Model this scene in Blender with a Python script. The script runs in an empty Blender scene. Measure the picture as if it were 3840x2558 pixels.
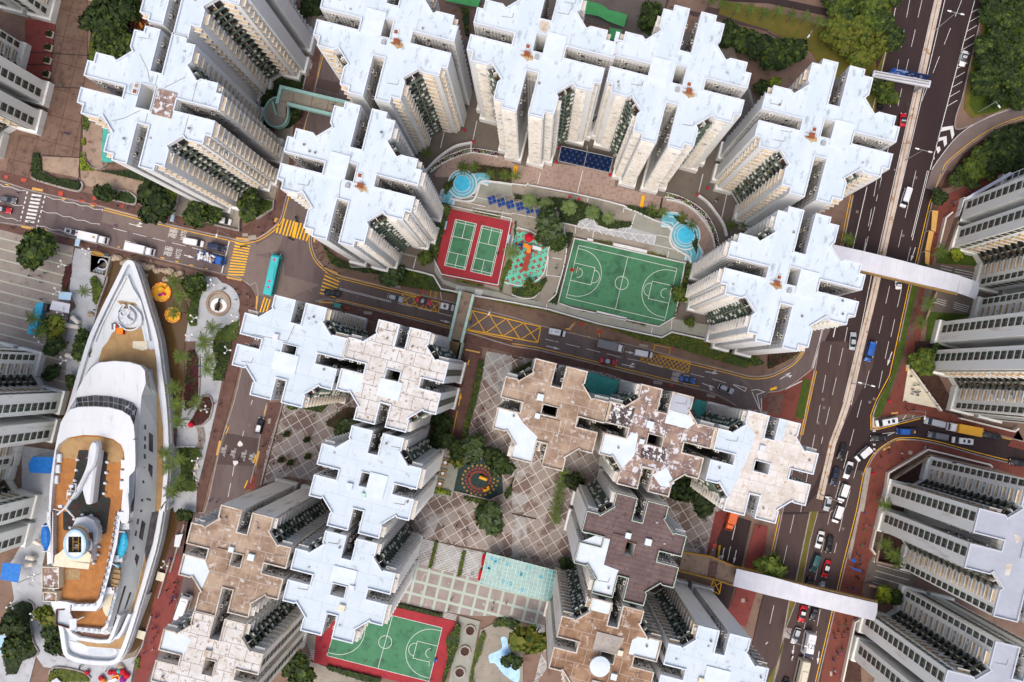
import bpy, bmesh, math, random
from mathutils import Vector, Matrix, noise
from mathutils.geometry import tessellate_polygon
random.seed(7)
SC = bpy.context.scene
COL = SC.collection
# ------------------------------------------------------------- camera
# the camera hangs HC metres up and looks straight down; NX,NY is where plumb lines meet in the photo
HC, FP, NX, NY = 225.0, 3000.0, 1997.0, 1398.0
cam = bpy.data.cameras.new('camera'); co = bpy.data.objects.new('camera', cam); COL.objects.link(co)
co.location = (0, 0, HC); co.rotation_euler = (0, 0, 0)
cam.sensor_width = 36; cam.sensor_fit = 'HORIZONTAL'; cam.lens = FP / 3840 * 36
cam.shift_x = (1920 - NX) / 3840; cam.shift_y = (NY - 1279) / 3840
cam.clip_start = 1; cam.clip_end = 3000
SC.camera = co
# ------------------------------------------------------------- world, sun, exposure (overcast)
SUN_EL, SUN_AZ = 62, 200
w = bpy.data.worlds.new('World'); SC.world = w; w.use_nodes = True
nt = w.node_tree; bg = nt.nodes['Background']
sky = nt.nodes.new('ShaderNodeTexSky'); sky.sky_type = 'NISHITA'; sky.sun_disc = False
sky.sun_elevation = math.radians(SUN_EL); sky.sun_rotation = math.radians(SUN_AZ)
sky.air_density = 0.8; sky.dust_density = 6.0; sky.ozone_density = 1.0
nt.links.new(sky.outputs[0], bg.inputs[0]); bg.inputs[1].default_value = 0.15
sd = bpy.data.lights.new('sun', 'SUN'); sd.energy = 0.6; sd.angle = math.radians(40); sd.color = (1.0, 0.93, 0.86)
so = bpy.data.objects.new('sun', sd); COL.objects.link(so); so.location = (0, 0, 300)
_a = math.radians(SUN_AZ)
_d = Vector((math.sin(_a) * math.cos(math.radians(SUN_EL)), math.cos(_a) * math.cos(math.radians(SUN_EL)), math.sin(math.radians(SUN_EL))))
so.rotation_euler = _d.to_track_quat('Z', 'Y').to_euler()
SC.view_settings.view_transform = 'Standard'; SC.view_settings.look = 'None'
SC.view_settings.gamma = 1; SC.view_settings.use_curve_mapping = False
SC.view_settings.exposure = 0.40
SC.cycles.max_bounces = 5; SC.cycles.diffuse_bounces = 2; SC.cycles.glossy_bounces = 2
SC.cycles.transparent_max_bounces = 6
# ------------------------------------------------------------- coordinates
KX = 1.0 / FP
ROWY = (0, 640, 1280, 1918)
TS = 960 / 2352.0
def P(x, y, z=0.0):
 k = KX * (HC - z)
 return Vector(((x - NX) * k, -(y - NY) * k, z))
def q(s):
 """'21 0,110 945,140 | 20 3,4' : points read off photo tiles (column,row) -> photo pixels"""
 out = []
 for seg in s.split('|'):
  it = seg.split()
  c, r = int(it[0][0]), int(it[0][1])
  for a in it[1:]:
   x, y = a.split(',')
   out.append((c * 960 + float(x) * TS, ROWY[r] + float(y) * TS))
 return out
def W(s, z=0.0):
 return [P(x, y, z) for x, y in (q(s) if isinstance(s, str) else s)]
def W1(s, z=0.0): return W(s, z)[0]
# ------------------------------------------------------------- materials
def _n(nt, t, **kw):
 n = nt.nodes.new(t)
 for k, v in kw.items(): setattr(n, k, v)
 return n
def M(name, c1, c2=None, sc=1.0, lo=.4, hi=.6, rough=.8, metal=0, c3=None, sc3=8.0, lo3=.55, hi3=.7, obj=False, stretch=None,
  brick=None, bump=0.0, rnd=0.0, emit=None, alpha=None, spec=.3):
 m = bpy.data.materials.new(name); m.use_nodes = True; nt = m.node_tree; L = nt.links
 b = nt.nodes['Principled BSDF']; b.inputs['Roughness'].default_value = rough; b.inputs['Metallic'].default_value = metal
 b.inputs['Specular IOR Level'].default_value = spec
 def rgb(c): return (c[0], c[1], c[2], 1)
 if obj: tc = _n(nt, 'ShaderNodeTexCoord').outputs['Object']
 else: tc = _n(nt, 'ShaderNodeNewGeometry').outputs['Position']
 if stretch:
  mp = _n(nt, 'ShaderNodeMapping'); L.new(tc, mp.inputs[0])
  mp.inputs['Rotation'].default_value = (0, 0, stretch[1]); mp.inputs['Scale'].default_value = stretch[0]; tcs = mp.outputs[0]
 else: tcs = tc
 cur = None
 def noi(scale, lo, hi, src, det=5.0):
  n = _n(nt, 'ShaderNodeTexNoise'); n.inputs['Scale'].default_value = scale; n.inputs['Detail'].default_value = det
  n.inputs['Roughness'].default_value = .65; L.new(src, n.inputs['Vector'])
  r = _n(nt, 'ShaderNodeMapRange'); r.inputs[1].default_value = lo; r.inputs[2].default_value = hi; L.new(n.outputs[0], r.inputs[0])
  return r.outputs[0]
 def mix(f, a, bb):
  x = _n(nt, 'ShaderNodeMix', data_type='RGBA'); L.new(f, x.inputs[0])
  if isinstance(a, tuple): x.inputs[6].default_value = rgb(a)
  else: L.new(a, x.inputs[6])
  if isinstance(bb, tuple): x.inputs[7].default_value = rgb(bb)
  else: L.new(bb, x.inputs[7])
  return x.outputs[2]
 cur = tuple(c1)
 if c2: cur = mix(noi(sc, lo, hi, tcs), cur, tuple(c2))
 if c3: cur = mix(noi(sc3, lo3, hi3, tcs, 3.0), cur, tuple(c3))
 if brick:      # (width, height, mortar, colour, offset, rot)
  mp = _n(nt, 'ShaderNodeMapping'); L.new(tc, mp.inputs[0]); mp.inputs['Rotation'].default_value = (0, 0, brick[5])
  br = _n(nt, 'ShaderNodeTexBrick'); L.new(mp.outputs[0], br.inputs[0])
  br.inputs['Scale'].default_value = 1; br.inputs['Brick Width'].default_value = brick[0]; br.inputs['Row Height'].default_value = brick[1]
  br.inputs['Mortar Size'].default_value = brick[2]; br.offset = brick[4]; br.inputs['Mortar Smooth'].default_value = .3
  br.inputs['Color1'].default_value = (1, 1, 1, 1); br.inputs['Color2'].default_value = (.82, .82, .82, 1)
  if cur and isinstance(cur, tuple):
   v = _n(nt, 'ShaderNodeRGB'); v.outputs[0].default_value = rgb(cur); cur = v.outputs[0]
  mu = _n(nt, 'ShaderNodeMix', data_type='RGBA', blend_type='MULTIPLY'); mu.inputs[0].default_value = brick[6] if len(brick) > 6 else .35
  L.new(cur, mu.inputs[6]); L.new(br.outputs['Color'], mu.inputs[7])
  cur = mix(br.outputs['Fac'], mu.outputs[2], tuple(brick[3]))
 if rnd:
  if isinstance(cur, tuple):
   v = _n(nt, 'ShaderNodeRGB'); v.outputs[0].default_value = rgb(cur); cur = v.outputs[0]
  oi = _n(nt, 'ShaderNodeObjectInfo'); hs = _n(nt, 'ShaderNodeHueSaturation'); r = _n(nt, 'ShaderNodeMapRange')
  r.inputs[3].default_value = 1 - rnd; r.inputs[4].default_value = 1 + rnd; L.new(oi.outputs['Random'], r.inputs[0])
  L.new(r.outputs[0], hs.inputs['Value']); L.new(cur, hs.inputs['Color']); cur = hs.outputs[0]
 if isinstance(cur, tuple): b.inputs['Base Color'].default_value = rgb(cur)
 else: L.new(cur, b.inputs['Base Color'])
 if bump:
  n = _n(nt, 'ShaderNodeTexNoise'); n.inputs['Scale'].default_value = 3; L.new(tcs, n.inputs['Vector'])
  bp = _n(nt, 'ShaderNodeBump'); bp.inputs['Strength'].default_value = bump; L.new(n.outputs[0], bp.inputs['Height']); L.new(bp.outputs[0], b.inputs['Normal'])
 if emit:
  b.inputs['Emission Color'].default_value = rgb(emit[0]); b.inputs['Emission Strength'].default_value = emit[1]
 if alpha is not None: b.inputs['Alpha'].default_value = alpha
 return m
TH = math.radians(14.2)          # the street grid is turned 14.2 degrees clockwise
S14 = TH
MT = {}
def mk(k, *a, **kw):
 MT[k] = M(k, *a, **kw); return MT[k]
mk('ground_paving', (.165,.106,.080), (.231,.152,.113), .12, .35, .65, c3=(.088,.046,.038), sc3=.35, lo3=.55, hi3=.8)
mk('asphalt', (.128,.096,.093), (.162,.127,.119), .10, .35, .65, c3=(.094,.068,.065), sc3=.5, lo3=.52, hi3=.78, stretch=((1,.25,1), -TH))
mk('asphalt_dark', (.034,.020,.021), (.047,.029,.029), .10, .35, .65, c3=(.023,.013,.013), sc3=.4, lo3=.5, hi3=.8, stretch=((1,.2,1), -.22))
mk('asphalt_mid', (.068,.045,.042), (.089,.059,.054), .10, .35, .65, c3=(.046,.028,.028), sc3=.4, lo3=.5, hi3=.8, stretch=((1,.2,1), -.22))
mk('asphalt_patch', (.174,.133,.121), (.201,.160,.140), .3, .35, .65)
mk('asphalt_patch_dark', (.079,.055,.052), (.095,.069,.061), .3, .35, .65)
mk('pavers_brown', (.127,.063,.050), (.167,.092,.073), .25, .35, .65, c3=(.061,.032,.026), sc3=.7, lo3=.5, hi3=.75, brick=(.6,.3,.03,(.091,.051,.043),.5,TH,.3))
mk('pavers_red', (.22,.060,.040), (.17,.05,.035), .15, .35, .65, c3=(.09,.03,.025), sc3=.5, lo3=.52, hi3=.8, brick=(.8,.4,.03,(.12,.04,.03),.5,TH,.3))
mk('pavers_deep_red', (.24,.055,.045), (.19,.045,.04), .15, .35, .65, c3=(.12,.035,.03), sc3=.5, lo3=.52, hi3=.8)
mk('plaza_brown', (.152,.097,.073), (.202,.133,.100), .2, .35, .65, c3=(.091,.055,.043), sc3=.6, lo3=.5, hi3=.75, brick=(5.2,7.4,.12,(.111,.055,.039),0,TH,.3))
mk('tan_concrete', (.370,.280,.207), (.280,.202,.151), .18, .35, .65, c3=(.146,.106,.084), sc3=.5, lo3=.52, hi3=.72)
mk('driveway', (.302,.218,.185), (.381,.291,.241), .12, .35, .65, c3=(.190,.129,.112), sc3=1.2, lo3=.5, hi3=.72)
mk('podium_grey', (.254,.229,.192), (.323,.293,.241), .2, .35, .65, c3=(.169,.150,.126), sc3=.6, lo3=.55, hi3=.8)
mk('podium_dark', (.130,.112,.097), (.161,.137,.115), .2, .35, .65, c3=(.099,.080,.070), sc3=.6, lo3=.55, hi3=.8)
mk('courtyard_sage', (.27,.285,.245), (.33,.335,.29), .2, .35, .65, c3=(.20,.20,.17), sc3=.7, lo3=.55, hi3=.8)
mk('grid_paving', (.263,.218,.196), (.336,.302,.280), .10, .35, .65, c3=(.179,.129,.112), sc3=.18, lo3=.5, hi3=.56, brick=(2.75,2.75,.09,(.627,.605,.549),0,TH+math.radians(45),.35))
mk('grid_paving_light', (.38,.38,.37), (.33,.33,.32), .10, .35, .65, c3=(.24,.2,.18), sc3=.22, lo3=.5, hi3=.6, brick=(2.75,2.75,.08,(.6,.6,.57),0,TH+math.radians(45),.3))
mk('stripe_paving', (.336,.297,.263), (.269,.235,.207), .15, .35, .65, c3=(.190,.146,.123), sc3=.5, lo3=.55, hi3=.75, brick=(90,2.9,.22,(.448,.470,.370),0,TH,.4))
mk('square_paving', (.34,.29,.27), (.28,.23,.215), .25, .4, .6, c3=(.45,.43,.42), sc3=.5, lo3=.6, hi3=.7, brick=(3.6,3.6,.42,(.42,.50,.44),0,TH,.3))
mk('pale_concrete', (.46,.49,.52), (.39,.41,.43), .2, .35, .65, c3=(.31,.30,.30), sc3=.5, lo3=.55, hi3=.75)
mk('concrete', (.40,.37,.33), (.31,.28,.24), .3, .35, .65, c3=(.2,.17,.14), sc3=1.5, lo3=.55, hi3=.75)
mk('kerb_stone', (.36,.33,.31), (.26,.22,.2), .6, .35, .65)
mk('white_kerb', (.70,.72,.73), (.58,.58,.56), .6, .4, .7)
mk('median_concrete', (.62,.54,.46), (.50,.42,.35), .25, .35, .65, c3=(.36,.19,.08), sc3=.6, lo3=.56, hi3=.68)
mk('road_white', (.74,.74,.72), (.60,.58,.56), 1.2, .45, .75)
mk('road_yellow', (.95,.52,.02), (.80,.42,.04), 1.2, .45, .75)
mk('road_red', (.48,.08,.05), (.33,.07,.05), 1.2, .4, .7)
mk('tactile_yellow', (.72,.42,.10), (.58,.32,.1), 1, .4, .7, brick=(.5,.5,.05,(.5,.3,.1),0,TH,.3))
mk('court_green', (.055,.192,.096), (.072,.224,.120), .15, .35, .65, c3=(.034,.104,.060), sc3=.35, lo3=.50, hi3=.72)
mk('court_red', (.361,.032,.041), (.302,.028,.038), .2, .35, .65, c3=(.227,.024,.034), sc3=.5, lo3=.55, hi3=.75)
mk('court_dark', (.03,.11,.06), (.04,.14,.08), .2, .35, .65)
mk('court_line', (.82,.84,.84))
mk('play_turquoise', (.12,.52,.38), (.14,.58,.42), .5, .4, .6)
mk('play_red', (.34,.055,.035))
mk('play_dark', (.02,.045,.045), (.03,.06,.055), 1, .4, .6)
mk('soil', (.045,.022,.018), (.07,.035,.022), 1, .4, .6)
mk('grass', (.046,.081,.007), (.068,.105,.009), .5, .35, .65, c3=(.022,.043,.006), sc3=2, lo3=.5, hi3=.7)
mk('dry_grass', (.15,.13,.02), (.09,.10,.015), .5, .35, .65, c3=(.22,.12,.03), sc3=1, lo3=.52, hi3=.7)
mk('water', (.085,.045,.012), (.10,.058,.02), .15, .35, .65, rough=.12, spec=.5)
mk('pool_blue', (.05,.48,.74), (.08,.56,.80), 1, .4, .6, rough=.2)
mk('pool_pale', (.26,.50,.80), (.36,.62,.88), .5, .4, .6, rough=.3)
mk('pool_step', (.10,.36,.46), (.16,.44,.54), 1, .4, .6)
mk('pool_step_pale', (.27,.56,.68), (.34,.62,.72), 1, .4, .6)
mk('wall_white', (.838,.847,.828), (.770,.781,.764), .15, .35, .65, c3=(.635,.616,.584), sc3=.5, lo3=.58, hi3=.8, stretch=((1,1,.15),0))
mk('wall_stained', (.816,.792,.733), (.725,.682,.605), .15, .35, .65, c3=(.453,.363,.265), sc3=.6, lo3=.56, hi3=.75, stretch=((1,1,.15),0))
mk('wall_grey', (.838,.866,.802), (.920,.920,.865), .15, .35, .65, c3=(.670,.626,.539), sc3=.6, lo3=.56, hi3=.75, stretch=((1,1,.15),0))
mk('roof_white', (.601,.683,.730), (.543,.632,.690), .25, .4, .62, c3=(.330,.388,.440), sc3=.7, lo3=.57, hi3=.74, obj=True, stretch=((1,.45,1),0))
mk('roof_panel_white', (.640,.714,.750), (.582,.663,.710), .4, .4, .6, obj=True)
mk('roof_plain', (.563,.643,.700), (.524,.612,.670), .2, .4, .6, obj=True, brick=(5.6,4.4,.05,(.427,.490,.530),.5,0,.1), c3=(.369,.418,.450), sc3=.6, lo3=.60, hi3=.75)
mk('roof_speckled', (.64,.64,.63), (.56,.54,.50), .35, .4, .6, c3=(.30,.22,.15), sc3=1.1, lo3=.56, hi3=.68, obj=True, brick=(3.9,3.3,.07,(.24,.20,.17),.5,0,.2))
mk('roof_cream', (.670,.649,.614), (.562,.517,.460), .35, .4, .6, c3=(.410,.308,.189), sc3=.9, lo3=.58, hi3=.7, obj=True, brick=(3.9,3.5,.06,(.454,.396,.354),.5,0,.2))
mk('roof_brown', (.25,.17,.115), (.40,.30,.215), .22, .42, .58, c3=(.60,.57,.54), sc3=.55, lo3=.58, hi3=.70, obj=True, brick=(4.2,3.6,.06,(.46,.41,.37),.5,0,.3))
mk('roof_rust', (.21,.12,.07), (.35,.225,.14), .25, .42, .58, c3=(.54,.48,.42), sc3=.6, lo3=.58, hi3=.72, obj=True, brick=(4.2,3.6,.06,(.44,.37,.31),.5,0,.3))
mk('roof_patchy', (.22,.15,.13), (.34,.24,.18), .25, .45, .55, c3=(.60,.60,.62), sc3=.75, lo3=.53, hi3=.57, obj=True, brick=(3.8,4.2,.07,(.13,.1,.09),.5,0,.4))
mk('roof_black', (.06,.045,.045), (.12,.095,.09), .3, .45, .55, c3=(.70,.70,.70), sc3=.9, lo3=.52, hi3=.56, obj=True, brick=(2.2,2.6,.06,(.08,.06,.06),.5,0,.4))
mk('roof_bitumen', (.13,.088,.085), (.17,.12,.115), .25, .4, .6, c3=(.085,.055,.055), sc3=.9, lo3=.55, hi3=.7, obj=True, brick=(6.0,1.05,.06,(.085,.055,.05),.5,0,.4))
mk('roof_grey', (.40,.43,.49), (.36,.39,.45), .25, .4, .6, c3=(.36,.33,.32), sc3=.5, lo3=.62, hi3=.74, obj=True)
mk('parapet_white', (.66,.71,.76), (.58,.63,.68), .6, .4, .7)
mk('parapet_worn', (.60,.57,.52), (.42,.34,.26), .5, .4, .65)
mk('parapet_grey', (.50,.53,.58))
mk('rail_mint', (.45,.66,.56))
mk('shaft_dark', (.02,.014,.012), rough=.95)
mk('shaft_wall', (.076,.057,.053), (.119,.098,.094), .5, .4, .6)
mk('slot_wall', (.510,.492,.436), (.383,.344,.287), .5, .4, .65)
mk('ledge_beige', (.592,.495,.351), (.469,.349,.216), .7, .45, .65, c3=(.255,.155,.090), sc3=2.2, lo3=.58, hi3=.72)
mk('ledge_tan', (.50,.38,.22), (.36,.23,.12), .5, .42, .62, c3=(.15,.09,.05), sc3=2.0, lo3=.56, hi3=.7)
mk('ledge_pale', (.66,.63,.56), (.54,.46,.36), .7, .45, .65, c3=(.3,.22,.16), sc3=2.2, lo3=.62, hi3=.76)
mk('pane_dark', (.035,.035,.033), (.07,.07,.065), 1.5, .4, .6, rough=.3)
mk('pane_green', (.05,.095,.06), (.02,.04,.03), 1.1, .4, .6, rough=.4)
mk('frame_white', (.62,.63,.61))
mk('frame_beige', (.55,.47,.33))
mk('frame_brown', (.17,.09,.07))
mk('balcony_green', (.104,.143,.111), (.072,.109,.081), .8, .4, .6)
mk('balcony_dark', (.075,.098,.070), (.053,.053,.042), .8, .4, .6)
mk('ac_white', (.64,.64,.60), (.5,.47,.4), 2, .4, .6, rnd=.12)
mk('pipe_grey', (.297,.271,.246), (.170,.139,.123), 1, .4, .6)
mk('rust', (.240,.052,.025), (.288,.114,.040), 2, .4, .6)
mk('steel_white', (.72,.74,.75))
mk('steel_grey', (.36,.37,.38))
mk('iron_dark', (.03,.028,.028))
mk('gold', (.385,.227,.048))
mk('mint_paint', (.332,.558,.527), (.285,.492,.459), 1, .4, .6)
mk('mint_pale', (.52,.72,.62), (.44,.64,.54), 1, .4, .6)
mk('canopy_green', (.07,.33,.10), (.08,.38,.13), .5, .4, .6)
mk('canopy_teal', (.06,.36,.31), (.09,.42,.36), .3, .4, .6, c3=(.03,.2,.17), sc3=1, lo3=.55, hi3=.75)
mk('canopy_navy', (.005,.011,.035), (.006,.018,.063), .8, .4, .6, rough=.8, spec=.1)
mk('canopy_blue', (.010,.056,.247), (.016,.080,.315), 2, .4, .6, rough=.4)
mk('canopy_white', (.66,.68,.74), (.6,.62,.69), .3, .4, .6)
mk('sign_blue', (.01,.09,.42)); mk('sign_navy', (.01,.03,.12))
mk('bark', (.13,.095,.065), (.08,.055,.04), 3, .4, .6)
mk('palm_bark', (.27,.22,.17), (.18,.14,.1), 3, .4, .6)
for k, a, b in (('leaf_dark', (.009,.022,.005), (.024,.041,.008)), ('leaf_mid', (.024,.050,.008), (.048,.078,.012)),
    ('leaf_light', (.063,.098,.009), (.101,.133,.015)), ('leaf_olive', (.15,.15,.012), (.10,.11,.014)),
    ('leaf_grey', (.045,.075,.035), (.075,.11,.05)), ('leaf_palm', (.040,.091,.011), (.086,.140,.028)),
    ('leaf_fan', (.12,.21,.085), (.20,.29,.12)), ('leaf_lime', (.25,.30,.015), (.18,.25,.015)), ('leaf_maroon', (.07,.008,.012), (.04,.006,.01))):
 mk(k, a, b, .8, .4, .6, rnd=.18, rough=.7)
mk('ship_white', (.66,.70,.74), (.60,.64,.68), .15, .4, .6, rough=.5, c3=(.46,.48,.49), sc3=.6, lo3=.60, hi3=.8, stretch=((1,.2,.3),0))
mk('ship_side', (.650,.694,.706), (.594,.638,.638), .2, .4, .65, rough=.6)
mk('ship_grey', (.500,.561,.624), (.575,.634,.684), .2, .4, .6)
mk('ship_glass', (.05,.042,.052), (.10,.085,.09), .4, .4, .6, rough=.15, spec=.6)
mk('teak_orange', (.424,.190,.059), (.348,.147,.046), .5, .4, .6, c3=(.273,.104,.033), sc3=.9, lo3=.58, hi3=.75)
mk('teak_tan', (.414,.276,.127), (.342,.212,.098), .3, .4, .6, c3=(.270,.166,.078), sc3=.5, lo3=.55, hi3=.75)
mk('carpet', (.022,.026,.024), (.035,.042,.036), 1, .4, .6)
mk('carpet_red', (.08,.012,.016))
mk('boat_blue', (.01,.14,.50), (.012,.18,.58), 1, .4, .6, rough=.4)
mk('boat_cyan', (.02,.36,.58), (.03,.42,.64), 1, .4, .6, rough=.4)
mk('wood_tan', (.40,.29,.16), (.3,.2,.1), 2, .4, .6)
mk('ring_blue', (.36,.56,.72), (.42,.62,.78), 1, .4, .6)
mk('gold_paint', (.72,.42,.03)); mk('navy_paint', (.03,.045,.14))
mk('cream', (.72,.68,.54), (.66,.61,.46), 1, .4, .6)
mk('vent_cream', (.72,.68,.60))
mk('glass_mint', (.117,.283,.290), (.163,.337,.351), .3, .4, .6, rough=.15, spec=.6, c3=(.072,.196,.218), sc3=.25, lo3=.55, hi3=.66)
mk('tyre', (.012,.012,.012), rough=.9); mk('car_glass', (.02,.024,.03), rough=.1, spec=.6)
mk('lamp_white', (.85,.85,.82)); mk('lamp_red', (.45,.01,.01))
for k, c in dict(white=(.74,.76,.78), silver=(.42,.45,.49), black=(.013,.013,.016), navy=(.013,.022,.06), grey=(.12,.13,.15), red=(.50,.008,.022),
     blue=(.01,.10,.42), teal=(.01,.085,.10), cyan=(.04,.50,.52), orange=(.75,.13,.015), yellow=(.80,.40,.01), cream=(.60,.56,.44)).items():
 mk('paint_' + k, c, rough=.28, spec=.5)
for k, c in dict(black=(.012,.012,.014), white=(.6,.6,.6), red=(.40,.02,.04), blue=(.02,.09,.35), pink=(.5,.2,.28), yellow=(.6,.4,.03), grey=(.14,.14,.15), green=(.05,.25,.09), purple=(.16,.04,.25)).items():
 mk('cloth_' + k, c)
mk('skin', (.45,.26,.17)); mk('hair', (.012,.009,.008))
mk('rock', (.34,.26,.18), (.45,.37,.28), .8, .4, .6, c3=(.15,.11,.08), sc3=1.5, lo3=.55, hi3=.7)
mk('fest_red', (.55,.01,.03)); mk('fest_yellow', (.75,.42,.03)); mk('fest_orange', (.78,.20,.02), (.78,.3,.03), 1, .4, .6); mk('fest_purple', (.25,.02,.25)); mk('fest_pink', (.70,.02,.2)); mk('fest_teal', (.02,.45,.42))
# ------------------------------------------------------------- mesh builder
class MB:
 def __init__(s): s.v = []; s.f = []; s.m = []; s.mi = 0
 def add(s, vs, fs, mi=None):
  o = len(s.v); s.v += [tuple(v) for v in vs]; s.f += [tuple(o + i for i in f) for f in fs]
  s.m += [s.mi if mi is None else mi] * len(fs); return s
 def box(s, x0, x1, y0, y1, z0, z1, mi=None, mtx=None):
  vs = [Vector(v) for v in ((x0,y0,z0),(x1,y0,z0),(x1,y1,z0),(x0,y1,z0),(x0,y0,z1),(x1,y0,z1),(x1,y1,z1),(x0,y1,z1))]
  if mtx: vs = [mtx @ v for v in vs]
  return s.add(vs, ((3,2,1,0),(4,5,6,7),(0,1,5,4),(1,2,6,5),(2,3,7,6),(3,0,4,7)), mi)
 def bar(s, a, b, r, mi=None, n=6, r2=None, cap=True):
  a, b = Vector(a), Vector(b); d = (b - a)
  if d.length < 1e-6: return s
  d.normalize(); u = d.orthogonal().normalized(); w_ = d.cross(u); r2 = r if r2 is None else r2
  vs = [a + (u * math.cos(t) + w_ * math.sin(t)) * r for t in (2*math.pi*i/n for i in range(n))] + \
    [b + (u * math.cos(t) + w_ * math.sin(t)) * r2 for t in (2*math.pi*i/n for i in range(n))]
  fs = [(i, (i+1) % n, n + (i+1) % n, n + i) for i in range(n)]
  if cap: fs += [tuple(range(n))[::-1], tuple(range(n, 2*n))]
  return s.add(vs, fs, mi)
 def lathe(s, prof, c=(0,0,0), n=16, mi=None, sx=1, sy=1, rot=0):
  c = Vector(c); vs = []; k = len(prof)
  for i in range(n):
   t = 2*math.pi*i/n; x, y = math.cos(t)*sx, math.sin(t)*sy
   x, y = x*math.cos(rot)-y*math.sin(rot), x*math.sin(rot)+y*math.cos(rot)
   vs += [(c.x + r*x, c.y + r*y, c.z + z) for r, z in prof]
  fs = [(i*k+j, ((i+1) % n)*k+j, ((i+1) % n)*k+j+1, i*k+j+1) for i in range(n) for j in range(k-1)]
  if prof[-1][0] > 1e-4 and (len(prof) < 3 or prof[0][0] < .05): fs.append(tuple(i*k+k-1 for i in range(n)))
  if prof[0][0] > 1e-4: fs.append(tuple(i*k for i in range(n))[::-1])
  return s.add(vs, fs, mi)
 def prism(s, pts, z0, z1, mi=None, holes=(), side_mi=None, pts0=None, bottom=False):
  """pts: list of 2-vectors; top face at z1, sides down to z0 (pts0: outline at z0)"""
  loops = [[Vector((p[0], p[1], 0)) for p in pts]] + [[Vector((p[0], p[1], 0)) for p in h] for h in holes]
  flat = [p for l in loops for p in l]; tri = tessellate_polygon(loops)
  o = len(s.v); s.v += [(p.x, p.y, z1) for p in flat]
  for t in tri:
   a, b, c = (flat[i] for i in t)
   if (b - a).cross(c - a).z < 0: t = t[::-1]
   s.f.append(tuple(o + i for i in t)); s.m.append(s.mi if mi is None else mi)
  smi = side_mi if side_mi is not None else (s.mi if mi is None else mi)
  if abs(z1 - z0) > 1e-6:
   for li, l in enumerate(loops):
    area = sum(l[i].x*l[(i+1) % len(l)].y - l[(i+1) % len(l)].x*l[i].y for i in range(len(l)))
    ccw = (area > 0) == (li == 0)
    lo = [Vector((p[0], p[1], 0)) for p in pts0] if (pts0 is not None and li == 0) else l
    n = len(l); o2 = len(s.v); s.v += [(p.x, p.y, z0) for p in lo] + [(p.x, p.y, z1) for p in l]
    for i in range(n):
     j = (i+1) % n; f = (o2+i, o2+j, o2+n+j, o2+n+i)
     s.f.append(f if ccw else f[::-1]); s.m.append(smi)
  return s
 def ribbon(s, pts, wd, z=None, mi=None, closed=False):
  pts = [Vector(p) for p in pts]; n = len(pts); L = []; R = []
  for i, p in enumerate(pts):
   a = pts[(i-1) % n] if (i > 0 or closed) else p; b = pts[(i+1) % n] if (i < n-1 or closed) else p
   d1 = Vector((p.x-a.x, p.y-a.y)); d2 = Vector((b.x-p.x, b.y-p.y))
   d1 = d1.normalized() if d1.length > 1e-6 else d2.normalized(); d2 = d2.normalized() if d2.length > 1e-6 else d1
   t = (d1 + d2); t = t.normalized() if t.length > 1e-6 else d1
   c = max(.4, t.dot(d1)); nx, ny = -t.y * wd / 2 / c, t.x * wd / 2 / c; zz = p.z if z is None else z
   L.append((p.x + nx, p.y + ny, zz)); R.append((p.x - nx, p.y - ny, zz))
  m = n if closed else n - 1
  return s.add(L + R, [(n + i, n + (i+1) % n, (i+1) % n, i) for i in range(m)], mi)
 def wall(s, pts, wd, z0, z1, mi=None, closed=False):
  t = MB(); t.ribbon(pts, wd, 0, closed=closed); n = len(pts); L, R = t.v[:n], t.v[n:]
  if closed:
   o = len(s.v); s.v += [(x,y,z1) for x,y,_ in L] + [(x,y,z1) for x,y,_ in R] + [(x,y,z0) for x,y,_ in L] + [(x,y,z0) for x,y,_ in R]
   for i in range(n):
    j = (i+1) % n
    for f in ((n+i, n+j, j, i), (2*n+i, i, j, 2*n+j), (n+i, 3*n+i, 3*n+j, n+j)): s.f.append(tuple(o+k for k in f)); s.m.append(s.mi if mi is None else mi)
   return s
  return s.prism([p[:2] for p in L] + [p[:2] for p in R[::-1]], z0, z1, mi)
 def blob(s, c, r, mi=None, n=8, k=5, sx=1, sy=1, sz=1, seed=0, amp=0.0):
  prof = [(math.sin(math.pi*i/k), -math.cos(math.pi*i/k)) for i in range(k+1)]
  c = Vector(c); o = len(s.v); rg = random.Random(seed); vs = []
  for i in range(n):
   t = 2*math.pi*i/n
   for pr, pz in prof:
    g = 1 + (rg.random()-.5)*amp*2 if 0.01 < pr else 1
    vs.append((c.x + r*g*pr*math.cos(t)*sx, c.y + r*g*pr*math.sin(t)*sy, c.z + r*g*pz*sz))
  kk = k+1
  fs = [(i*kk+j, ((i+1) % n)*kk+j, ((i+1) % n)*kk+j+1, i*kk+j+1) for i in range(n) for j in range(k)]
  return s.add(vs, fs, mi)
 def mesh(s, name, mats, smooth=False):
  me = bpy.data.meshes.new(name); me.from_pydata(s.v, [], s.f)
  for m in (mats if isinstance(mats, (list, tuple)) else [mats]): me.materials.append(MT[m] if isinstance(m, str) else m)
  me.polygons.foreach_set('material_index', s.m)
  if smooth: me.polygons.foreach_set('use_smooth', [True]*len(s.f))
  me.update(); return me
def link(name, me, parent=None, loc=(0,0,0), rz=0.0, sc=None):
 o = bpy.data.objects.new(name, me); COL.objects.link(o); o.location = loc; o.rotation_euler = (0, 0, rz)
 if sc is not None: o.scale = sc if hasattr(sc, '__len__') else (sc, sc, sc)
 if parent is not None: o.parent = parent
 return o
def tag(o, label=None, cat=None, group=None, kind=None):
 if label: o['label'] = label
 if cat: o['category'] = cat
 if group: o['group'] = group
 if kind: o['kind'] = kind
 return o
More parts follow.
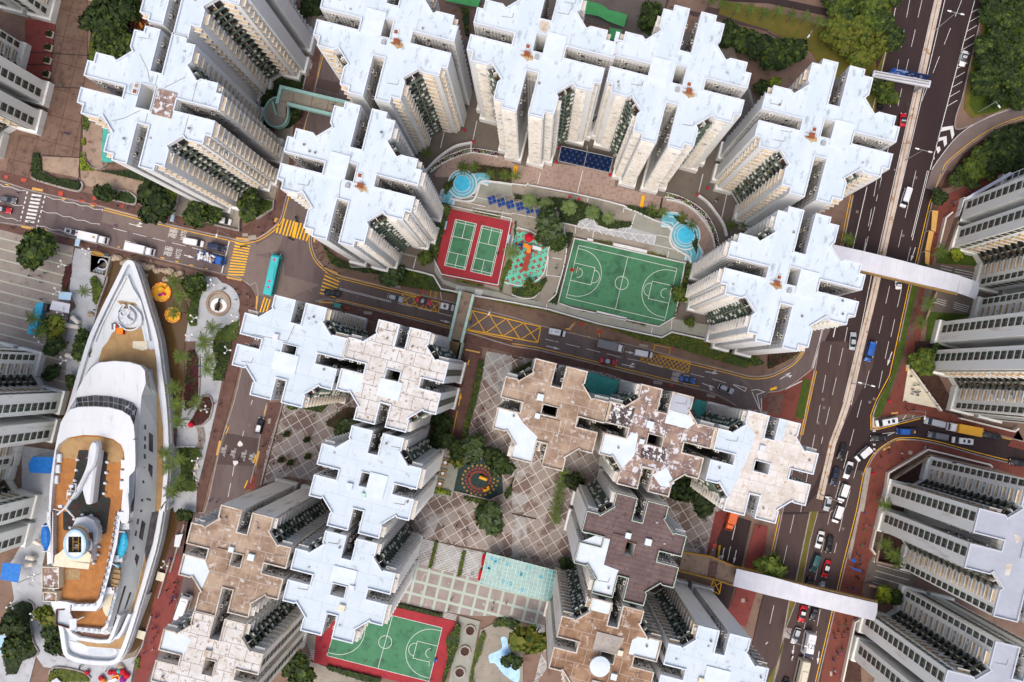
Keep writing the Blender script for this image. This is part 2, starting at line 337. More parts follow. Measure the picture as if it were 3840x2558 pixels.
def thing(name, label, cat, loc=(0,0,0), rz=0.0, group=None, sc=None):
 return tag(link(name, None, None, loc, rz, sc), label, cat, group)
def clone(root, label, loc, rz=0.0, group=None, sc=None, swap=None):
 def cp(o, parent):
  c = o.copy(); COL.objects.link(c)
  if parent is not None: c.parent = parent
  for ch in o.children: cp(ch, c)
  return c
 r = cp(root, None); r.location = loc; r.rotation_euler = (0, 0, rz); r['label'] = label
 if group: r['group'] = group
 elif 'group' in r: del r['group']
 if sc is not None: r.scale = sc if hasattr(sc, '__len__') else (sc, sc, sc)
 return r
def struct(name, mb, mats, smooth=False):
 return tag(link(name, mb.mesh(name, mats, smooth)), kind='structure')
def item(name, mb, mats, label, cat, group=None, smooth=False, kind=None):
 return tag(link(name, mb.mesh(name, mats, smooth)), label, cat, group, kind)
_zs = [0]
def slab(name, s, z, mat, thick=.12):
 """a flat area of the setting; every call sits 3 mm above the one before so nothing is coplanar"""
 _zs[0] += 1; z = z + (_zs[0] % 20) * .003
 pts = W(s, z); mb = MB(); mb.prism([(p.x, p.y) for p in pts], z - thick, z)
 return struct(name, mb, mat)
def smooth_pts(pts, n=4, closed=False):
 """Catmull-Rom through photo points"""
 out = []; m = len(pts)
 rng = range(m if closed else m-1)
 for i in rng:
  p0 = pts[(i-1) % m] if (i > 0 or closed) else pts[i]; p1 = pts[i]; p2 = pts[(i+1) % m]; p3 = pts[(i+2) % m] if (i+2 < m or closed) else p2
  for k in range(n):
   t = k / n
   out.append(tuple(.5*((2*p1[j]) + (-p0[j]+p2[j])*t + (2*p0[j]-5*p1[j]+4*p2[j]-p3[j])*t*t + (-p0[j]+3*p1[j]-3*p2[j]+p3[j])*t**3) for j in range(2)))
 if not closed: out.append(tuple(pts[-1][:2]))
 return out
# ------------------------------------------------------------- apartment towers
def _quad(kind):
 """first quadrant of the cross plan in metres, each point with the kind of wall that starts there"""
 if kind == 'A':
  h1 = [((1.3,6.0),'slot'), ((1.3,15.5),'tip'), ((4.9,15.5),'plain'), ((4.9,14.1),'step'), ((7.05,14.1),'plain'), ((7.05,13.0),'side'),
    ((7.05,10.1),'plain'), ((6.4,9.3),'diag')]
  h2 = [((9.3,6.4),'plain'), ((10.1,7.05),'side'), ((13.0,7.05),'plain'), ((14.1,7.05),'step'), ((14.1,4.9),'plain'), ((15.5,4.9),'tip'), ((15.5,1.3),'slot')]
 elif kind == 'B':
  h1 = [((1.15,6.6),'slot'), ((1.15,11.8),'tip'), ((6.2,11.8),'side'), ((6.2,8.9),'plain'), ((5.9,8.6),'diag')]
  h2 = [((8.6,5.9),'plain'), ((8.9,6.2),'side'), ((11.8,6.2),'tip'), ((11.8,1.15),'slot')]
 else:
  h1 = [((1.2,8.6),'slot'), ((1.2,15.8),'tip'), ((6.9,15.8),'step'), ((6.9,13.6),'plain'), ((6.9,13.2),'side'), ((6.9,9.8),'plain'), ((6.3,9.2),'diag')]
  h2 = [((9.2,6.3),'plain'), ((9.8,6.9),'side'), ((13.2,6.9),'plain'), ((13.6,6.9),'step'), ((15.8,6.9),'tip'), ((15.8,1.2),'slot')]
 return h1 + h2
def plan(kind, ext):
 """full outline, clockwise from the north arm's east half; ext lengthens single half arms"""
 out = []; tipv = {'A': 15.5, 'B': 11.8, 'C': 15.8}[kind]
 names = ['NE','EN','ES','SE','SW','WS','WN','NW']
 for k in range(4):
  seq = _quad(kind)
  for i, ((u, v), t) in enumerate(seq):
   half = names[2*k] if v > u else names[2*k+1]
   if half in ext:
    if v > u and abs(v - tipv) < 1e-6: v += ext[half]
    if u > v and abs(u - tipv) < 1e-6: u += ext[half]
   a = -k * math.pi/2
   arm = 'NESW'[k] if v > u else 'NESW'[(k+1) % 4]
   out.append((u*math.cos(a) - v*math.sin(a), u*math.sin(a) + v*math.cos(a), t, arm))
  # slot end: last point of the quadrant runs back in along the slot
  sb = seq[0][0][1]; hw = seq[0][0][0]
  a = -k * math.pi/2; u, v = sb, hw
  out.append((u*math.cos(a) - v*math.sin(a), u*math.sin(a) + v*math.cos(a), 'slotend', 'NESW'[(k+1) % 4]))
 return out
def inset(pts, d):
 """offset a clockwise outline inwards"""
 n = len(pts); r = []
 for i in range(n):
  p0, p1, p2 = Vector(pts[i-1][:2]), Vector(pts[i][:2]), Vector(pts[(i+1) % n][:2])
  d1 = (p1-p0).normalized(); d2 = (p2-p1).normalized()
  n1 = Vector((d1.y, -d1.x)); n2 = Vector((d2.y, -d2.x)); b = n1 + n2
  if b.length < 1e-5: r.append(tuple(p1 + n1*d)); continue
  b.normalize(); c = max(.35, b.dot(n1)); r.append(tuple(p1 + b*d/c))
 return r
FL = 2.8
_cache = {}
def cached(key, fn):
 if key not in _cache: _cache[key] = fn()
 return _cache[key]
def m_ledge(L, var, vr):
 """one storey of windows under a concrete shelf; x runs along the wall, y points out"""
 def f():
  rg = random.Random(int(L*100) + vr*7); mb = MB(); a, b = .26, L - .26
  mb.box(a, b, 0, .62, 2.12, 2.26, 0); mb.box(a, b, .62, .84, 2.12, 2.32, 2)
  mb.box(a+.1, b-.1, 0, .07, .75, 2.12, 2)
  n = max(1, int((b-a-.3)/.75))
  for i in range(n):
   x0 = a+.18 + i*(b-a-.36)/n; mb.box(x0, x0+(b-a-.36)/n-.07, .04, .09, .82, 2.05, 1)
  mb.box(a, b, 0, .20, .52, .64, 2)
  for i in range(1 if vr % 3 == 1 else 0):
   if b-a > 1.6: x = rg.uniform(a+.1, b-.9); mb.box(x, x+.75, .05, .52, 2.34, 2.72, 3)
  if vr == 5 and b-a > 2:
   x = rg.uniform(a, b-1.2)
   for j in range(4): mb.box(x+j*.28, x+j*.28+.2, .62+.02*j, .80, 1.5, 2.0, 4 + (j+vr) % 3)
  return mb.mesh('window_bay', [{'w':'ledge_beige','s':'ledge_pale','g':'ledge_tan'}[var], 'pane_dark', 'frame_white', 'ac_white', 'cloth_grey', 'cloth_blue', 'cloth_white'])
 return cached(('ledge', round(L, 2), var, vr), f)
def m_strip(L, var, vr):
 def f():
  mb = MB(); wd = {'A': .7, 'B': 1.6, 'C': 1.7}[var[0]] if L > 2.4 else L*.62; x0 = L*.5 - wd/2; x1 = x0 + wd
  if var[0] == 'C' and L > 4: x0 = L*.62 - 1; x1 = x0 + 2
  mb.box(x0-.07, x1+.07, 0, .05, .55, 2.35, 1)
  mid = x0 + (x1-x0)*(.45 if vr % 2 else .6)
  mb.box(x0, mid-.03, .02, .08, .62, 2.28, 0); mb.box(mid+.03, x1, .02, .08, .62, 2.28, 2 if vr % 3 else 0)
  mb.box(x0, x1, .02, .07, 2.42, 2.74, 3)
  return mb.mesh('window', ['pane_dark', 'frame_beige' if var[0] == 'C' else 'frame_white', 'pane_green', 'pane_green'])
 return cached(('strip', round(L, 2), var, vr), f)
def m_balcony(L, var, vr):
 def f():
  rg = random.Random(vr*13 + int(L*10)); mb = MB(); a, b = .05, L-.05; D = .95
  mb.box(a, b, 0, D, 0, .10, 2); mb.box(a, b, D-.10, D, .10, 1.02, 0)
  mb.box(a+.3, b-.3, 0, .05, .1, 2.2, 1)
  mb.box(a, b, D, D+.30, .62, 1.02, 0)
  k = 2 if L > 3.4 else 1
  for i in range(k if var == 'g' else 0):
   x = a + (i+.5)*(b-a)/k + rg.uniform(-.7, .7)
   if rg.random() < .72: mb.box(x-.38, x+.38, D+.3, D+.6, .34, .86, 3)
  x = a + (b-a)*.5; mb.box(x-.06, x+.06, 0, D-.1, .1, FL, 4)
  if var == 'd': mb.box(a+.4, a+1.9, D-.05, D+.02, 1.02, 1.1, 2)
  for j in range(rg.choice((1, 2, 3))):
   x = rg.uniform(a+.3, b-.8); mb.box(x, x+rg.uniform(.25, .6), .2, .5, .1, rg.uniform(.5, 1.15), 5 + rg.choice((0, 1, 3, 3, 2 if vr == 4 else 3)))
  return mb.mesh('balcony', ['balcony_green' if var == 'g' else 'balcony_dark', 'pane_dark', 'shaft_wall', 'ac_white', 'wall_stained', 'leaf_mid', 'cloth_white', 'cloth_blue', 'wood_tan'])
 return cached(('balc', round(L, 2), var, vr), f)
def m_ac():
 mb = MB(); mb.box(-.42, .42, 0, .5, 0, .6); mb.lathe([(.22, .60), (.22, .62)], (0, .25, 0), 10, 1)
 return mb.mesh('air_conditioner', ['ac_white', 'pane_dark'])
def inview(p, mg=50):
 k = KX * (HC - p.z)
 return -mg < p.x/k + NX < 3840+mg and -mg < -p.y/k + NY < 2558+mg
AC = m_ac()
def tower(name, label, kind, cx, cy, zr, zb, roof, para='parapet_white', wall='wall_white', tips='', ext={}, hole=(0, 0, 2.2, 2.9), extras=(), shade='w', rot=TH, group=None, strip=''):
 c = P(cx, cy, zr); T = thing(name, label, 'apartment tower', (c.x, c.y, 0), -rot, group)
 pl = plan(kind, ext); pts = [p[:2] for p in pl]; n = len(pl); rg = random.Random(int(cx+cy))
 hx, hy, hw, hh = hole; hol = [(hx-hw/2, hy-hh/2), (hx+hw/2, hy-hh/2), (hx+hw/2, hy+hh/2), (hx-hw/2, hy+hh/2)]
 zt = zr - .55
 body = MB(); body.prism(pts, zb, zt, 0, [hol])
 o = link('wall', body.mesh('wall', [wall]), T)
 pq = inset(pts, -.55); pb = MB(); pb.prism(pq, zb-.3 if zb else 0, zb+2.6, 0, [inset(pts, .3)]); link('plinth', pb.mesh('plinth', [wall]), T)
 inn = inset(pts, .28); hi = [(x + math.copysign(.2, x-hx), y + math.copysign(.2, y-hy)) for x, y in hol]
 rf = MB(); rf.prism(inn, zt, zt+.05, 0, [hi]); link('roof', rf.mesh('roof', [roof]), T)
 pr = MB(); pr.prism(pts, zt, zr, 0, [inn]); pr.prism(hi, zt, zr-.1, 0, [hol]); link('parapet', pr.mesh('parapet', [para]), T)
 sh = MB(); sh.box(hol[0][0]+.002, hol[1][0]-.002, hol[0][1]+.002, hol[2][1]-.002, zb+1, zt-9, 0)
 for i in range(4): sh.box(hol[0][0]+.003, hol[0][0]+.6, hol[0][1]+.2, hol[0][1]+.5, zt-2-i*2, zt-1.8-i*2, 1)
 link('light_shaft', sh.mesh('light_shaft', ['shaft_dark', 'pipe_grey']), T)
 nf = int((zr - zb - 2.5) / FL)
 R = Matrix.Rotation(-rot, 3, 'Z'); org = Vector((c.x, c.y, 0))
 slots = {}
 for i in range(n):
  x0, y0, t, arm = pl[i]; x1, y1 = pts[(i+1) % n]
  a = Vector((x0, y0, 0)); b = Vector((x1, y1, 0)); d = b - a; L = d.length
  if L < .9: continue
  d.normalize(); nrm = Vector((-d.y, d.x, 0)); mid = (a+b)/2
  wn = R @ nrm; wm = org + R @ mid
  fc = wn.dot(-Vector((wm.x, wm.y, 0)).normalized())
  if t == 'slot' or t == 'slotend':
   # services in the light slot: pipes and condensers on the walls the sky reaches
   if not inview(Vector((wm.x, wm.y, zr)), 100): continue
   mb = MB(); ang = math.atan2(-d.y, -d.x)
   for k in range(0, int(L/.8)):
    px = L - .35 - k*.8 if L > 3 else .4 + k*.8
    if 0 < px < L:
     pp = a + d*px + nrm*.14; mb.bar((pp.x, pp.y, max(zb, zr-24)), (pp.x, pp.y, zt-.9), .05, 0, 4)
   for fz in range(1, min(nf, 6)):
    z = zt - .6 - fz*FL + 1.3; m0 = a + d*.2 + nrm*.05; m1 = b - d*.2 + nrm*.05
    if L > 3:
     for off in (.0,): mb.bar((m0.x, m0.y, z), (m1.x, m1.y, z), .05, 0, 4)
     for s_ in (.25, .62):
      w0 = a + d*(L*s_) + nrm*.02; M4 = Matrix.Translation((w0.x, w0.y, z-.9)) @ Matrix.Rotation(math.atan2(d.y, d.x), 4, 'Z')
      mb.box(0, .7, 0, .06, 0, .8, 1, M4)
   if mb.v: link('pipework', mb.mesh('pipework', ['pipe_grey', 'pane_dark']), T)
   if L > 3:
    for fz in range(6):
     for s_ in (.3, .72):
      if rg.random() < .62:
       pp = a + d*(L*s_ + rg.uniform(-.4, .4)); link('air_conditioner', AC, T, (pp.x, pp.y, zt-1.7-fz*FL), math.atan2(d.y, d.x))
   elif t == 'slotend':
    fr = MB()
    for z in (zt-1.4, zt-4.2): fr.box(-L/2+.1, L/2-.1, 0, .35, z, z+.12, 0)
    link('pipe_shelf', fr.mesh('pipe_shelf', ['slot_wall']), T, (mid.x, mid.y, 0), math.atan2(d.y, d.x))
   continue
  if fc < -.08: continue
  el = None
  if t == 'diag': el = 'b'
  elif t == 'side': el = 'l'
  elif t == 'step': el = 'l' if kind == 'A' and arm in tips else ('s' if kind == 'C' else ('n' if kind == 'A' else None))
  elif t == 'tip': el = 'l' if arm in tips else ('s' if arm in strip else None)
  if not el: continue
  ang = math.atan2(d.y, d.x)      # clockwise outline: outward is left of travel
  for k in range(nf):
   z = zb + 2.2 + (nf-1-k)*FL + ((zr-zb-2.9) - nf*FL)
   if z < zb + 1.5: continue
   wp = org + R @ mid; wp.z = z+2
   if not inview(wp, 30): continue
   vr = rg.randrange(12)
   if el == 'b': me = m_balcony(L, 'g' if kind != 'C' else 'd', vr); nm = 'balcony'
   elif el == 'l': me = m_ledge(L, shade, vr); nm = 'window_bay'
   elif el == 'n': me = m_ledge(L, shade, 3); nm = 'window_bay'
   else: me = m_strip(L, kind + t[0], vr); nm = 'window'
   link(nm, me, T, (a.x, a.y, z), ang)
 # roof furniture
 for _ in range(5):
  a_ = rg.choice((0, 1, 2, 3))*math.pi/2; u, v = rg.choice((-1, 1))*rg.uniform(2, 5), rg.uniform(7.2, 10.5 if kind == 'B' else 13); x, y = u*math.cos(a_)-v*math.sin(a_), u*math.sin(a_)+v*math.cos(a_)
  cl = MB(); kk = rg.randrange(3)
  if kk == 0: cl.lathe([(.16, zt+.05), (.16, zt+.5), (.28, zt+.55), (.01, zt+.7)], (x, y, 0), 10)
  elif kk == 1: cl.box(x-.25, x+.25, y-.18, y+.18, zt+.05, zt+.3)
  else: cl.bar((x-1.2, y, zt+.12), (x+1.2, y+.2, zt+.12), .05); cl.bar((x+1.2, y+.2, zt+.12), (x+1.3, y+1.4, zt+.12), .05)
  link(('vent_pipe', 'junction_box', 'roof_pipe')[kk], cl.mesh('roof_fitting', [('pipe_grey', 'steel_grey', 'pipe_grey')[kk]]), T)
 for e in extras:
  k = e[0]; x, y = e[1], e[2]; z = zt+.05; mb = MB()
  if k == 'stand': st_ = MB(); st_.blob((x+.2, y-.3, z+.004), 1.0, 0, 13, 4, 1.1, .8, .006, 5, .5); link('rust_stain', st_.mesh('rust_stain', ['ledge_tan']), T)
  if k == 'platform': mb.box(x-e[3]/2, x+e[3]/2, y-e[4]/2, y+e[4]/2, z, z+.35); link('roof_platform', mb.mesh('roof_platform', [e[5] if len(e) > 5 else 'roof_panel_white']), T)
  elif k == 'hatch': mb.box(x-.6, x+.6, y-.6, y+.6, z, z+.4); mb.box(x-.4, x+.4, y-.4, y+.4, z+.4, z+.46, 1); link('roof_hatch', mb.mesh('roof_hatch', [para, e[3]]), T)
  elif k == 'box': mb.box(x-e[3]/2, x+e[3]/2, y-e[3]/2, y+e[3]/2, z, z+.8); link('tank_cover', mb.mesh('tank_cover', ['canopy_white' if len(e) < 5 else e[4]]), T)
  elif k == 'stand':
   mb.box(x-.6, x+.6, y-.55, y+.55, z+.9, z+1.05)
   for sx in (-.5, .5):
    for sy in (-.45, .45): mb.bar((x+sx, y+sy, z), (x+sx, y+sy, z+.9), .06)
   for sy in (-.45, .45): mb.bar((x-1.5, y+sy, z+.5), (x+1.2, y+sy, z+.5), .05)
   link('rusty_stand', mb.mesh('rusty_stand', ['rust']), T)
  elif k == 'patch': mb.prism([(px, py) for px, py in e[3]], z+.0, z+.012+.004*e[1]); link('roof_coating', mb.mesh('roof_coating', [e[4]]), T)
  elif k == 'disc': mb.lathe([(2.35, z+2.0), (2.3, z+2.25), (1.2, z+2.5), (0.01, z+2.6)], (x, y, 0), 32); mb.bar((x, y, z), (x, y, z+2.1), .6, n=12); link('roof_disc', mb.mesh('roof_disc', ['roof_panel_white']), T)
  elif k == 'joint': mb.box(x-.45, x+.45, y-e[3]/2, y+e[3]/2, z+.02, z+.10); link('expansion_joint', mb.mesh('expansion_joint', [e[4] if len(e) > 4 else 'parapet_white']), T)
  elif k == 'rail':
   for zz in (.55, 1.0): mb.ribbon([Vector((px, py, z+zz)) for px, py in inset(pts, .14)], .07, closed=True)
   link('railing', mb.mesh('railing', ['mint_pale']), T)
  elif k == 'crack': mb.ribbon([Vector((px, py, z+.01)) for px, py in e[3]], .14); link('roof_seam', mb.mesh('roof_seam', [e[4] if len(e) > 4 else 'pipe_grey']), T)
 return T
def std(mir=1, west=False):
 s = -1 if west else 1
 return (('platform', -3.0*s, 1.2, 4.4, 5.6), ('hatch', 2.3*s, .3, 'rust'), ('stand', 3.0*s, -1.9), ('box', .2*s, -2.6, .9, 'steel_grey'))
ZA, ZB_, PZ = 46.5, 42.5, 4.2
GA = 'white roofed apartment towers around the raised courtyard'
HA = (0, .6, 2.3, 4.0)
tower('apartment_tower', 'white roofed tower cut by the upper edge, above the tower with the stained roof pit', 'A', 696, -155, ZA, 0, 'roof_white', tips='', ext={'SE': 1.6}, hole=HA, group='white roofed towers beside the shopping street')
tower('apartment_tower', 'white roofed tower with a stained brown machine pit on its roof', 'A', 560, 368, ZA, 0, 'roof_white', tips='E', hole=(-1.0, .1, 3.2, 5.4), group='white roofed towers beside the shopping street',
  extras=(('platform', 3.4, -.3, 4.4, 5.8, 'roof_patchy'), ('hatch', -3.6, .7, 'rust'), ('hatch', -3.5, 2.0, 'wood_tan'), ('crack', 0, 0, [(-1, 3.5), (-2.2, 6.2), (-4.8, 9.2)], 'pipe_grey'), ('crack', 0, 0, [(-1.5, -3), (-4.6, -5.6), (-7.2, -7)], 'pipe_grey'),
    ('crack', 0, 0, [(0.3, 3.2), (.3, 6)], 'pipe_grey'), ('crack', 0, 0, [(0.2, -3.2), (.2, -5.9)], 'pipe_grey'), ('crack', 0, 0, [(2.5, 3.2), (6.3, 6.6)], 'pipe_grey'), ('crack', 0, 0, [(-5.8, 0), (-2.7, 0)], 'pipe_grey'), ('crack', 0, 0, [(9.2, 6.5), (9.2, 1.4)], 'pipe_grey'), ('crack', 0, 0, [(9.2, -1.4), (9.2, -6.5)], 'pipe_grey')))
tower('apartment_tower', 'white roofed tower nearest the mint green footbridge on the side road', 'A', 1446, 114, ZA, 0, 'roof_white', tips='', hole=HA, extras=std(), group=GA)
tower('apartment_tower', 'white roofed tower standing left of the red and green badminton courts', 'A', 1310, 653, ZA, PZ, 'roof_white', tips='EW', hole=HA, extras=std() + (('crack', 0, 0, [(-1.5, 2.5), (-1.5, -3), (-1, -5.5)]),), group=GA, shade='s')
tower('apartment_tower', 'white roofed tower left of the navy blue canopy, its wing joined to the next', 'A', 2022, 170, ZA, PZ, 'roof_white', tips='S', ext={'EN': 1.5}, hole=HA, group=GA, shade='s',
  extras=(('platform', 3.4, .6, 4.4, 5.8), ('hatch', -2.4, -.8, 'rust'), ('stand', -2.2, -2.6), ('box', .1, -2.6, .9, 'steel_grey'), ('patch', 0, 0, [(-1.3, 5.6), (.8, 5.9), (1.4, 4.6), (.6, 3.2), (-.9, 3.6)], 'parapet_worn')))
tower('apartment_tower', 'white roofed tower right of the navy blue canopy with two wings over the brown driveway', 'A', 2546, 290, ZA, PZ, 'roof_white', tips='S', hole=HA, extras=(('platform', -4.6, .3, 4.4, 5.8), ('hatch', 2.6, -.9, 'rust'), ('stand', 2.9, -2.5), ('box', .4, -2.7, .9, 'steel_grey'), ('joint', -15.6, 3.9, 5.6)), group=GA, shade='s')
tower('apartment_tower', 'white roofed tower between the highway gantry sign and the curved courtyard ramp', 'A', 3103, 492, ZA, PZ, 'roof_white', tips='', hole=HA, extras=(('platform', 3.4, .2, 4.4, 5.8), ('hatch', -2.9, -.3, 'rust'), ('stand', -3.2, -1.9), ('box', -.2, -2.8, .9, 'steel_grey')), group=GA)
tower('apartment_tower', 'white roofed tower where the white covered footbridge over the highway starts', 'A', 2975, 1046, ZA, PZ, 'roof_white', tips='W', hole=HA, extras=(('platform', 3.4, -.2, 4.4, 5.8), ('hatch', -3.1, -.4, 'rust'), ('stand', -3.4, -1.9), ('box', -.2, -2.8, .9, 'steel_grey')), group=GA, shade='s')
GB = 'lower towers around the grid paved squares'
HB = (0, -.3, 3.2, 2.3)
def B(label, cx, cy, roof, para, zb=0, wall='wall_white', zr=ZB_, **k):
 return tower('apartment_tower', label, 'B', cx, cy, zr, zb, roof, para, wall, group=GB, **k)
wp, ww = 'parapet_white', 'parapet_worn'
B('clean white roofed tower at the crossing, south of the turquoise bus', 1081, 1318, 'roof_plain', wp, ext={'EN': .9}, hole=(0, .3, 3.2, 2.3), extras=(('platform', -.2, -2.6, 5.6, 4.2), ('box', -3.6, 2.6, 1.2), ('crack', 0, 0, [(-.2, 6.2), (-.9, 2.2), (-9, 1.8)])), strip='E')
B('white tower with a cracked and speckled panel roof beside the narrow alley', 1471, 1410, 'roof_speckled', wp, ext={}, hole=(0, .1, 3.2, 2.3), strip='E', shade='s', extras=(('platform', .1, -3.1, 5.2, 4.2), ('joint', -11.9, 3.7, 5.0, 'ledge_beige'), ('patch', 0, 0, [(-11.3, -1.6), (-6.4, -1.6), (-6.2, -5), (-7.2, -5.8), (-11.3, -5.8)], 'roof_panel_white')))
B('clean white roofed tower left of the dark play area with yellow slides', 1370, 1808, 'roof_plain', wp, tips='E', hole=(-.2, .4, 2.3, 3.2), strip='N', shade='s', extras=(('platform', 2.6, -.2, 4.2, 5.4), ('box', -3.3, -1.8, 1.4, 'roof_panel_white'), ('box', .3, -3.0, .9, 'rail_mint')))
B('clean white roofed tower just above the lower basketball court', 1271, 2202, 'roof_plain', wp, tips='E', hole=(0, -.9, 3.2, 2.6), strip='N', shade='s', extras=(('platform', .4, 2.7, 5.6, 3.6), ('box', 2.9, .6, 1.1), ('box', 1.8, -4.4, 1.4, 'cream')))
B('brown roofed tower with one white wing over the bus on the red pavement', 880, 2105, 'roof_brown', ww, tips='', hole=(.3, .3, 2.3, 2.9), strip='E', shade='s', ext={'SW': 1.6}, wall='wall_stained', extras=(('platform', -3.0, -.3, 3.2, 4.6, 'roof_brown'), ('box', -1.4, 2.4, 1.2, 'roof_panel_white'), ('box', 3.4, 1.8, 1.5, 'roof_panel_white'), ('patch', 0, 0, [(-11.4, -1.3), (-7, -1.3), (-5.2, -3.8), (-5.9, -8), (-8.8, -5.9), (-11.4, -5.9)], 'roof_panel_white')))
B('speckled white roofed tower in the bottom left, next to the red paving', 776, 2504, 'roof_speckled', ww, hole=(.3, .0, 2.3, 3.4), strip='E', shade='s', wall='wall_stained', extras=(('box', -.6, 3.2, 1.6, 'parapet_worn'), ('patch', 0, 0, [(-11.4, 1.4), (-6, 1.4), (-5.2, 5), (-8, 5.9), (-11.4, 5.9)], 'roof_panel_white'), ('joint', -3.7, 11.9, .1)))
B('brown roofed tower left of the first teal terrace, with two white wings', 2059, 1556, 'roof_brown', ww, hole=(-.1, .9, 3.4, 2.2), shade='s', wall='wall_stained', ext={'EN': .9}, extras=(('platform', -.3, -2.6, 6.0, 3.6, 'roof_brown'), ('box', -2.5, -.9, 1.2, 'roof_panel_white'), ('box', -2.9, 3.4, 1.5, 'roof_panel_white'), ('patch', 0, 0, [(-11.4, -1.3), (-7.4, -1.3), (-5.4, -3.2), (-1.3, -5.6), (-1.3, -11.4), (-5.9, -11.4), (-5.9, -8.5), (-8.5, -5.9), (-11.4, -5.9)], 'roof_panel_white'), ('crack', 0, 0, [(3, -.6), (3.2, -5.6)], 'parapet_worn')))
B('patchy tower in the middle of the three, peeling black and white squares on its roof', 2457, 1652, 'roof_patchy', ww, hole=(0, -.1, 3.4, 2.4), shade='s', wall='wall_stained', ext={'EN': .9, 'WN': .6}, extras=(('platform', .4, -2.9, 5.6, 3.4, 'roof_black'), ('box', -2.9, -1.0, 1.1, 'roof_panel_white'), ('box', -2.0, 3.2, 1.6, 'roof_panel_white'), ('joint', -12.1, 3.7, 5.0, 'ledge_beige'), ('patch', 0, 0, [(-11.4, -1.3), (-6.4, -1.3), (-5.6, .5), (-4, .2), (-3.7, -4.6), (-5.9, -8.5), (-8.5, -5.9), (-11.4, -5.9)], 'roof_panel_white'), ('patch', 1, 0, [(1.4, -7.8), (4.2, -5.4), (6.8, -8.4), (5.8, -9.6), (3.8, -9.8)], 'roof_panel_white'), ('patch', 2, 0, [(1.3, 7.6), (5.8, 7.6), (5.8, 11.4), (1.3, 11.4)], 'roof_grey'), ('patch', 3, 0, [(1.2, 4.4), (6.6, 4.4), (8, 6), (5.7, 7.5), (1.2, 7.5)], 'roof_panel_white'), ('patch', 4, 0, [(-6.2, 2.6), (-6.2, 6.0), (-11.4, 6.0), (-11.4, 1.4), (-7, 1.4)], 'roof_black')))
B('cream roofed tower with dark specks beside the highway, right of the second teal terrace', 2858, 1752, 'roof_cream', wp, hole=(0, -.1, 3.4, 2.4), shade='s', extras=(('joint', -12.3, 3.7, 5.0, 'ledge_beige'), ('patch', 0, 0, [(-11.4, 1.3), (-6.8, 1.3), (-6.2, .4), (-11.4, .4)][:2] + [(-6.4, -1.3), (-4, -1.3), (-3.4, 2.6), (-3.2, 7), (-5.8, 8.4), (-8.4, 5.9), (-11.4, 5.9)], 'roof_plain'), ('patch', 2, 0, [(-11.4, -1.3), (-6.4, -1.3), (-4.4, -1.3), (-4.6, -4.6), (-5.7, -8.6), (-8.6, -5.7), (-11.4, -5.9)], 'roof_plain'), ('box', -1.0, 4.2, 1.3), ('patch', 1, 0, [(1.3, 6.9), (3.2, 6.9), (3.2, 11.4), (1.3, 11.4)], 'roof_plain')))
B('tower with a dark bitumen sheet roof and mint railings', 2363, 2060, 'roof_bitumen', 'frame_brown', hole=(.0, -.2, 2.2, 3.2), shade='s', extras=(('rail', 0, 0), ('platform', -2.9, -.4, 3.6, 6.0, 'roof_bitumen'), ('box', -1.2, 2.9, 1.3, 'roof_panel_white'), ('box', 3.6, 2.6, 1.5, 'roof_panel_white'), ('patch', 0, 0, [(-11.4, -1.3), (-8.4, 1.0), (-4.9, 1.0), (-4.9, -5.0), (-1.3, -5.4), (-1.3, -11.4), (-5.9, -11.4), (-5.9, -8.5), (-8.5, -5.9), (-11.4, -5.9)], 'roof_panel_white')))
B('rust brown roofed tower with a round white dish platform, at the lower edge', 2270, 2455, 'roof_rust', ww, hole=(.6, -.6, 3.2, 2.2), shade='g', strip='N', wall='wall_stained', zr=43, extras=(('platform', -.1, 2.5, 6.0, 4.2, 'concrete'), ('disc', -.8, -2.4), ('box', 3.2, 1.2, 1.2, 'cream'), ('box', 3.1, -4.4, 1.4, 'roof_panel_white'), ('patch', 0, 0, [(-6, 8.9), (-1.3, 8.9), (-1.3, 11.4), (-6, 11.4)], 'roof_panel_white'), ('patch', 1, 0, [(5.2, 4.6), (6.4, 5.6), (8.6, 5.8), (11.4, 5.9), (11.4, 1.3), (5.2, 1.3)], 'roof_panel_white')))
B('clean white roofed tower in the bottom middle, right of the rust brown roof', 2671, 2559, 'roof_plain', wp, hole=(.2, -1.6, 3.2, 2.3), shade='g', strip='W', zr=43, extras=(('platform', .8, 1.2, 5.6, 4.2), ('box', -2.6, -.2, 1.2, 'cream')))
GC = 'grey roofed towers beyond the highway'
def Cc(label, cx, cy, **k):
 return tower('apartment_tower', label, 'C', cx, cy, ZA, 0, 'roof_grey', 'parapet_grey', 'wall_grey', hole=(0, 0, 2.4, 4), strip='NESW', shade='g', **k)
Cc('grey tower right of the highway at the upper end of the covered footbridge', 4250, 765, group=GC)
Cc('grey tower right of the highway, beside the tiled corner with people sitting', 4136, 1338, group=GC)
Cc('grey roofed tower right of the highway with brown stains and a white wall strip', 3902, 2083, group=GC, extras=(('patch', 0, 0, [(-6.5, 3), (-5.4, 3.2), (-4.7, 2.2), (-5.6, 1.2)], 'parapet_worn'), ('patch', 1, 0, [(-6.6, -3.8), (-5.4, -3.4), (-5.3, -6), (-6.3, -6.4)], 'parapet_worn'), ('platform', -2.6, .6, 3.0, 4.6, 'roof_grey')))
Cc('grey roofed tower in the bottom right corner', 3782, 2690, group=GC)
GL = 'pale towers along the left edge'
Cc('pale tower in the top left corner above the red paved yard', -310, -545, group=GL)
Cc('pale tower left of the brown paved lane at the upper left', -556, 92, group=GL)
Cc('pale tower with small square windows left of the white ship', -484, 1539, group=GL)
Cc('pale tower left of the ship beside the lower blue awning', -612, 2026, group=GL)
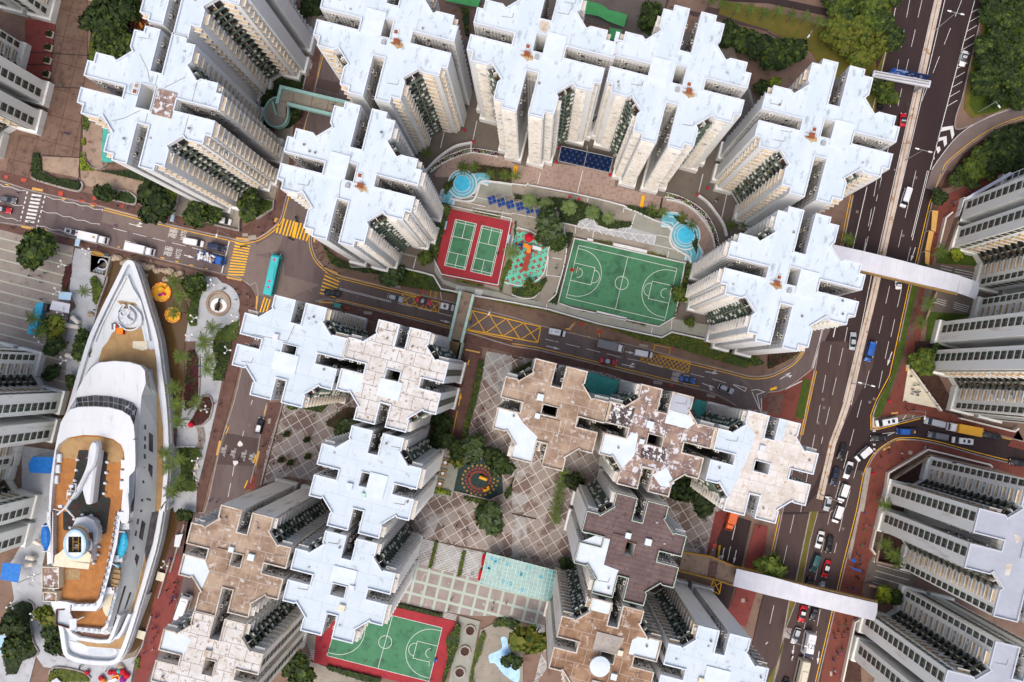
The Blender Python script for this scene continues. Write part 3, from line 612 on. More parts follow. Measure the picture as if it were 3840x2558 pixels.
# ------------------------------------------------------------- ground, roads and pavements
g = MB(); g.prism([(-900,-900),(900,-900),(900,900),(-900,900)], -.5, 0)
struct('ground', g, 'ground_paving')
ZR, ZP = .10, .22          # road and pavement levels
def hy(y, off=0): return None
# --- upper left: lane, red yard, ramps
slab('path', '00 540,-80 800,-80 800,560 760,820 740,1250 720,1568 360,1568 380,1230 440,860 460,600 500,250', ZP, 'plaza_brown')
slab('courtyard', '00 230,180 500,180 500,300 470,800 380,800 230,640', ZP, 'pavers_deep_red')
slab('courtyard', '00 60,1500 170,1240 400,1240 370,1568 | 01 350,120 60,20', ZP, 'plaza_brown')
slab('courtyard', '00 390,1440 730,1450 720,1568 | 01 735,80 700,60 390,0', ZP, 'tan_concrete')
slab('courtyard', '00 760,1100 940,1120 940,1500 980,1568 820,1568 760,1400', ZP, 'tan_concrete')
slab('courtyard', '00 830,1568 | 01 735,0 760,130 1260,240 1290,300 1500,300 1640,200 1600,110 1300,30', ZP, 'tan_concrete')
slab('pavement', '01 0,0 250,60 700,190 1270,320 1530,385 2200,545 2352,440 | 11 80,400 190,270 220,100 240,-200 | 10 420,1000 640,0 720,0 620,480 520,900 440,1200 320,1568 | 11 300,120 220,440 150,540 0,620 | 01 2352,650 2110,625 1500,480 960,335 430,215 250,170 0,90', ZP, 'pavers_brown')
slab('pavement', '01 1640,210 2160,350 2220,400 2200,550 1930,490 1530,390', ZP, 'podium_grey')
slab('pavement', '10 180,1180 350,1120 290,1568 | 11 200,100 170,280 0,240 | 01 2352,160 2300,130 | 10 0,1568 60,1400', ZP, 'podium_grey')
slab('pavement', '10 440,130 640,150 500,560 420,760 440,420', ZP, 'podium_grey')
slab('pavement', '10 1740,0 | 20 0,60 500,160 900,260 1000,420 1200,330 1330,240 1400,90 1420,0 900,-120 0,-260', ZP, 'podium_dark')
# --- streets
slab('road', '01 -300,10 0,90 250,170 430,215 960,335 1500,480 2110,625 2230,650 2352,630 | 11 80,590 180,510 235,430 290,225 380,-60 | 10 430,1200 520,900 610,500 700,100 760,-100 1100,-100 | 10 900,900 | 11 515,480 510,680 550,800 640,900 750,960 900,1000 1350,1110 1500,1150 1700,1190 1980,1260 2352,1350 | 21 265,1430 600,1510 850,1568 | 22 1000,20 1290,90 1640,190 1900,250 2050,290 2200,325 2352,315 | 32 120,265 250,180 320,90 400,-100 | 31 560,1200 700,1200 520,1568 | 32 480,0 400,255 160,430 0,465 | 22 2352,640 2060,590 1950,520 1850,475 1720,435 1450,375 1040,275 700,190 230,75 0,40 | 11 2352,1568 1930,1480 1530,1385 740,1190 620,1185 540,1200 | 12 105,560 105,620 60,760 10,1060 -50,1300 | 03 1800,560 1700,1100 1400,1568 1250,1568 1580,980 1650,620 1760,0 | 02 1880,1568 1985,1130 2055,850 2150,560 2225,240 | 11 -60,1568 10,1280 25,1130 0,1040 | 01 2352,1060 2210,985 2090,955 2030,940 1400,790 980,690 620,600 330,520 0,470 -300,400', ZR, 'asphalt')
for s_, m_ in (('11 0,690 160,590 250,600 200,740 0,770', 'asphalt_patch'), ('11 0,780 120,800 260,850 260,960 590,1050 380,1130 300,1190 0,1140 -180,900', 'asphalt_patch'),
    ('01 2110,640 2352,640 2352,1000 2210,985 2060,940', 'asphalt_patch'), ('10 560,720 780,760 760,860 540,800', 'asphalt_patch_dark'),
    ('02 2080,845 2400,900 2352,1150 1985,1130', 'asphalt_patch_dark'), ('01 960,345 2000,610 1900,720 1500,640 930,470', 'asphalt_patch'),
    ('22 1960,280 2140,340 2210,430 2190,435 2080,350', 'asphalt_patch')):
 slab('road_patch', s_, ZR+.05, m_, .04)
slab('road', '30 1150,-100 | 30 1190,-30 | 30 1190,0 900,1280 | 31 780,225 686,690 560,1240 475,1568 | 32 426,270 300,860 180,1300 130,1568 | 33 130,30 20,520 -80,900 -230,1600 480,1600 590,980 700,500 825,0 | 32 825,1568 890,1250 930,1130 1010,1010 1170,905 1400,910 1600,950 1950,1050 2352,1150 2600,1220 2600,980 2352,920 1500,710 1400,690 985,795 955,790 960,680 1010,550 1130,320 1195,0 | 31 1200,1568 1310,1060 1370,850 1500,300 1530,180 1620,0 | 30 1650,1500 1780,1390 1950,1260 2150,1150 2352,1080 2600,1000 2600,860 2352,960 2100,1040 1850,1160 1720,1190 1720,1150 1730,1060 1780,900 1850,600 1990,0 2020,-100', ZR, 'asphalt_dark')
slab('road', '30 2352,960 2100,1040 1850,1160 1700,1290 1550,1480 1500,1568 | 31 1450,160 1530,180 1620,0 | 30 1650,1500 1780,1390 1950,1260 2150,1150 2352,1080', ZR+.06, 'asphalt_patch')
slab('road', '32 1000,0 960,240 300,1568 130,1568 300,860 426,270 486,0', ZR+.06, 'asphalt_mid')
slab('road', '33 130,30 -230,1600 480,1600 590,980 700,500 825,0', ZR+.06, 'asphalt_mid')
slab('road', '32 130,1568 300,1568 640,1180 890,1190 825,1568', ZR+.075, 'asphalt_mid')
slab('road', '10 1400,-260 | 20 -400,-200 850,40 1400,120 1440,0 | 30 -500,-160 -400,-200 | 20 1500,-300 500,-330', ZR, 'asphalt_mid')
slab('road', '20 1440,60 1750,120 1800,60 2352,180 | 30 0,300 200,400 260,420 0,290 | 20 2200,250 1900,180 1680,150', ZR, 'asphalt_mid')
slab('road', '20 1400,-80 | 30 -300,-100 600,90 560,150 0,30 | 20 1960,10 1700,-50', ZR+.01, 'asphalt_dark')
slab('bank', '20 1900,0 2352,80 | 30 0,90 600,260 960,340 1120,400 1060,620 950,1200 900,1300 400,480 200,380 0,270 | 20 2200,230 1900,130', ZR+.03, 'dry_grass')
slab('bank', '30 560,-40 1190,-40 1060,500 1000,640 960,380 600,240', ZR+.04, 'soil')
slab('bank', '30 1990,-40 2400,-40 2400,930 2080,1040 1870,1080 1800,1000 1860,580 1960,300', ZP, 'dry_grass')
slab('bank', '30 2020,-40 2400,-40 2400,900 2080,1030 1900,1050 1850,960 1900,600 1990,300', ZP+.02, 'grass')
slab('bank', '30 2352,1110 2150,1180 1960,1290 1790,1420 1700,1568 | 31 1650,30 1590,160 1640,160 2060,40 | 31 2352,-60', ZP, 'soil')
# --- pavements by the main street (lower side) and left plaza
slab('plaza', '01 0,540 680,700 650,900 560,1110 640,1200 600,1568 | 02 700,100 620,500 560,640 430,700 300,560 0,620 | 02 0,-20 | 01 -100,1568 -100,560', ZP, 'stripe_paving')
slab('pavement', '01 -100,470 0,490 620,620 980,710 1400,810 2030,965 2210,1010 2300,1080 2352,1180 | 11 0,1290 -30,1568 | 02 2200,240 2120,560 2040,850 1960,1130 1850,1568 | 03 1740,0 1640,620 1560,980 1330,1568 1200,1568 1330,1100 1440,700 1560,300 1700,0 | 02 1780,1568 1870,1130 2000,600 2090,220 2100,0 | 01 2200,1400 2130,1100 2000,1040 1990,970 1600,860 1300,800 1000,760 680,690 300,620 0,540 -100,520', ZP+.01, 'pavers_brown')
slab('pavement', '03 1640,370 1680,600 1590,980 1330,1600 1230,1600 1330,1080 1440,740 1560,420', ZP+.04, 'pavers_deep_red')
slab('pavement', '02 2352,1350 2250,1368 2330,1180', ZP, 'pavers_deep_red')
slab('plaza', '01 690,710 1000,770 960,1000 900,1250 850,1450 800,1568 | 02 700,330 600,330 620,60 640,0 | 01 600,1568 650,1300 700,1250 640,1100 650,900', ZP+.02, 'pale_concrete')
slab('plaza', '01 1780,960 1990,980 2140,1130 2200,1320 2200,1420 2120,1568 | 02 2090,100 2000,560 1870,1120 1810,1350 1800,1568 1600,1568 1560,1380 1520,1320 1560,780 1640,790 1700,500 1780,300 1800,0 | 01 1700,1568 1720,1440 1760,1200 1840,1100', ZP+.02, 'pale_concrete')
slab('plaza', '02 200,960 500,1000 470,1568 | 03 500,0 390,500 390,820 500,840 560,1330 780,1400 1050,1390 1250,1330 1200,1568 440,1568 480,1440 400,1430 330,1330 270,1568 0,1568 -50,1240 130,800 80,500 200,300', ZP+.01, 'pale_concrete')
slab('pond', '01 1010,780 1280,800 1700,960 1660,1080 1720,1250 1730,1440 1700,1568 | 02 1690,200 1700,330 1620,780 1560,790 1560,980 1620,980 1600,1568 | 03 1640,0 1640,120 1560,440 1440,780 1300,1200 1200,1420 1060,1420 700,1380 520,1100 500,820 400,500 480,0 | 02 440,1568 500,900 700,250 800,0 | 01 900,1250 960,1000', ZP+.05, 'water')
# --- alley between the towers
slab('path', '12 1900,0 2080,70 2060,200 1900,840 1850,960 1760,980 1700,900 1800,480', ZP, 'pavers_brown')
slab('path', '12 1880,30 2080,80 2060,160 1860,180', ZP+.03, 'pavers_brown')
slab('pavement', '11 780,1200 1530,1395 1930,1490 2352,1568 | 22 0,50 230,85 700,200 1040,285 1450,385 1850,490 1990,570 2060,600 1500,560 1100,400 300,220 180,170 0,130 | 12 2352,110 2120,60 1920,20 | 11 1700,1568 1300,1470 700,1240', ZP+.012, 'pavers_brown')
slab('pavement', '12 105,570 245,560 50,1568 -100,1568 10,1150 60,760', ZP+.01, 'pavers_brown')
slab('plaza', '12 245,560 900,500 1000,700 900,1150 600,1300 300,1240 40,1320 100,1000', ZP+.02, 'grid_paving')
slab('plaza', '12 2120,90 2352,130 | 22 400,200 900,300 1500,560 2352,640 | 32 -50,800 | 23 1900,0 1850,400 1600,420 1300,500 400,560 0,450 | 13 2130,360 1480,240 1440,50 1440,0 | 12 1480,1568 1640,1400 1640,1000 1900,900 1960,700', ZP+.02, 'grid_paving')
slab('plaza', '12 2120,90 2352,140 2352,460 2270,640 2220,480 2140,400 2080,330', ZP+.05, 'grid_paving_light')
for s_ in ('22 0,1080 220,1120 60,1300 0,1240', '22 0,1390 160,1420 100,1568 0,1568', '23 0,50 120,60 170,420 0,430', '13 1500,60 1700,40 1620,230 1520,240'):
 slab('plaza', s_, ZP+.07, 'grid_paving_light')
slab('plaza', '12 1700,1060 1870,1080 1800,1440 1620,1400 1650,1240', ZP+.06, 'courtyard_sage')
slab('steps', '13 1480,240 2110,380 2040,620 1420,500', ZP+.03, 'grid_paving_light')
slab('plaza', '13 1440,470 2040,620 2352,740 | 23 330,830 300,1060 0,990 | 13 2170,960 1990,960 1640,910 1300,830 1380,560', ZP+.04, 'square_paving')
slab('path', '23 200,1030 300,1060 320,1440 240,1568 200,1568 270,1300', ZP+.06, 'grid_paving_light')
slab('pavement', '13 1870,960 2060,1010 2040,1100 1960,1568 1770,1568', ZP+.05, 'courtyard_sage')
slab('path', '13 2060,1090 2352,950 | 23 100,1300 100,1568 | 13 1990,1568', ZP+.055, 'podium_grey')
slab('pavement', '13 430,1120 600,1150 500,1568 900,1568 640,1430 530,1380', ZP+.03, 'podium_grey')
slab('pavement', '13 500,1380 1100,1568 400,1568', ZP+.045, 'podium_grey')
# --- right part
slab('pavement', '32 0,480 160,440 400,262 425,270 300,860 100,860 -100,640', ZP, 'pavers_red')
slab('pavement', '32 0,490 150,480 110,680 0,660', ZP+.03, 'pavers_brown')
slab('pavement', '23 1870,0 2000,0 1800,440 1780,420', ZP+.04, 'pavers_deep_red')
slab('road', '23 1900,0 2200,90 2110,500 1950,1000 1850,900 1870,440', ZR+.05, 'asphalt_dark')
slab('pavement', '23 2230,120 2352,140 2300,560 2150,1060 1950,1000 2120,560', ZP+.03, 'pavers_deep_red')
slab('pavement', '31 1620,0 1700,0 1600,180 1660,330 1640,420 1500,880 1450,1100 1380,1568 | 32 1240,300 1080,600 1040,690 975,700 1010,550 1130,320 1195,0 | 31 1200,1568 1310,1060 1370,850 1500,300', ZP, 'pavers_brown')
slab('pavement', '31 1620,230 2050,50 2352,-80 2352,0 2240,20 1830,260 1740,380 1640,450 1560,700 1500,880 1440,1100 1400,1568 | 32 1340,200 1300,230 1250,540 1570,620 1600,640 1760,700 2300,820 2200,960 2352,1000 2352,920 1500,700 1400,680 1300,665 1040,695 1080,600 1270,150 1275,0 | 31 1330,1568 1400,1100 1470,700 1530,400', ZP+.02, 'pavers_red')
slab('grass_verge', '31 1390,850 1470,850 1370,1090 1260,1568 1210,1568 1320,1060', ZP+.03, 'grass')
slab('grass_verge', '32 1200,0 1270,0 1230,150 1080,580 1030,690 970,700 1010,560 1130,330', ZP+.03, 'grass')
slab('grass_verge', '32 325,345 390,355 330,715 250,700', ZP+.05, 'grass')
slab('grass_verge', '33 420,0 460,0 390,260 320,640 260,820 170,1060 100,1450 40,1600 110,1568 -30,1600 80,1400 190,830 250,640 380,0', ZP-.04, 'dry_grass')
slab('pavement', '32 1170,915 1400,920 1600,960 1950,1060 2352,1160 2352,1250 2060,1160 1500,1000 1110,1210 1050,1568 | 33 1030,0 960,340 1000,410 940,430 880,640 860,760 1000,1000 800,1060 680,1568 480,1568 590,980 700,500 825,0 | 32 825,1568 890,1250 930,1130 1010,1010', ZP+.01, 'pavers_red')
slab('pavement', '32 900,1160 950,1160 880,1568 | 33 850,0 760,430 735,430 825,0 | 32 830,1568', ZP+.04, 'concrete')
slab('pavement', '33 940,430 1380,560 1330,760 1270,760 960,640 880,650', ZP+.05, 'podium_dark')
slab('planting_bed', '32 1110,1210 1500,1050 1560,1100 1560,1300 1160,1310 1100,1568 | 33 1080,0 1050,250 980,480 1350,560 1400,300 1050,190 | 33 1060,0 1030,0 | 32 1050,1568', ZP+.03, 'soil')
slab('planting_bed', '32 1350,0 1600,0 1560,300 1750,650 1800,700 1600,640 1420,420 1340,220', ZP+.03, 'soil')
slab('plaza', '32 1290,230 1580,620 1240,550', ZP+.06, 'cream')
slab('planting_bed', '33 850,1000 780,1060 690,1568 860,1568 840,1200 890,1010', ZP+.03, 'soil')
slab('pavement', '31 1450,860 2020,920 1980,1330 1400,1290 1440,1090', ZP+.05, 'podium_dark')
slab('planting_bed', '31 1560,700 1680,740 1900,790 2030,900 1850,870 1550,850', ZP+.07, 'grass')
slab('planting_bed', '31 1480,1290 1900,1320 1600,1400 1590,1568 | 32 1560,60 1400,0 | 31 1450,1568', ZP+.07, 'grass')
# --- raised courtyard between the white towers
podium = MB(); pp = W('10 1480,1568 | 11 860,-200 860,880 | 11 1290,880 1550,940 1630,965 1700,1085 1870,1120 2100,1160 2352,1205 | 21 330,1270 800,1405 1380,1530 1470,1480 1830,1560 2300,1500 2352,1000 | 31 200,300 | 30 -200,700 | 20 2300,1300 2000,300 1000,300 0,300 | 10 1700,400 1300,600', PZ)
podium.prism([(p.x, p.y) for p in pp], 0, PZ-.06, 0, side_mi=1); struct('courtyard', podium, ['podium_dark', 'wall_white'])
def pod(name, s, mat, dz=0): return slab(name, s, PZ + dz, mat, .10)
pod('driveway', '10 1640,1600 1740,1480 1850,1420 1960,1395 2100,1405 2352,1450 | 20 0,1500 130,1530 380,1500 950,1568 | 21 945,140 1390,245 1410,235 1550,265 1700,350 1800,480 1860,620 1870,720 1720,900 1650,860 1710,760 1680,560 1560,440 1390,460 1250,330 1040,310 0,110 | 11 2200,100 2000,-40 1850,0 1780,60 1650,60', 'driveway')
pod('courtyard', '11 1790,270 1830,180 2000,250 2030,120 2080,80 2352,130 | 21 0,120 150,140 1030,320 1400,450 1480,520 1450,640 1600,720 1630,780 1600,850 580,600 560,640 480,560 430,780 400,1100 330,1200 0,1150 | 11 2100,1060 1740,380 1790,350', 'podium_grey', .05)
pod('courtyard', '21 1110,380 1400,450 1480,520 1450,640 1600,720 1620,780 1590,845 1300,760 1330,600 1100,530', 'courtyard_sage', .09)
pod('courtyard', '11 1790,270 1830,185 2000,255 2040,120 2080,80 2352,140 2352,240 2130,220 2120,300 1800,260', 'courtyard_sage', .09)
pod('courtyard', '21 600,500 660,430 780,460 800,510 900,540 960,510 1110,530 1330,590 1310,690 600,520', 'pale_concrete', .10)
pod('path', '11 1290,760 1640,830 1640,930 1720,1040 1880,1100 2100,1140 2352,1200 | 21 330,1262 800,1395 1380,1515 1470,1465 1800,1535 1820,1420 1480,1360 1360,1430 560,1270 430,1220 320,1210 0,1160 | 11 2210,1110 1860,1050 1720,1000 1640,830 1300,740', 'courtyard_sage', .06)
pod('path', '21 140,440 480,500 500,740 430,1080 400,1140 330,1260 240,1200 310,960 340,780 330,740 400,740 400,640 360,590 130,560', 'podium_grey', .11)
# ------------------------------------------------------------- sports courts
def court(label, corners, red, lines_mat='court_line', half=False, z=PZ+.2, green='court_green', field=None):
 T = thing('basketball_court', label, 'court', tuple(W(corners, z)[0]))
 return T
def ob(name, s, z, mat, thick, parent_loc=None):
 pts = W(s, z); mb = MB(); mb.prism([(p.x, p.y) for p in pts], z-thick, z); return mb.mesh(name, [mat])
def attach(T, name, mb, mats, smooth=False):
 """mesh given in world coordinates, hung under thing T"""
 inv = T.matrix_basis.inverted() if False else (Matrix.LocRotScale(T.location, T.rotation_euler, T.scale)).inverted()
 mb.v = [tuple(inv @ Vector(v)) for v in mb.v]; return link(name, mb.mesh(name, mats, smooth), T)
def bilin(c, u, v):
 return (c[0]*(1-u)*(1-v) + c[1]*u*(1-v) + c[2]*u*v + c[3]*(1-u)*v)
# badminton courts
zc = PZ + .12
T = thing('badminton_courts', 'twin green badminton courts on a red floor', 'sports court', tuple(W1('11 2000,650', zc)))
mb = MB(); pts = W('11 1790,352 2352,470 2352,470 | 21 10,480 | 11 2230,1068 1720,970 1660,830 1700,640', zc); mb.prism([(p.x,p.y) for p in pts], zc-.1, zc); attach(T, 'floor', mb, 'court_red')
for cs in ('11 1833,447 2027,490 1922,914 1730,870', '11 2073,503 2265,548 2165,970 1970,925'):
 c = W(cs, zc+.012); mb = MB(); mb.prism([(p.x,p.y) for p in c], zc+.002, zc+.012); attach(T, 'playing_field', mb, 'court_green')
 ln = MB()
 def seg(u0, v0, u1, v1): ln.ribbon([bilin(c, u0, v0), bilin(c, u1, v1)], .11, zc+.02)
 for v in (0, .055, .36, .70, .945, 1): seg(0, v, 1, v)
 for u in (0, .07, .93, 1): seg(u, 0, u, 1)
 seg(.5, 0, .5, .36); seg(.5, .70, .5, 1)
 attach(T, 'court_lines', ln, 'court_line')
fw = MB(); fw.wall(W('11 1790,352 2352,470 2230,1068 1720,970 1650,830', 0), .22, PZ, PZ+.7, closed=True); item('low_wall', fw, 'white_kerb', 'low white wall round the twin badminton courts', 'wall')
for i, (s_, l_) in enumerate((('11 1745,505', 'pale blue bench on the left side of the badminton courts'), ('11 2322,630', 'pale blue bench on the right side of the badminton courts'))):
 p = W1(s_, zc); bn = MB(); bn.box(-.25, .25, -1.2, 1.2, .38, .48); bn.box(-.2, .2, -1.1, -.95, 0, .38); bn.box(-.2, .2, .95, 1.1, 0, .38); bn.box(.22, .28, -1.2, 1.2, .48, .9)
 o = item('bench', bn, 'ring_blue', l_, 'bench', 'benches at the badminton courts'); o.location = p; o.rotation_euler.z = -TH
def bball(label, outer, inner, z, margin_mat, only=None, surround=None):
 c = W(inner, z+.02); T = thing('basketball_court', label, 'sports court', tuple((c[0]+c[2])/2))
 mb = MB(); pts = W(outer, z); mb.prism([(p.x,p.y) for p in pts], z-.1, z+.005); attach(T, 'floor', mb, margin_mat)
 if surround: mb = MB(); pts = W(surround, z); mb.prism([(p.x,p.y) for p in pts], z-.05, z+.012); attach(T, 'playing_field', mb, 'court_green')
 U = (c[1]-c[0]).length; V = (c[3]-c[0]).length; ln = MB()
 def pt(x, y): return bilin(c, x/U, y/V)
 def pl(ps, wd=.10): ln.ribbon([pt(*p) for p in ps], wd, z+.03)
 def arc(cx, cy, r, a0, a1, n=24): return [(cx + r*math.cos(math.radians(a0+(a1-a0)*i/n)), cy + r*math.sin(math.radians(a0+(a1-a0)*i/n))) for i in range(n+1)]
 pl([(0,0),(U,0)]); pl([(U,0),(U,V)]); pl([(U,V),(0,V)]); pl([(0,V),(0,0)]); pl([(U/2,0),(U/2,V)]); pl(arc(U/2, V/2, 1.8, 0, 360, 32))
 R3 = min(6.75, V/2-.9)
 for s in (0, 1):
  X = (lambda x: x) if s == 0 else (lambda x: U - x)
  fx = lambda ps: [(X(a), b) for a, b in ps]
  pl(fx([(0, V/2-R3), (1.5, V/2-R3)])); pl(fx([(0, V/2+R3), (1.5, V/2+R3)])); pl(fx(arc(1.5, V/2, R3, -90, 90)))
  pl(fx([(0, V/2-2.45), (5.8, V/2-2.45), (5.8, V/2+2.45), (0, V/2+2.45)])); pl(fx(arc(5.8, V/2, 1.8, -90, 90))); pl(fx(arc(1.5, V/2, 1.3, -90, 90)))
 attach(T, 'court_lines', ln, 'court_line')
 return T, pt, U, V
T, pt, U, V = bball('green basketball court in the raised courtyard', '21 570,620 1590,850 1480,1350 1350,1425 425,1210', '21 613,687 1516,898 1402,1380 498,1167', PZ+.12, 'court_green')
def hoop(p, ang, label):
 H = thing('basketball_hoop', label, 'basketball hoop', tuple(p), ang, 'basketball hoops')
 m = MB(); m.bar((-1.2,0,0), (-1.2,0,2.9), .12); m.bar((-1.2,0,2.8), (0,0,3.2), .07); m.box(-1.7,-.9,-.4,.4,0,.5,0); link('post', m.mesh('post', ['lamp_red' if 'red' in label else 'canopy_blue']), H)
 m = MB(); m.box(0,.06,-.9,.9,2.75,3.8); link('backboard', m.mesh('backboard', ['court_line']), H)
 m = MB()
 for i in range(12):
  a, b = 2*math.pi*i/12, 2*math.pi*(i+1)/12; m.bar((.35+.23*math.cos(a), .23*math.sin(a), 3.05), (.35+.23*math.cos(b), .23*math.sin(b), 3.05), .025, 0, 4)
 link('rim', m.mesh('rim', ['fest_orange']), H)
hoop(W1('21 590,925', PZ+.14), -TH, 'hoop with a red base at the left end of the courtyard basketball court')
hoop(W1('21 1440,1120', PZ+.14), math.pi-TH, 'hoop at the right end of the courtyard basketball court beside the hedge')
T, pt, U, V = bball('lower basketball court with a red surround', '13 1270,875 1830,1010 1820,1100 1700,1650 530,1390 550,1150 700,1000', '13 800,845 1710,1070 1590,1563 650,1325', .3, 'court_red', surround='13 800,845 1710,1070 1590,1563 650,1325')
hoop(W1('13 1610,1350', .35), math.pi-TH, 'hoop at the right end of the lower basketball court')
# turquoise playground floor with red squares
T = thing('playground_floor', 'turquoise rubber play floor with clusters of dark red squares', 'playground floor', tuple(W1('21 150,850', PZ)))
zf = PZ+.22; o_ = smooth_pts(q('21 45,560 90,560 200,600 330,700 330,760 290,960 180,1050 60,1070 -60,1040 | 11 2280,1010 2300,920 | 21 -30,850 15,760 0,700'), 4, True)
mb = MB(); mb.prism([(P(x,y,zf).x, P(x,y,zf).y) for x,y in o_], zf-.1, zf); attach(T, 'floor', mb, 'play_turquoise')
mb = MB(); base = W1('21 150,850', zf)
e1 = Vector((math.cos(-TH), math.sin(-TH), 0)); e2 = Vector((-e1.y, e1.x, 0)); poly_ = [P(x,y,zf) for x,y in o_]
def inside(p, pl):
 c = False; n = len(pl)
 for i in range(n):
  a, b = pl[i], pl[i-1]
  if (a[1] > p[1]) != (b[1] > p[1]) and p[0] < (b[0]-a[0])*(p[1]-a[1])/(b[1]-a[1]) + a[0]: c = not c
 return c
for i in range(-6, 7):
 for j in range(-10, 11):
  cc_ = base + e1*(i*1.5) + e2*(j*1.75 + (i % 2)*.85)
  for dx, dy in ((0,0),(.42,0),(-.42,0),(0,.42),(0,-.42)) if (i*7+j*5) % 3 else ((.3,.3),(-.3,-.3),(-.3,.3)):
   pp_ = cc_ + e1*dx + e2*dy
   if inside(pp_, poly_):
    r = .2; mb.add([pp_ + e1*a*r + e2*b*r + Vector((0,0,.006)) for a, b in ((-1,-1),(1,-1),(1,1),(-1,1))], [(0,1,2,3)])
attach(T, 'floor_squares', mb, 'play_red')
kw = MB(); kw.wall([P(x,y) for x,y in o_], .3, PZ, PZ+.5, closed=True); item('low_wall', kw, 'white_kerb', 'curving white kerb round the turquoise play floor', 'wall')
# dark playground
T = thing('playground_floor', 'dark rubber play floor with yellow slides under trees', 'playground floor', tuple(W1('12 2050,1280', .3)))
mb = MB(); pts = W('12 1870,1120 2100,1080 2260,1200 2270,1400 2150,1455 1815,1375', .34); mb.prism([(p.x,p.y) for p in pts], .1, .34); attach(T, 'floor', mb, 'play_dark')
mb = MB(); c0 = W1('12 2050,1270', .345)
for i in range(70):
 a = i*.28; r = 2.2 + .045*i; p_ = c0 + Vector((math.cos(a)*r, math.sin(a)*r*.9, 0))
 if inside(p_, pts): mb.add([p_ + e1*x*.28 + e2*y*.28 for x, y in ((-1,-1),(1,-1),(1,1),(-1,1))], [(0,1,2,3)], 0 if i < 42 else 1)
attach(T, 'floor_squares', mb, ['play_red', 'gold'])
kw = MB(); kw.wall(W('12 1815,1375 2150,1455 2270,1400 2352,1330 | 22 40,1230 0,1150 | 12 2352,1120 2150,1000', 0), .35, 0, .7); item('low_wall', kw, 'concrete', 'angular concrete kerb round the dark play floor', 'wall')
# paddling pool, bottom
mb = MB(); o_ = smooth_pts(q('13 2250,1160 2300,1160 2320,1250 2352,1300 | 23 60,1350 60,1568 | 13 2280,1500 2200,1400 2150,1390 2140,1320 2200,1290 2260,1250'), 4, True); mb.prism([(P(x,y,.3).x, P(x,y,.3).y) for x,y in o_], .1, .34)
item('paddling_pool', mb, 'pool_pale', 'pale blue curving paddling pool floor near the lower edge', 'pool')
# ------------------------------------------------------------- kerbs and road markings
ZM = ZR + .13
kb = MB()
def kerb(s, wd=.3, n=3, z=ZP+.05, mb=None):
 pts = smooth_pts(q(s), n) if n > 1 else q(s)
 (mb or kb).wall([P(x, y) for x, y in pts], wd, 0, z)
K1 = '01 -300,10 0,92 250,172 430,217 960,337 1500,482 2110,620 2230,645 2352,625 | 11 80,585 180,505 232,430 286,225 375,-60 | 10 437,1200 525,900 605,500 690,100'
kerb(K1)
K2 = '11 519,580 514,680 554,800 644,896 754,956 904,996 1350,1106 1700,1186 1980,1256 2352,1346 | 21 265,1426 600,1506 850,1565 | 22 1000,16 1290,86 1640,186 1900,246 2050,286 2200,321 2352,311 | 32 120,262 250,178 322,88'
kerb(K2)
kerb('01 -300,404 0,474 330,524 620,604 980,694 1400,794 2030,944 2090,959 2210,989 2300,1050 | 11 -2,1030 22,1130 6,1280 -60,1568')
kerb('02 2228,240 2153,560 2058,850 1988,1130 1883,1568 | 03 1763,0 1652,620 1583,980 1253,1568')
kerb('12 102,560 98,620 58,760 10,1060 -50,1300')
kerb('22 2060,592 1950,524 1850,479 1720,439 1450,379 1040,279 700,194 230,79 0,44 | 11 1930,1484 1530,1389 740,1194 620,1189 545,1204')
kerb('31 781,225 688,690 560,1240 | 31 475,1568 | 32 428,270 302,860 131,1568 | 33 22,520', n=1)
kerb('31 1622,0 1532,180 1502,300 1372,850 1312,1060 1202,1568 | 32 1132,320 1012,550 962,680 957,795 990,800 1400,692 1500,712 2352,922')
kerb('32 2352,1152 1950,1052 1600,952 1400,912 1170,902 1010,1008 928,1130 888,1250 828,1568 | 33 703,500 593,980 453,1568')
kerb('30 2352,958 2100,1038 1850,1158 1722,1186 1728,1060 1782,900 1852,600 1990,0')
kerb('30 2352,1084 2150,1154 1950,1264 1780,1394 1654,1504 | 31 1626,0')
kerb('32 0,468 160,434 400,258')
struct('kerbs', kb, 'kerb_stone')
WM, YM = MB(), MB()
def line(s, wd=.12, y=False, dash=None, n=1, z=ZM):
 pts = smooth_pts(q(s), n) if n > 1 else q(s); ps = [P(x, yy, z) for x, yy in pts]; mb = YM if y else WM
 if not dash: mb.ribbon(ps, wd); return
 on, off = dash; acc = 0; cur = []
 # walk the polyline and cut it into dashes
 step = .25; samples = []
 for a, b in zip(ps[:-1], ps[1:]):
  L = (b-a).length; k = max(1, int(L/step))
  for i in range(k): samples.append(a + (b-a)*i/k)
 samples.append(ps[-1]); d = 0; last = samples[0]
 for p_ in samples:
  d += (p_-last).length; last = p_; ph = d % (on+off)
  if ph < on: cur.append(p_)
  else:
   if len(cur) > 1: mb.ribbon([cur[0], cur[len(cur)//2], cur[-1]] if len(cur) > 2 else cur, wd)
   cur = []
 if len(cur) > 1: mb.ribbon(cur, wd)
def dbl(s, n=3):
 pts = smooth_pts(q(s), n); ps = [P(x, y, ZM) for x, y in pts]
 t = MB(); t.ribbon(ps, .62); k = len(ps)
 for side in (t.v[:k], t.v[k:]): YM.ribbon([Vector(v) for v in side], .18)
def quad(s, y=False):
 ps = W(s, ZM); mb = (YM if y else WM); mb.prism([(p.x, p.y) for p in ps], ZM, ZM)
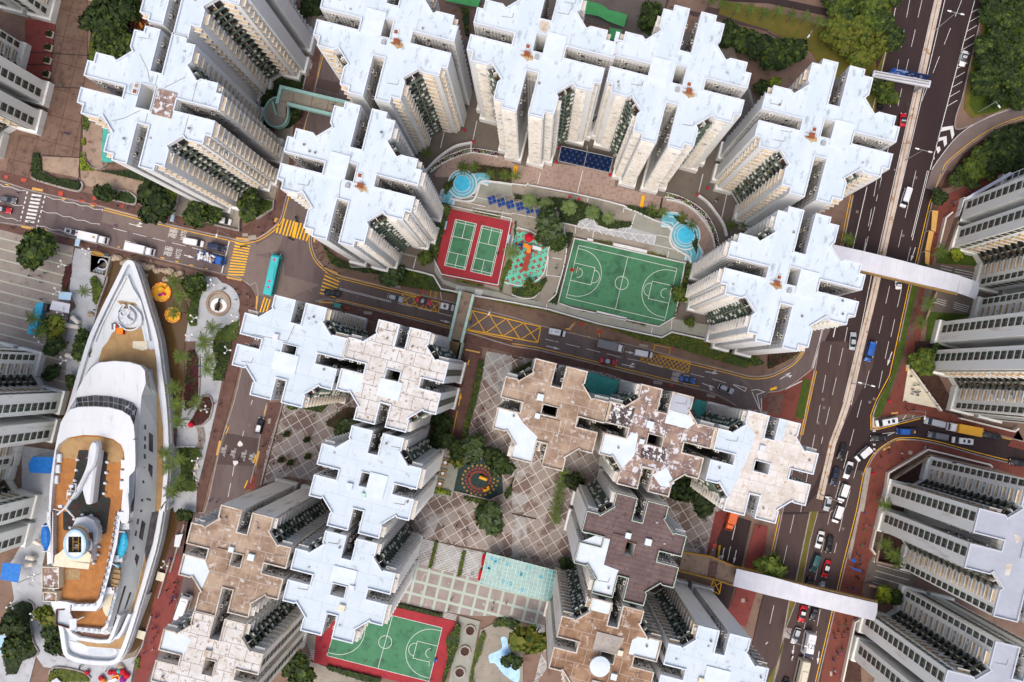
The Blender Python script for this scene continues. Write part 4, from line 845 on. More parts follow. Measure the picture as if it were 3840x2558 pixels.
def zebra(p0, p1, p2, p3, n, y=True, frac=.45, vary=None):
 c = W(' '.join(['%s' % p0, p1, p2, p3]), ZM)     # c0->c1 one side, c3->c2 the other; bars run across
 for i in range(n):
  a, b = (i)/n, (i+frac)/n
  ps = [bilin(c, a, 0), bilin(c, b, 0), bilin(c, b, 1), bilin(c, a, 1)]; (YM if y else WM).prism([(p.x,p.y) for p in ps], ZM, ZM)
# double yellow lines
dbl('01 955,352 1500,492 2110,632 2230,660 2352,638 | 11 80,600 190,515 240,430 295,225')
dbl('10 432,1200 475,1010'); dbl('10 525,840 610,500 640,400')
dbl('11 504,585 500,680 540,805 630,905 750,970 900,1012 1345,1122 1510,1165')
dbl('11 740,1190 1530,1380 1780,1442'); dbl('11 1930,1476 2352,1568'); dbl('22 0,30 230,66 700,180 1040,265 1450,365 1720,425', 1)
dbl('22 1290,100 1640,198 1900,262 2050,300 2200,335 2352,325 | 32 120,275 250,190 328,90')
dbl('31 768,230 676,690', 1); dbl('32 436,270 308,860', 1); dbl('33 118,30 30,430', 1)
dbl('31 1600,30 1495,300 1365,850 1305,1060 1195,1568 | 32 1125,320 1002,550 955,680 955,798 985,805 1400,700', 1)
dbl('32 2352,1138 1950,1040 1600,942 1400,902 1290,895 1165,908 1000,1018 920,1140 880,1260 820,1568 | 33 695,500 585,980 445,1568')
dbl('32 2150,875 2352,920', 1); dbl('30 2352,1078 2150,1146 1950,1256 1780,1386 1648,1500 | 31 1614,0')
dbl('02 2065,850 2095,780',1); dbl('12 102,590 60,800',1); dbl('22 -5,30 5,32',1)
line('02 2245,1348 2275,1278', .3, True); line('02 2330,1120 2352,1040', .3, True)
# highway
for s_ in ('30 1190,0 1060,590', '31 480,1490 415,1568 | 31 490,1440'): pass
line('30 1190,0 960,1020', .16)
def hl(x0, y0, x1, y1, r0='0', r1='1', **k): line('3%s %g,%g | 3%s %g,%g' % (r0, x0, y0, r1, x1, y1), **k)
hl(1530,0,970,930, **{'wd': .16}); hl(1625,0,1075,780, wd=.16)
hl(950,965,830,1568,'1','1', wd=.16); hl(1030,985,893,1568,'1','1', wd=.16); hl(828,0,690,560,'2','2', wd=.16); hl(893,0,765,585,'2','2', wd=.16)
D = (5.2, 3.3)
hl(1302,0,800,1180, dash=D); hl(1415,0,890,740, dash=D); hl(580,35,300,1568,'2','2', dash=D); hl(690,62,490,940,'2','2', dash=D)
hl(1780,0,1160,1568,'0','0', dash=D); hl(1360,0,1175,800,'1','1', dash=D); hl(1118,1060,1005,1568,'1','1', dash=D); hl(1225,1090,1120,1568,'1','1', dash=D)
hl(1000,0,750,960,'2','2', dash=D); hl(1110,0,990,560,'2','2', dash=D); hl(735,1010,585,1568,'2','2', dash=D); hl(830,1100,700,1568,'2','2', dash=D)
hl(575,0,330,1080,'3','3', dash=(4,4)); hl(690,30,610,380,'3','3', dash=(5,3)); hl(240,30,15,1040,'3','3', dash=(5.5,3.2)); hl(450,1100,230,1568,'3','3', dash=(4,4)); hl(480,900,370,1500,'3','3', dash=(5,4))
hl(1900,0,1490,1560,'0','0', wd=.2); hl(1480,0,1325,640,'1','1', wd=.16); hl(1465,0,1318,610,'1','1', wd=.16); hl(1310,705,1280,830,'1','1')
hl(910,150,780,715,'1','1', wd=.18); hl(500,1440,470,1568,'1','1', wd=.18); hl(482,0,412,250,'2','2', wd=.2); hl(470,0,400,250,'2','2', wd=.12)
hl(730,1440,705,1568,'1','1'); hl(622,1430,600,1530,'1','1', wd=.25); hl(1032,120,885,740,'1','1', dash=D)
line('30 2352,968 2100,1048 1850,1168 1700,1295 1555,1484 1505,1560', .16, n=3)
for i in range(12):
 y0 = 5 + i*86.; x0 = 1895 - y0*.262
 hl(x0, y0+ (5 if i else 0)+ 20, x0+95, y0-30, '0', '0', wd=.14) if y0 > 20 else None
quad('30 1585,1172 1700,1155 1712,1238 1690,1282 1672,1190 1588,1210'); quad('30 1560,1268 1640,1250 1645,1320 1620,1350 1608,1285 1555,1305')
quad('30 1540,1355 1580,1345 1585,1380 1560,1415 1550,1378 1532,1392'); quad('30 1515,1448 1530,1442 1530,1460 1512,1478')
line('32 972,695 972,785 1010,780 1390,688', .2); line('32 1185,738 1390,690', .25); line('32 1235,725 1268,678', .2); line('32 1325,700 1340,680', .2); line('32 1170,705 1180,690', .2)
line('32 968,808 972,1040', .3, dash=(.8,.5)); line('32 983,808 982,1035', .3, dash=(.8,.5)); line('32 1050,850 1170,835 1100,865', .2)
# main street
line('01 2108,640 2036,940', .28); line('01 1040,530 1165,562', .14); line('01 1222,576 1345,606', .14); line('01 1402,620 1520,650', .14); line('01 1580,663 1708,694', .14); line('01 1765,708 1895,740', .14); line('01 1948,753 2068,782', .14)
def zig(s): line(s, .14)
zig('01 430,235 488,262 555,264 605,292 680,295 740,323 808,325 868,355 945,357 940,375'); zig('01 380,362 432,388 520,390 580,422 645,424 710,455 775,456 838,485 912,490 908,502')
zig('01 338,520 350,510 405,513 480,545 550,545 600,565'); zig('01 0,125 30,145 105,152 180,182 240,184'); zig('01 0,280 65,287 130,318 215,320'); zig('01 0,415 55,438 118,438 170,465')
zebra('01 293,212', '223,487', '310,500', '383,225', 8, False, .55)
line('01 252,190 185,465', .35, dash=(.9,.5)); line('01 415,230 340,515', .35, dash=(.9,.5))
zebra('01 2160,660', '2085,975', '2235,978', '2300,690', 12, True, .42); line('01 2140,665 2088,930', .12, dash=(.15,.45)); line('01 2308,670 2245,985', .12, dash=(.15,.45))
for a, b in (('210,490','188,572'), ('260,440','216,582'), ('292,450','248,592'), ('322,458','278,600'), ('350,464','308,605'), ('415,482','372,622'), ('446,488','400,630'), ('470,500','432,638'), ('492,560','462,645')):
 line('11 %s %s' % (a, b), .42, True)
line('11 375,475 342,615', .9, True); line('11 175,582 500,662', .12, dash=(.15,.45)); line('11 235,440 480,490', .12, dash=(.15,.45))
zebra('11 640,925', '578,1150', '720,1185', '775,990', 7, True, .34); line('11 612,955 570,1165', .12, dash=(.15,.45)); line('11 772,985 735,1180', .12, dash=(.15,.45))
zebra('11 75,1162', '150,1190', '120,1290', '30,1305', 3, True, .4); line('11 35,1155 165,1190', .12, dash=(.15,.45))
line('11 768,1080 1242,1200', .13); line('11 766,1092 1242,1210', .13); line('11 1305,1218 1427,1249', .14); line('11 1490,1263 1612,1292', .14); line('11 1678,1308 1800,1338', .14)
line('21 305,1547 380,1566', .14)
for s_ in ('22 390,0 430,8', '22 495,23 623,54', '22 683,68 810,101', '22 873,114 1002,147', '22 1063,160 1215,190', '22 1255,208 1385,240', '22 1450,255 1580,290', '22 1642,298 1768,329', '22 1842,346 1967,382'): line(s_, .14)
def ybox(s, n, wd=.16):
 c = W(s, ZM)
 for i in range(4): YM.ribbon([c[i], c[(i+1) % 4]], wd*1.3)
 U = (c[1]-c[0]).length; V = (c[3]-c[0]).length
 for i in range(-n, n+1):
  # diagonals both ways, clipped to the box
  for sgn in (1, -1):
   u0 = i/n; pts = []
   du = V/U*.9
   a0, a1 = (u0, 0.), (u0+du, 1.)
   t0 = max(0, -u0/du) if u0 < 0 else 0; t1 = min(1, (1-u0)/du)
   if t1 <= t0: continue
   p_, q_ = (u0+du*t0, t0), (u0+du*t1, t1)
   if sgn < 0: p_, q_ = (1-p_[0], p_[1]), (1-q_[0], q_[1])
   YM.ribbon([bilin(c, *p_), bilin(c, *q_)], wd)
ybox('11 1345,1130 1692,1210 1675,1302 1320,1210', 4); ybox('11 1985,1285 2616,1435 2590,1580 1945,1460', 4, .2) ; ybox('22 1195,90 1640,192 1617,288 1180,185', 11, .12)
for s_ in ('11 1540,1080 1530,1150', '11 1610,1095 1600,1165', '22 1315,30 1300,85', '22 1455,60 1445,120', '22 1305,30 1460,62', '21 580,1395 530,1470', '21 790,1450 805,1535'): line(s_, .15, True)
line('11 1640,1040 1640,1040 | 11 1690,1100 1705,1185', .15); line('21 520,1460 560,1410', .15)
for s_ in ('21 520,1455 490,1455', '21 335,1440 300,1430', '21 590,1500 560,1492', '21 720,1530 690,1522', '01 1080,700 1100,706', '01 1475,798 1510,806', '01 1610,832 1640,838', '01 1742,865 1775,872', '01 1885,897 1910,902', '01 400,535 430,542', '01 50,125 80,135', '01 570,258 600,265', '01 830,320 865,328'): line(s_, .25, True)
def arrow(s, kind='s', wd=.22):
 a, b = W(s, ZM); d = (b-a).normalized(); n_ = Vector((-d.y, d.x, 0)); L = (b-a).length
 WM.ribbon([a, b - d*1.5], wd); WM.add([b, b - d*1.7 + n_*.38, b - d*1.7 - n_*.38], [(0,1,2)])
 if kind in 'lr':
  m_ = a + d*L*.5; k = n_*(1 if kind == 'l' else -1); WM.ribbon([m_, m_ + d*.9 + k*.7], wd); WM.add([m_+d*1.7+k*.85, m_+d*.6+k*1.15, m_+d*.9+k*.35], [(0,1,2)])
for a_ in (('01 1185,487 1312,518','l'), ('01 1147,645 1268,672','s'), ('01 1690,775 1785,802','s'), ('11 1695,1375 1790,1398','s'), ('22 315,42 440,73','s'), ('22 1040,95 1130,112','s'), ('22 1010,210 1135,240','l'), ('22 1775,278 1895,298','l'), ('22 1745,385 1865,428','r'),
   ('31 1355,705 1310,835','s'), ('32 1140,95 1095,225','s'), ('32 110,350 212,285','r'), ('33 470,1285 455,1405','s'), ('33 240,1230 222,1330','s'), ('23 1950,335 1925,455','r'), ('23 2062,355 2035,480','s')): arrow(*a_)
def yarrow(s):
 a, b = W(s, ZM+.02); d = (b-a).normalized(); n_ = Vector((-d.y, d.x, 0)); YM.ribbon([a, b - d*1.2], .22); YM.add([b, b - d*1.6 + n_*.4, b - d*1.6 - n_*.4], [(0,1,2)])
yarrow('12 1945,220 1978,105'); yarrow('12 1862,590 1885,475'); line('12 1850,640 1782,960', .16, True)
# warning chevrons and triangles
for s_ in ('22 2195,450 2255,443 2320,465 2250,490 2280,625', '22 2205,465 2275,625', '22 2030,395 2155,430 2140,460 2030,398', '22 2290,525 2295,625 2278,625'): line(s_, .2)
line('22 2318,310 2330,395', .12, dash=(.2,.5)); line('32 40,315 85,425', .12, dash=(.2,.5)); line('32 20,445 80,425', .7, True); line('32 160,440 312,365', .25)
for s_ in ('02 2320,540 2305,585', '02 2240,822 2228,872', '02 2120,1302 2095,1430', '02 2150,1150 2135,1240'): line(s_, .16)
for s_ in ('02 2205,912 2230,940 2228,960 2200,968 2182,955 2185,935', '02 2140,1098 2185,1100 2188,1120 2155,1148 2142,1125'): quad(s_)
line('23 2052,128 2022,262', .2); line('23 2008,322 1980,452', .16); line('23 1842,200 1842,230', .2); line('23 1905,310 1885,450', .15, True); line('23 1915,310 1895,450', .15, True)
ybox('23 1850,625 1925,650 1905,760 1820,720', 1, .2); line('23 2352,1200 2330,1220', .2)
line('23 1880,60 1830,230', .12, True)
for s_ in ('33 85,1000 85,1001',): pass
struct('road_markings', WM, 'road_white'); struct('road_markings', YM, 'road_yellow')
mh = MB()
for s_ in ('01 760,350', '01 1410,505', '11 305,1070', '11 930,1160', '21 735,1540', '22 1245,60', '31 820,378', '31 1240,597', '31 1360,65', '32 505,533', '32 935,560', '32 975,530', '32 515,610', '32 460,750', '32 870,1220', '02 2290,770', '02 2160,300', '30 1780,1335', '33 690,160', '23 1960,1070', '11 500,1100', '12 1845,720', '12 1780,750', '22 90,70'):
 p_ = W1(s_, ZM); e_ = .38; mh.add([(p_.x+(x*math.cos(TH)+y*math.sin(TH))*e_, p_.y+(-x*math.sin(TH)+y*math.cos(TH))*e_, ZM-.01) for x, y in ((-1,-1),(1,-1),(1,1),(-1,1))], [(0,1,2,3)])
struct('manhole_covers', mh, 'asphalt_patch')
# tactile paving and pale slabs let into the pavements
tp = MB(); pl_ = MB(); rd = MB()
def rect(mb, s, z):
 ps = W(s, z); mb.prism([(p.x,p.y) for p in ps], z, z)
for s_ in ('01 298,152 397,172 390,193 292,176', '01 200,502 303,525 298,545 196,523', '01 2082,970 2222,1000 2218,1016 2080,986', '01 2170,612 2280,622 2275,640 2168,630', '02 2012,912 2035,915 2000,1048 1982,1045', '12 15,1005 38,1010 0,1150 -10,1140', '11 655,900 770,945 775,965 660,915', '11 525,590 545,595 548,655 528,660', '11 175,430 205,440 180,480 165,465', '11 2,1150 18,1155 8,1275 -5,1270', '32 1060,985 1120,960 1125,975 1055,1010', '32 1132,655 1195,648 1195,665 1132,672', '32 1268,235 1292,238 1288,275 1265,272', '23 1800,500 1860,505', '11 575,1200 710,1205 712,1222 580,1215', '12 1925,68 2060,98 2052,110 1922,82'):
 if len(s_.split()) > 4: rect(tp, s_, ZP+.13)
for s_ in ('11 990,1290 1068,1298 1062,1325 988,1318', '22 1300,360 1385,372 1378,400 1300,390', '22 1790,480 1870,495 1865,522 1788,508', '22 1170,22 1250,35 1248,58 1170,45', '11 1245,1040 1330,1055 1325,1082 1242,1068', '12 110,710 140,712 130,758 105,755', '10 490,580 520,585 510,635 482,630', '01 2225,575 2278,578 2278,605 2228,605', '01 2280,600 2352,590 2352,635 2278,635', '33 568,1470 592,1472 588,1515 568,1512', '23 2108,800 2140,802 2138,838 2105,835', '32 1290,1005 1328,1008 1325,1040 1290,1038','11 1500,1165 1502,1165 1502,1166'): rect(pl_, s_, ZP+.14)
for s_ in ('01 195,65 245,72 238,105 190,98', '01 40,40 75,45 70,75 38,70', '01 540,185 580,192 575,235 532,228', '01 855,235 888,240 882,270 850,266', '01 1100,305 1138,312 1130,340 1095,335', '01 720,265 778,272 775,290 722,285', '01 840,292 892,300 890,318 842,312', '11 815,1250 860,1258 855,1275 812,1270', '22 1450,388 1485,393 1482,418 1448,412', '23 1845,298 1882,300 1880,335 1842,330', '21 610,1400 690,1410 640,1430 605,1420', '21 780,1460 830,1470 825,1500 775,1490', '11 1520,1080 1550,1085 1540,1140 1515,1135', '22 1470,60 1490,62 1488,90 1468,88'): rect(rd, s_, ZP+.13)
struct('tactile_paving', tp, 'tactile_yellow'); struct('pavement_slabs', pl_, 'concrete'); struct('red_paint', rd, 'road_red')
# lettering on the carriageway, in the same characters as painted there
def text(body, loc, rz, size, mat, parent=None, z=None, sx=1.0, sy=1.0, name='lettering', align='CENTER', inst=True):
 cu = bpy.data.curves.new('text', 'FONT'); cu.body = body; cu.size = size; cu.align_x = align; cu.align_y = 'CENTER'; cu.resolution_u = 3
 o = bpy.data.objects.new('text', cu); COL.objects.link(o); dg = bpy.context.evaluated_depsgraph_get(); dg.update()
 me = bpy.data.meshes.new_from_object(o.evaluated_get(dg)); bpy.data.objects.remove(o); me.materials.clear(); me.materials.append(MT[mat])
 r = link(name, me, parent, loc, rz); r.scale = (sx, sy, 1); return r
def road_text(body, s, rz_deg, size, mat='road_white', sx=1, sy=1):
 r = text(body, W1(s, ZM+.01), math.radians(rz_deg), size, mat, sx=sx, sy=sy); r.name = 'road_lettering'; return tag(r, kind='structure')
for p_ in ('01 1680,597', '01 1634,765', '22 1592,352'): road_text('SLOW', p_, -104, .95, sx=1.05, sy=2.3)
for p_ in ('01 1583,572', '01 1541,738', '22 1500,325'): road_text('慢駛', p_, -104, 1.45, sx=.98, sy=1.8)
for body, ch, p_ in (('LOOK RIGHT', '望右', '02 2052,1005'), ('LOOK LEFT', '望左', '02 2138,1030'), ('LOOK RIGHT', '望右', '02 2235,1050'), ('LOOK LEFT', '望左', '02 2310,1070')):
 x, y = [float(v) for v in p_.split()[1].split(',')]
 road_text(body, '02 %g,%g' % (x+14, y), 255, .62, sx=.9, sy=1.3); road_text(ch, '02 %g,%g' % (x-8, y-5), 255, .9)
road_text('的士', '11 1650,1140', 256, .9, 'road_yellow');
# median barrier of the highway
md = MB(); pts = q('30 1568,-40 | 31 955,1180 | 32 860,0 722,560 655,760 590,930 545,1130 470,1450')
t_ = [P(x, y) for x, y in pts]; md.wall(t_, 1.9, 0, .5); md.wall(t_, .5, .5, .95)
struct('median', md, 'median_concrete')
m2 = MB(); kerb('33 455,0 385,260 315,640 252,830 165,1060 35,1600', .25, 1, .35, m2); kerb('33 385,0 252,640 190,830 92,1400 40,1600', .35, 1, .35, m2); m2.prism([(p.x, p.y) for p in W('33 145,1060 215,1070 195,1168 135,1150')], 0, .38); struct('median_kerbs', m2, 'kerb_stone')
# ------------------------------------------------------------- trees, palms, hedges
def m_crown(seed, mats, n=620, ls=.55):
 rg = random.Random(seed); mb = MB()
 lobes = [(Vector((rg.uniform(-.55,.55), rg.uniform(-.55,.55), rg.uniform(-.1,.35))), rg.uniform(.32,.55)) for _ in range(9)] + [(Vector((0,0,.1)), .6)]
 for i in range(n):
  c, r = lobes[rg.randrange(len(lobes))]; d = Vector((rg.gauss(0,1), rg.gauss(0,1), abs(rg.gauss(0,1))*.9 - .15)).normalized()
  p = c + d*r*(rg.random()**.35); p.z *= .8
  u = Vector((rg.gauss(0,1), rg.gauss(0,1), rg.gauss(0,.35))).normalized(); v = d.cross(u)
  if v.length < .01: continue
  v = (v.normalized() + Vector((0,0,rg.uniform(-.3,.3)))).normalized(); s = ls*.25*rg.uniform(.6, 1.3)
  mi = 0 if rg.random() < .5 else (1 if rg.random() < .72 else 2)
  mb.add([p - u*s - v*s*.5, p + u*s*.2 - v*s*.8, p + u*s*1.1, p + v*s*.9, p - u*s*.7 + v*s*.6], [(0,1,2,3,4)], mi)
 return mb.mesh('crown', mats)
def m_trunk():
 mb = MB(); mb.bar((0,0,0), (.02,.02,.55), .06, 0, 7, .04)
 for i in range(5):
  a = i*1.256+.4; mb.bar((.02,.02,.42+.03*i), (math.cos(a)*.42, math.sin(a)*.42, .78+.04*i), .03, 0, 5, .012)
 return mb.mesh('trunk', ['bark'])
TRUNK = m_trunk()
KINDS = {'dark': ['leaf_dark', 'leaf_mid', 'leaf_dark'], 'mid': ['leaf_mid', 'leaf_dark', 'leaf_light'], 'light': ['leaf_light', 'leaf_mid', 'leaf_light'],
   'olive': ['leaf_olive', 'leaf_light', 'leaf_mid'], 'grey': ['leaf_grey', 'leaf_mid', 'leaf_dark'], 'lime': ['leaf_lime', 'leaf_light', 'leaf_olive']}
def tree(s, r, kind, label, h=None, z=0, group=None, stretch=1.0):
 k = cached(('crown', kind, (int(r*7)) % 3), lambda: m_crown(hash(kind) % 97 + int(r*7) % 3 if False else sum(map(ord, kind)) + (int(r*7) % 3)*11, KINDS[kind], 900 if r > 3 else 520, .62 if r > 3 else .8))
 h = h or r*1.5; x, y = q(s)[0]; p = P(x, y, z + h); rr = random.Random(int(x*3+y))
 T = thing('tree', label, 'tree', (p.x, p.y, z), rr.uniform(0, 6.28), group)
 o = link('crown', k, T, (0, 0, h - r*.25)); o.scale = (r*stretch, r, r*.85)
 t = link('trunk', TRUNK, T); t.scale = (max(r, 2)*.9, max(r, 2)*.9, h*1.0)
 return T
def m_frond(kind):
 """one palm leaf: a drooping rib with leaflets either side, along +x, length 1"""
 mb = MB(); n = 9
 def rib(t): return Vector((t*.98, 0, .34*t - .62*t*t))
 for i in range(1, n+1):
  t = i/n; p = rib(t); w_ = (.20 if kind == 'feather' else .30)*math.sin(math.pi*min(1, t*.9+.1))**.7 + .02
  for sgn in (-1, 1):
   a = p; b = p + Vector((w_*.75, sgn*w_, -.05)); c = rib(min(1, t+.06)) if i < n else p + Vector((.1,0,-.05))
   mb.add([a - Vector((.035,0,0)), b, c], [(0,1,2)], 0 if (i + (sgn > 0)) % 3 else 1)
 for i in range(n):
  a, b = rib(i/n), rib((i+1)/n); mb.add([a+Vector((0,.02,.01)), b+Vector((0,.02,.01)), b-Vector((0,.02,-.01)), a-Vector((0,.02,-.01))], [(0,3,2,1)], 1)
 return mb
def m_palm(seed, fan=False):
 rg = random.Random(seed); fr = m_frond('fan' if fan else 'feather'); mb = MB(); n = 22 if fan else 14
 for i in range(n):
  a = 2*math.pi*i/n*1.0 + rg.uniform(-.15,.15); s = rg.uniform(.82, 1.05)*(1 if i % 2 else .8); tl = rg.uniform(-.25,.25) + (.35 if i % 2 == 0 else 0)
  mt = Matrix.Rotation(a, 4, 'Z') @ Matrix.Rotation(-tl, 4, 'Y') @ Matrix.Scale(s, 4)
  mb.add([mt @ Vector(v) for v in fr.v], fr.f); mb.m[-len(fr.m):] = fr.m
 return mb.mesh('fronds', ['leaf_fan', 'leaf_light'] if fan else ['leaf_palm', 'leaf_light'])
PALMS = [m_palm(i) for i in range(3)]; FANS = [m_palm(i+9, True) for i in range(2)]
def m_ptrunk():
 mb = MB();
 for i in range(8): mb.bar((0,0,i/8), (0,0,(i+1)/8), 1.0-.05*i, 0, 8, .93-.05*i)
 return mb.mesh('trunk', ['palm_bark'])
PTR = m_ptrunk()
def palm(s, label, r=2.6, h=6.5, z=0, fan=False, group=None, kind='palm_tree'):
 """s: where the crown shows in the photo"""
 x, y = q(s)[0]; p = P(x, y, z+h); rr = random.Random(int(x+y*2))
 T = thing(kind, label, 'palm', (p.x, p.y, z), rr.uniform(0, 6.28), group)
 o = link('fronds', (FANS if fan else PALMS)[rr.randrange(2)], T, (0,0,h)); o.scale = (r, r, r)
 t = link('trunk', PTR, T); t.scale = (.15, .15, h)
 return T
def leafy(name, s, h, mats, label, cat, z=0, dens=5.0, ls=.34, group=None, closed=None, wdt=None, kind=None):
 """planted bed or hedge: body of leaves over an area (or along a line wdt metres wide)"""
 pts = q(s) if isinstance(s, str) else s
 if wdt:
  t = MB(); t.ribbon([P(x, y, z) for x, y in pts], wdt); n = len(pts); poly = [v[:2] for v in t.v[:n]] + [v[:2] for v in t.v[n:][::-1]]
 else: poly = [tuple(P(x, y, z+h*.5)[:2]) for x, y in pts]
 x0, x1 = min(p[0] for p in poly), max(p[0] for p in poly); y0, y1 = min(p[1] for p in poly), max(p[1] for p in poly)
 rg = random.Random(len(s)*31 + int(x0*10)); mb = MB(); area = (x1-x0)*(y1-y0); n = int(min(area*dens, 14000))
 cp = inset_any(poly, .15 if wdt is None else .1); mb.prism(cp, z, z+h*.72, 0)
 k = len(mats)
 for _ in range(n):
  x, y = rg.uniform(x0, x1), rg.uniform(y0, y1)
  if not inside((x, y), poly): continue
  cl = noise.noise(Vector((x*.45, y*.45, 3.1))); zz = z + h*(.62 + .3*rg.random() + .25*cl)
  a = rg.uniform(0, 6.28); u = Vector((math.cos(a), math.sin(a), rg.uniform(-.5,.5))); v = Vector((-math.sin(a), math.cos(a), rg.uniform(-.5,.5))); s_ = ls*rg.uniform(.5, 1.2)
  p = Vector((x, y, zz)); mi = 1 + min(k-2, int((cl*.9 + .5 + rg.uniform(-.3,.3))*(k-1))) if k > 1 else 0; mi = max(0, min(k-1, mi))
  mb.add([p - u*s_, p - v*s_*.6, p + u*s_, p + v*s_*.6], [(0,1,2,3)], mi)
 o = link(name, mb.mesh(name, mats)); return tag(o, label, cat, group, kind)
def inset_any(poly, d):
 area = sum(poly[i-1][0]*poly[i][1] - poly[i][0]*poly[i-1][1] for i in range(len(poly)))
 cw = area < 0; p = poly if cw else poly[::-1]
 return inset(p, d)
GRN = ['leaf_dark', 'leaf_mid', 'leaf_light']; DRY = ['leaf_mid', 'leaf_light', 'leaf_olive']; DK = ['leaf_dark', 'leaf_dark', 'leaf_mid']; MR = ['leaf_maroon', 'leaf_maroon', 'leaf_dark']
# hedges and beds of the street side
leafy('hedge', '11 1300,880 1560,935 1630,965 1700,1085 1870,1115 1850,1140 1600,1100 1450,1080 1200,1030 1160,960 1180,900', 1.8, ['leaf_mid','leaf_mid','leaf_light'], 'broad green hedge along the street below the badminton courts', 'hedge', .2, 8)
leafy('hedge', '11 600,670 700,780 850,850 1180,900 1160,960 1000,940 820,900 760,900 690,850', 1.5, GRN, 'green hedge round the corner under the courtyard tower at the crossing', 'hedge', .2, 8)
leafy('hedge', '11 2000,1130 2352,1200 | 21 330,1275 800,1408 1370,1535 1470,1480 1810,1555 1900,1568 | 22 1850,60 2200,200 2150,250 1900,180 1450,40 1200,0 | 21 900,1450 560,1360 300,1290 0,1240 | 11 2100,1180', 1.6, DRY, 'long yellow green hedge on the retaining bank above the street', 'hedge', .2, 8)
leafy('hedge', '22 1260,0 1900,0 2250,140 2330,200 2250,230 2050,190 1850,150 1450,40', 1.4, GRN, 'thick dark hedge below the tower at the street bend', 'hedge', .2, 8)
leafy('hedge', '32 0,120 120,80 300,90 180,180 0,260', 1.2, ['leaf_maroon','leaf_mid','leaf_dark'], 'mixed green and red planting inside the road bend', 'shrub bed', .2, 8)
leafy('hedge', '12 2075,180 2000,560 1930,800 1920,890', 1.5, ['leaf_mid','leaf_mid','leaf_light'], 'long narrow clipped hedge beside the service alley', 'hedge', .2, 10, wdt=1.6)
leafy('hedge', '22 0,265 175,180 180,215 0,300', 1.2, ['leaf_mid','leaf_light'], 'short clipped hedge by the brown roofed tower wing', 'hedge', .2, 10)
leafy('hedge', '13 1290,840 1720,940 1700,970 1270,870', 1.2, DK, 'dark clipped hedge above the lower basketball court', 'hedge', .2, 8)
leafy('hedge', '13 650,1410 1150,1530 1150,1568 1000,1568 650,1450', 1.2, DK, 'dark hedge strip under the lower basketball court', 'hedge', .2, 8)
leafy('hedge', '13 1850,1020 1880,1060 1860,1250 1800,1400 1740,1568 1700,1568 1760,1330 1740,1180', 2.2, GRN, 'ragged hedge between the lower basketball court and the round planters', 'hedge', .2, 8)
leafy('hedge', '13 1660,270 1600,520', 1.0, ['leaf_mid','leaf_light'], 'narrow hedge strip down the steps, left one of the two', 'hedge', .2, 12, wdt=1.0)
leafy('hedge', '13 1915,360 1865,590', 1.0, ['leaf_mid','leaf_light'], 'narrow hedge strip down the steps, right one of the two', 'hedge', .2, 12, wdt=1.0)
leafy('hedge', '13 2080,1090 2115,1130 2070,1300 2000,1450 1990,1568 1950,1568 1990,1380 2040,1200', 1.2, ['leaf_mid','leaf_light'], 'curved hedge beside the paddling pool', 'hedge', .2, 8)
leafy('hedge', '13 2170,1030 2230,980 2352,980 | 23 80,1030 0,1090 | 13 2300,1060 2180,1060', 1.2, GRN, 'green bed at the top of the paddling pool garden', 'shrub bed', .2, 8)
leafy('hedge', '12 640,740 830,600 910,610 1000,700 900,850 760,880 740,810 650,780', .6, ['soil','leaf_dark','leaf_mid'], 'five sided planting bed with dark soil and a green edge', 'shrub bed', .25, 4)
leafy('hedge', '12 260,600 450,560 680,580 640,640 600,660 400,620 330,640', .7, GRN, 'green bed behind the plaza bench wall', 'shrub bed', .25, 6)
leafy('hedge', '12 1905,1420 2030,1440 2160,1470 2150,1500 2030,1490 1900,1450', .9, ['leaf_light','leaf_mid'], 'low green strip below the dark play floor', 'hedge', .3, 10)
leafy('hedge', '12 1620,1340 1700,1340 1790,1380 1780,1420 1620,1390', .7, ['leaf_lime','leaf_light','leaf_mid'], 'small bed of yellow green shrubs by the three square planters', 'shrub bed', .3, 12)
leafy('hedge', '12 2270,1400 2352,1300 | 22 30,1200 0,1300 | 12 2352,1400 2300,1450', 1.0, GRN, 'green bed at the right side of the dark play floor', 'shrub bed', .3, 8)
leafy('shrub_bed', '11 0,240 160,280 150,350 0,440 | 01 2250,490 2200,420 2200,280 2300,240', 1.0, ['leaf_mid','leaf_light','leaf_mid'], 'raised green bed with pale kerb at the crossing corner', 'shrub bed', .5, 8)
leafy('shrub_bed', '01 290,0 380,0 480,60 740,100 745,140 720,180 600,160 330,85 285,50', .9, DK, 'rounded hedge island at the end of the tan ramp, upper one', 'hedge', .3, 8)
leafy('shrub_bed', '01 1110,190 1200,200 1250,260 1240,300 1200,300 1060,270', .7, DK, 'rounded hedge island above the main street, right one', 'hedge', .3, 8)
leafy('shrub_bed', '01 1500,170 1560,160 1630,210 1600,340 1560,380', .6, ['leaf_light','leaf_lime'], 'bright green lawn corner by the big dark street tree', 'shrub bed', .3, 8)
leafy('shrub_bed', '01 900,0 1240,0 1390,90 1340,105 1100,50', 1.0, DK, 'dark planted strip under the left white tower', 'hedge', .3, 6)
leafy('shrub_bed', '00 300,1400 360,1400 375,1500 380,1568 | 01 285,0 280,20 | 00 280,1568 290,1480', .9, DK, 'hedge beside the green bins at the lane end', 'hedge', .3, 8)
leafy('shrub_bed', '00 820,380 865,375 880,480 860,585 815,580', .9, ['leaf_light','leaf_mid'], 'bright hedge beside the brown paved lane, upper one', 'hedge', .3, 10)
leafy('shrub_bed', '00 770,1060 835,1080 800,1200 765,1190', .9, ['leaf_light','leaf_mid'], 'bright hedge beside the brown paved lane, middle one', 'hedge', .3, 10)
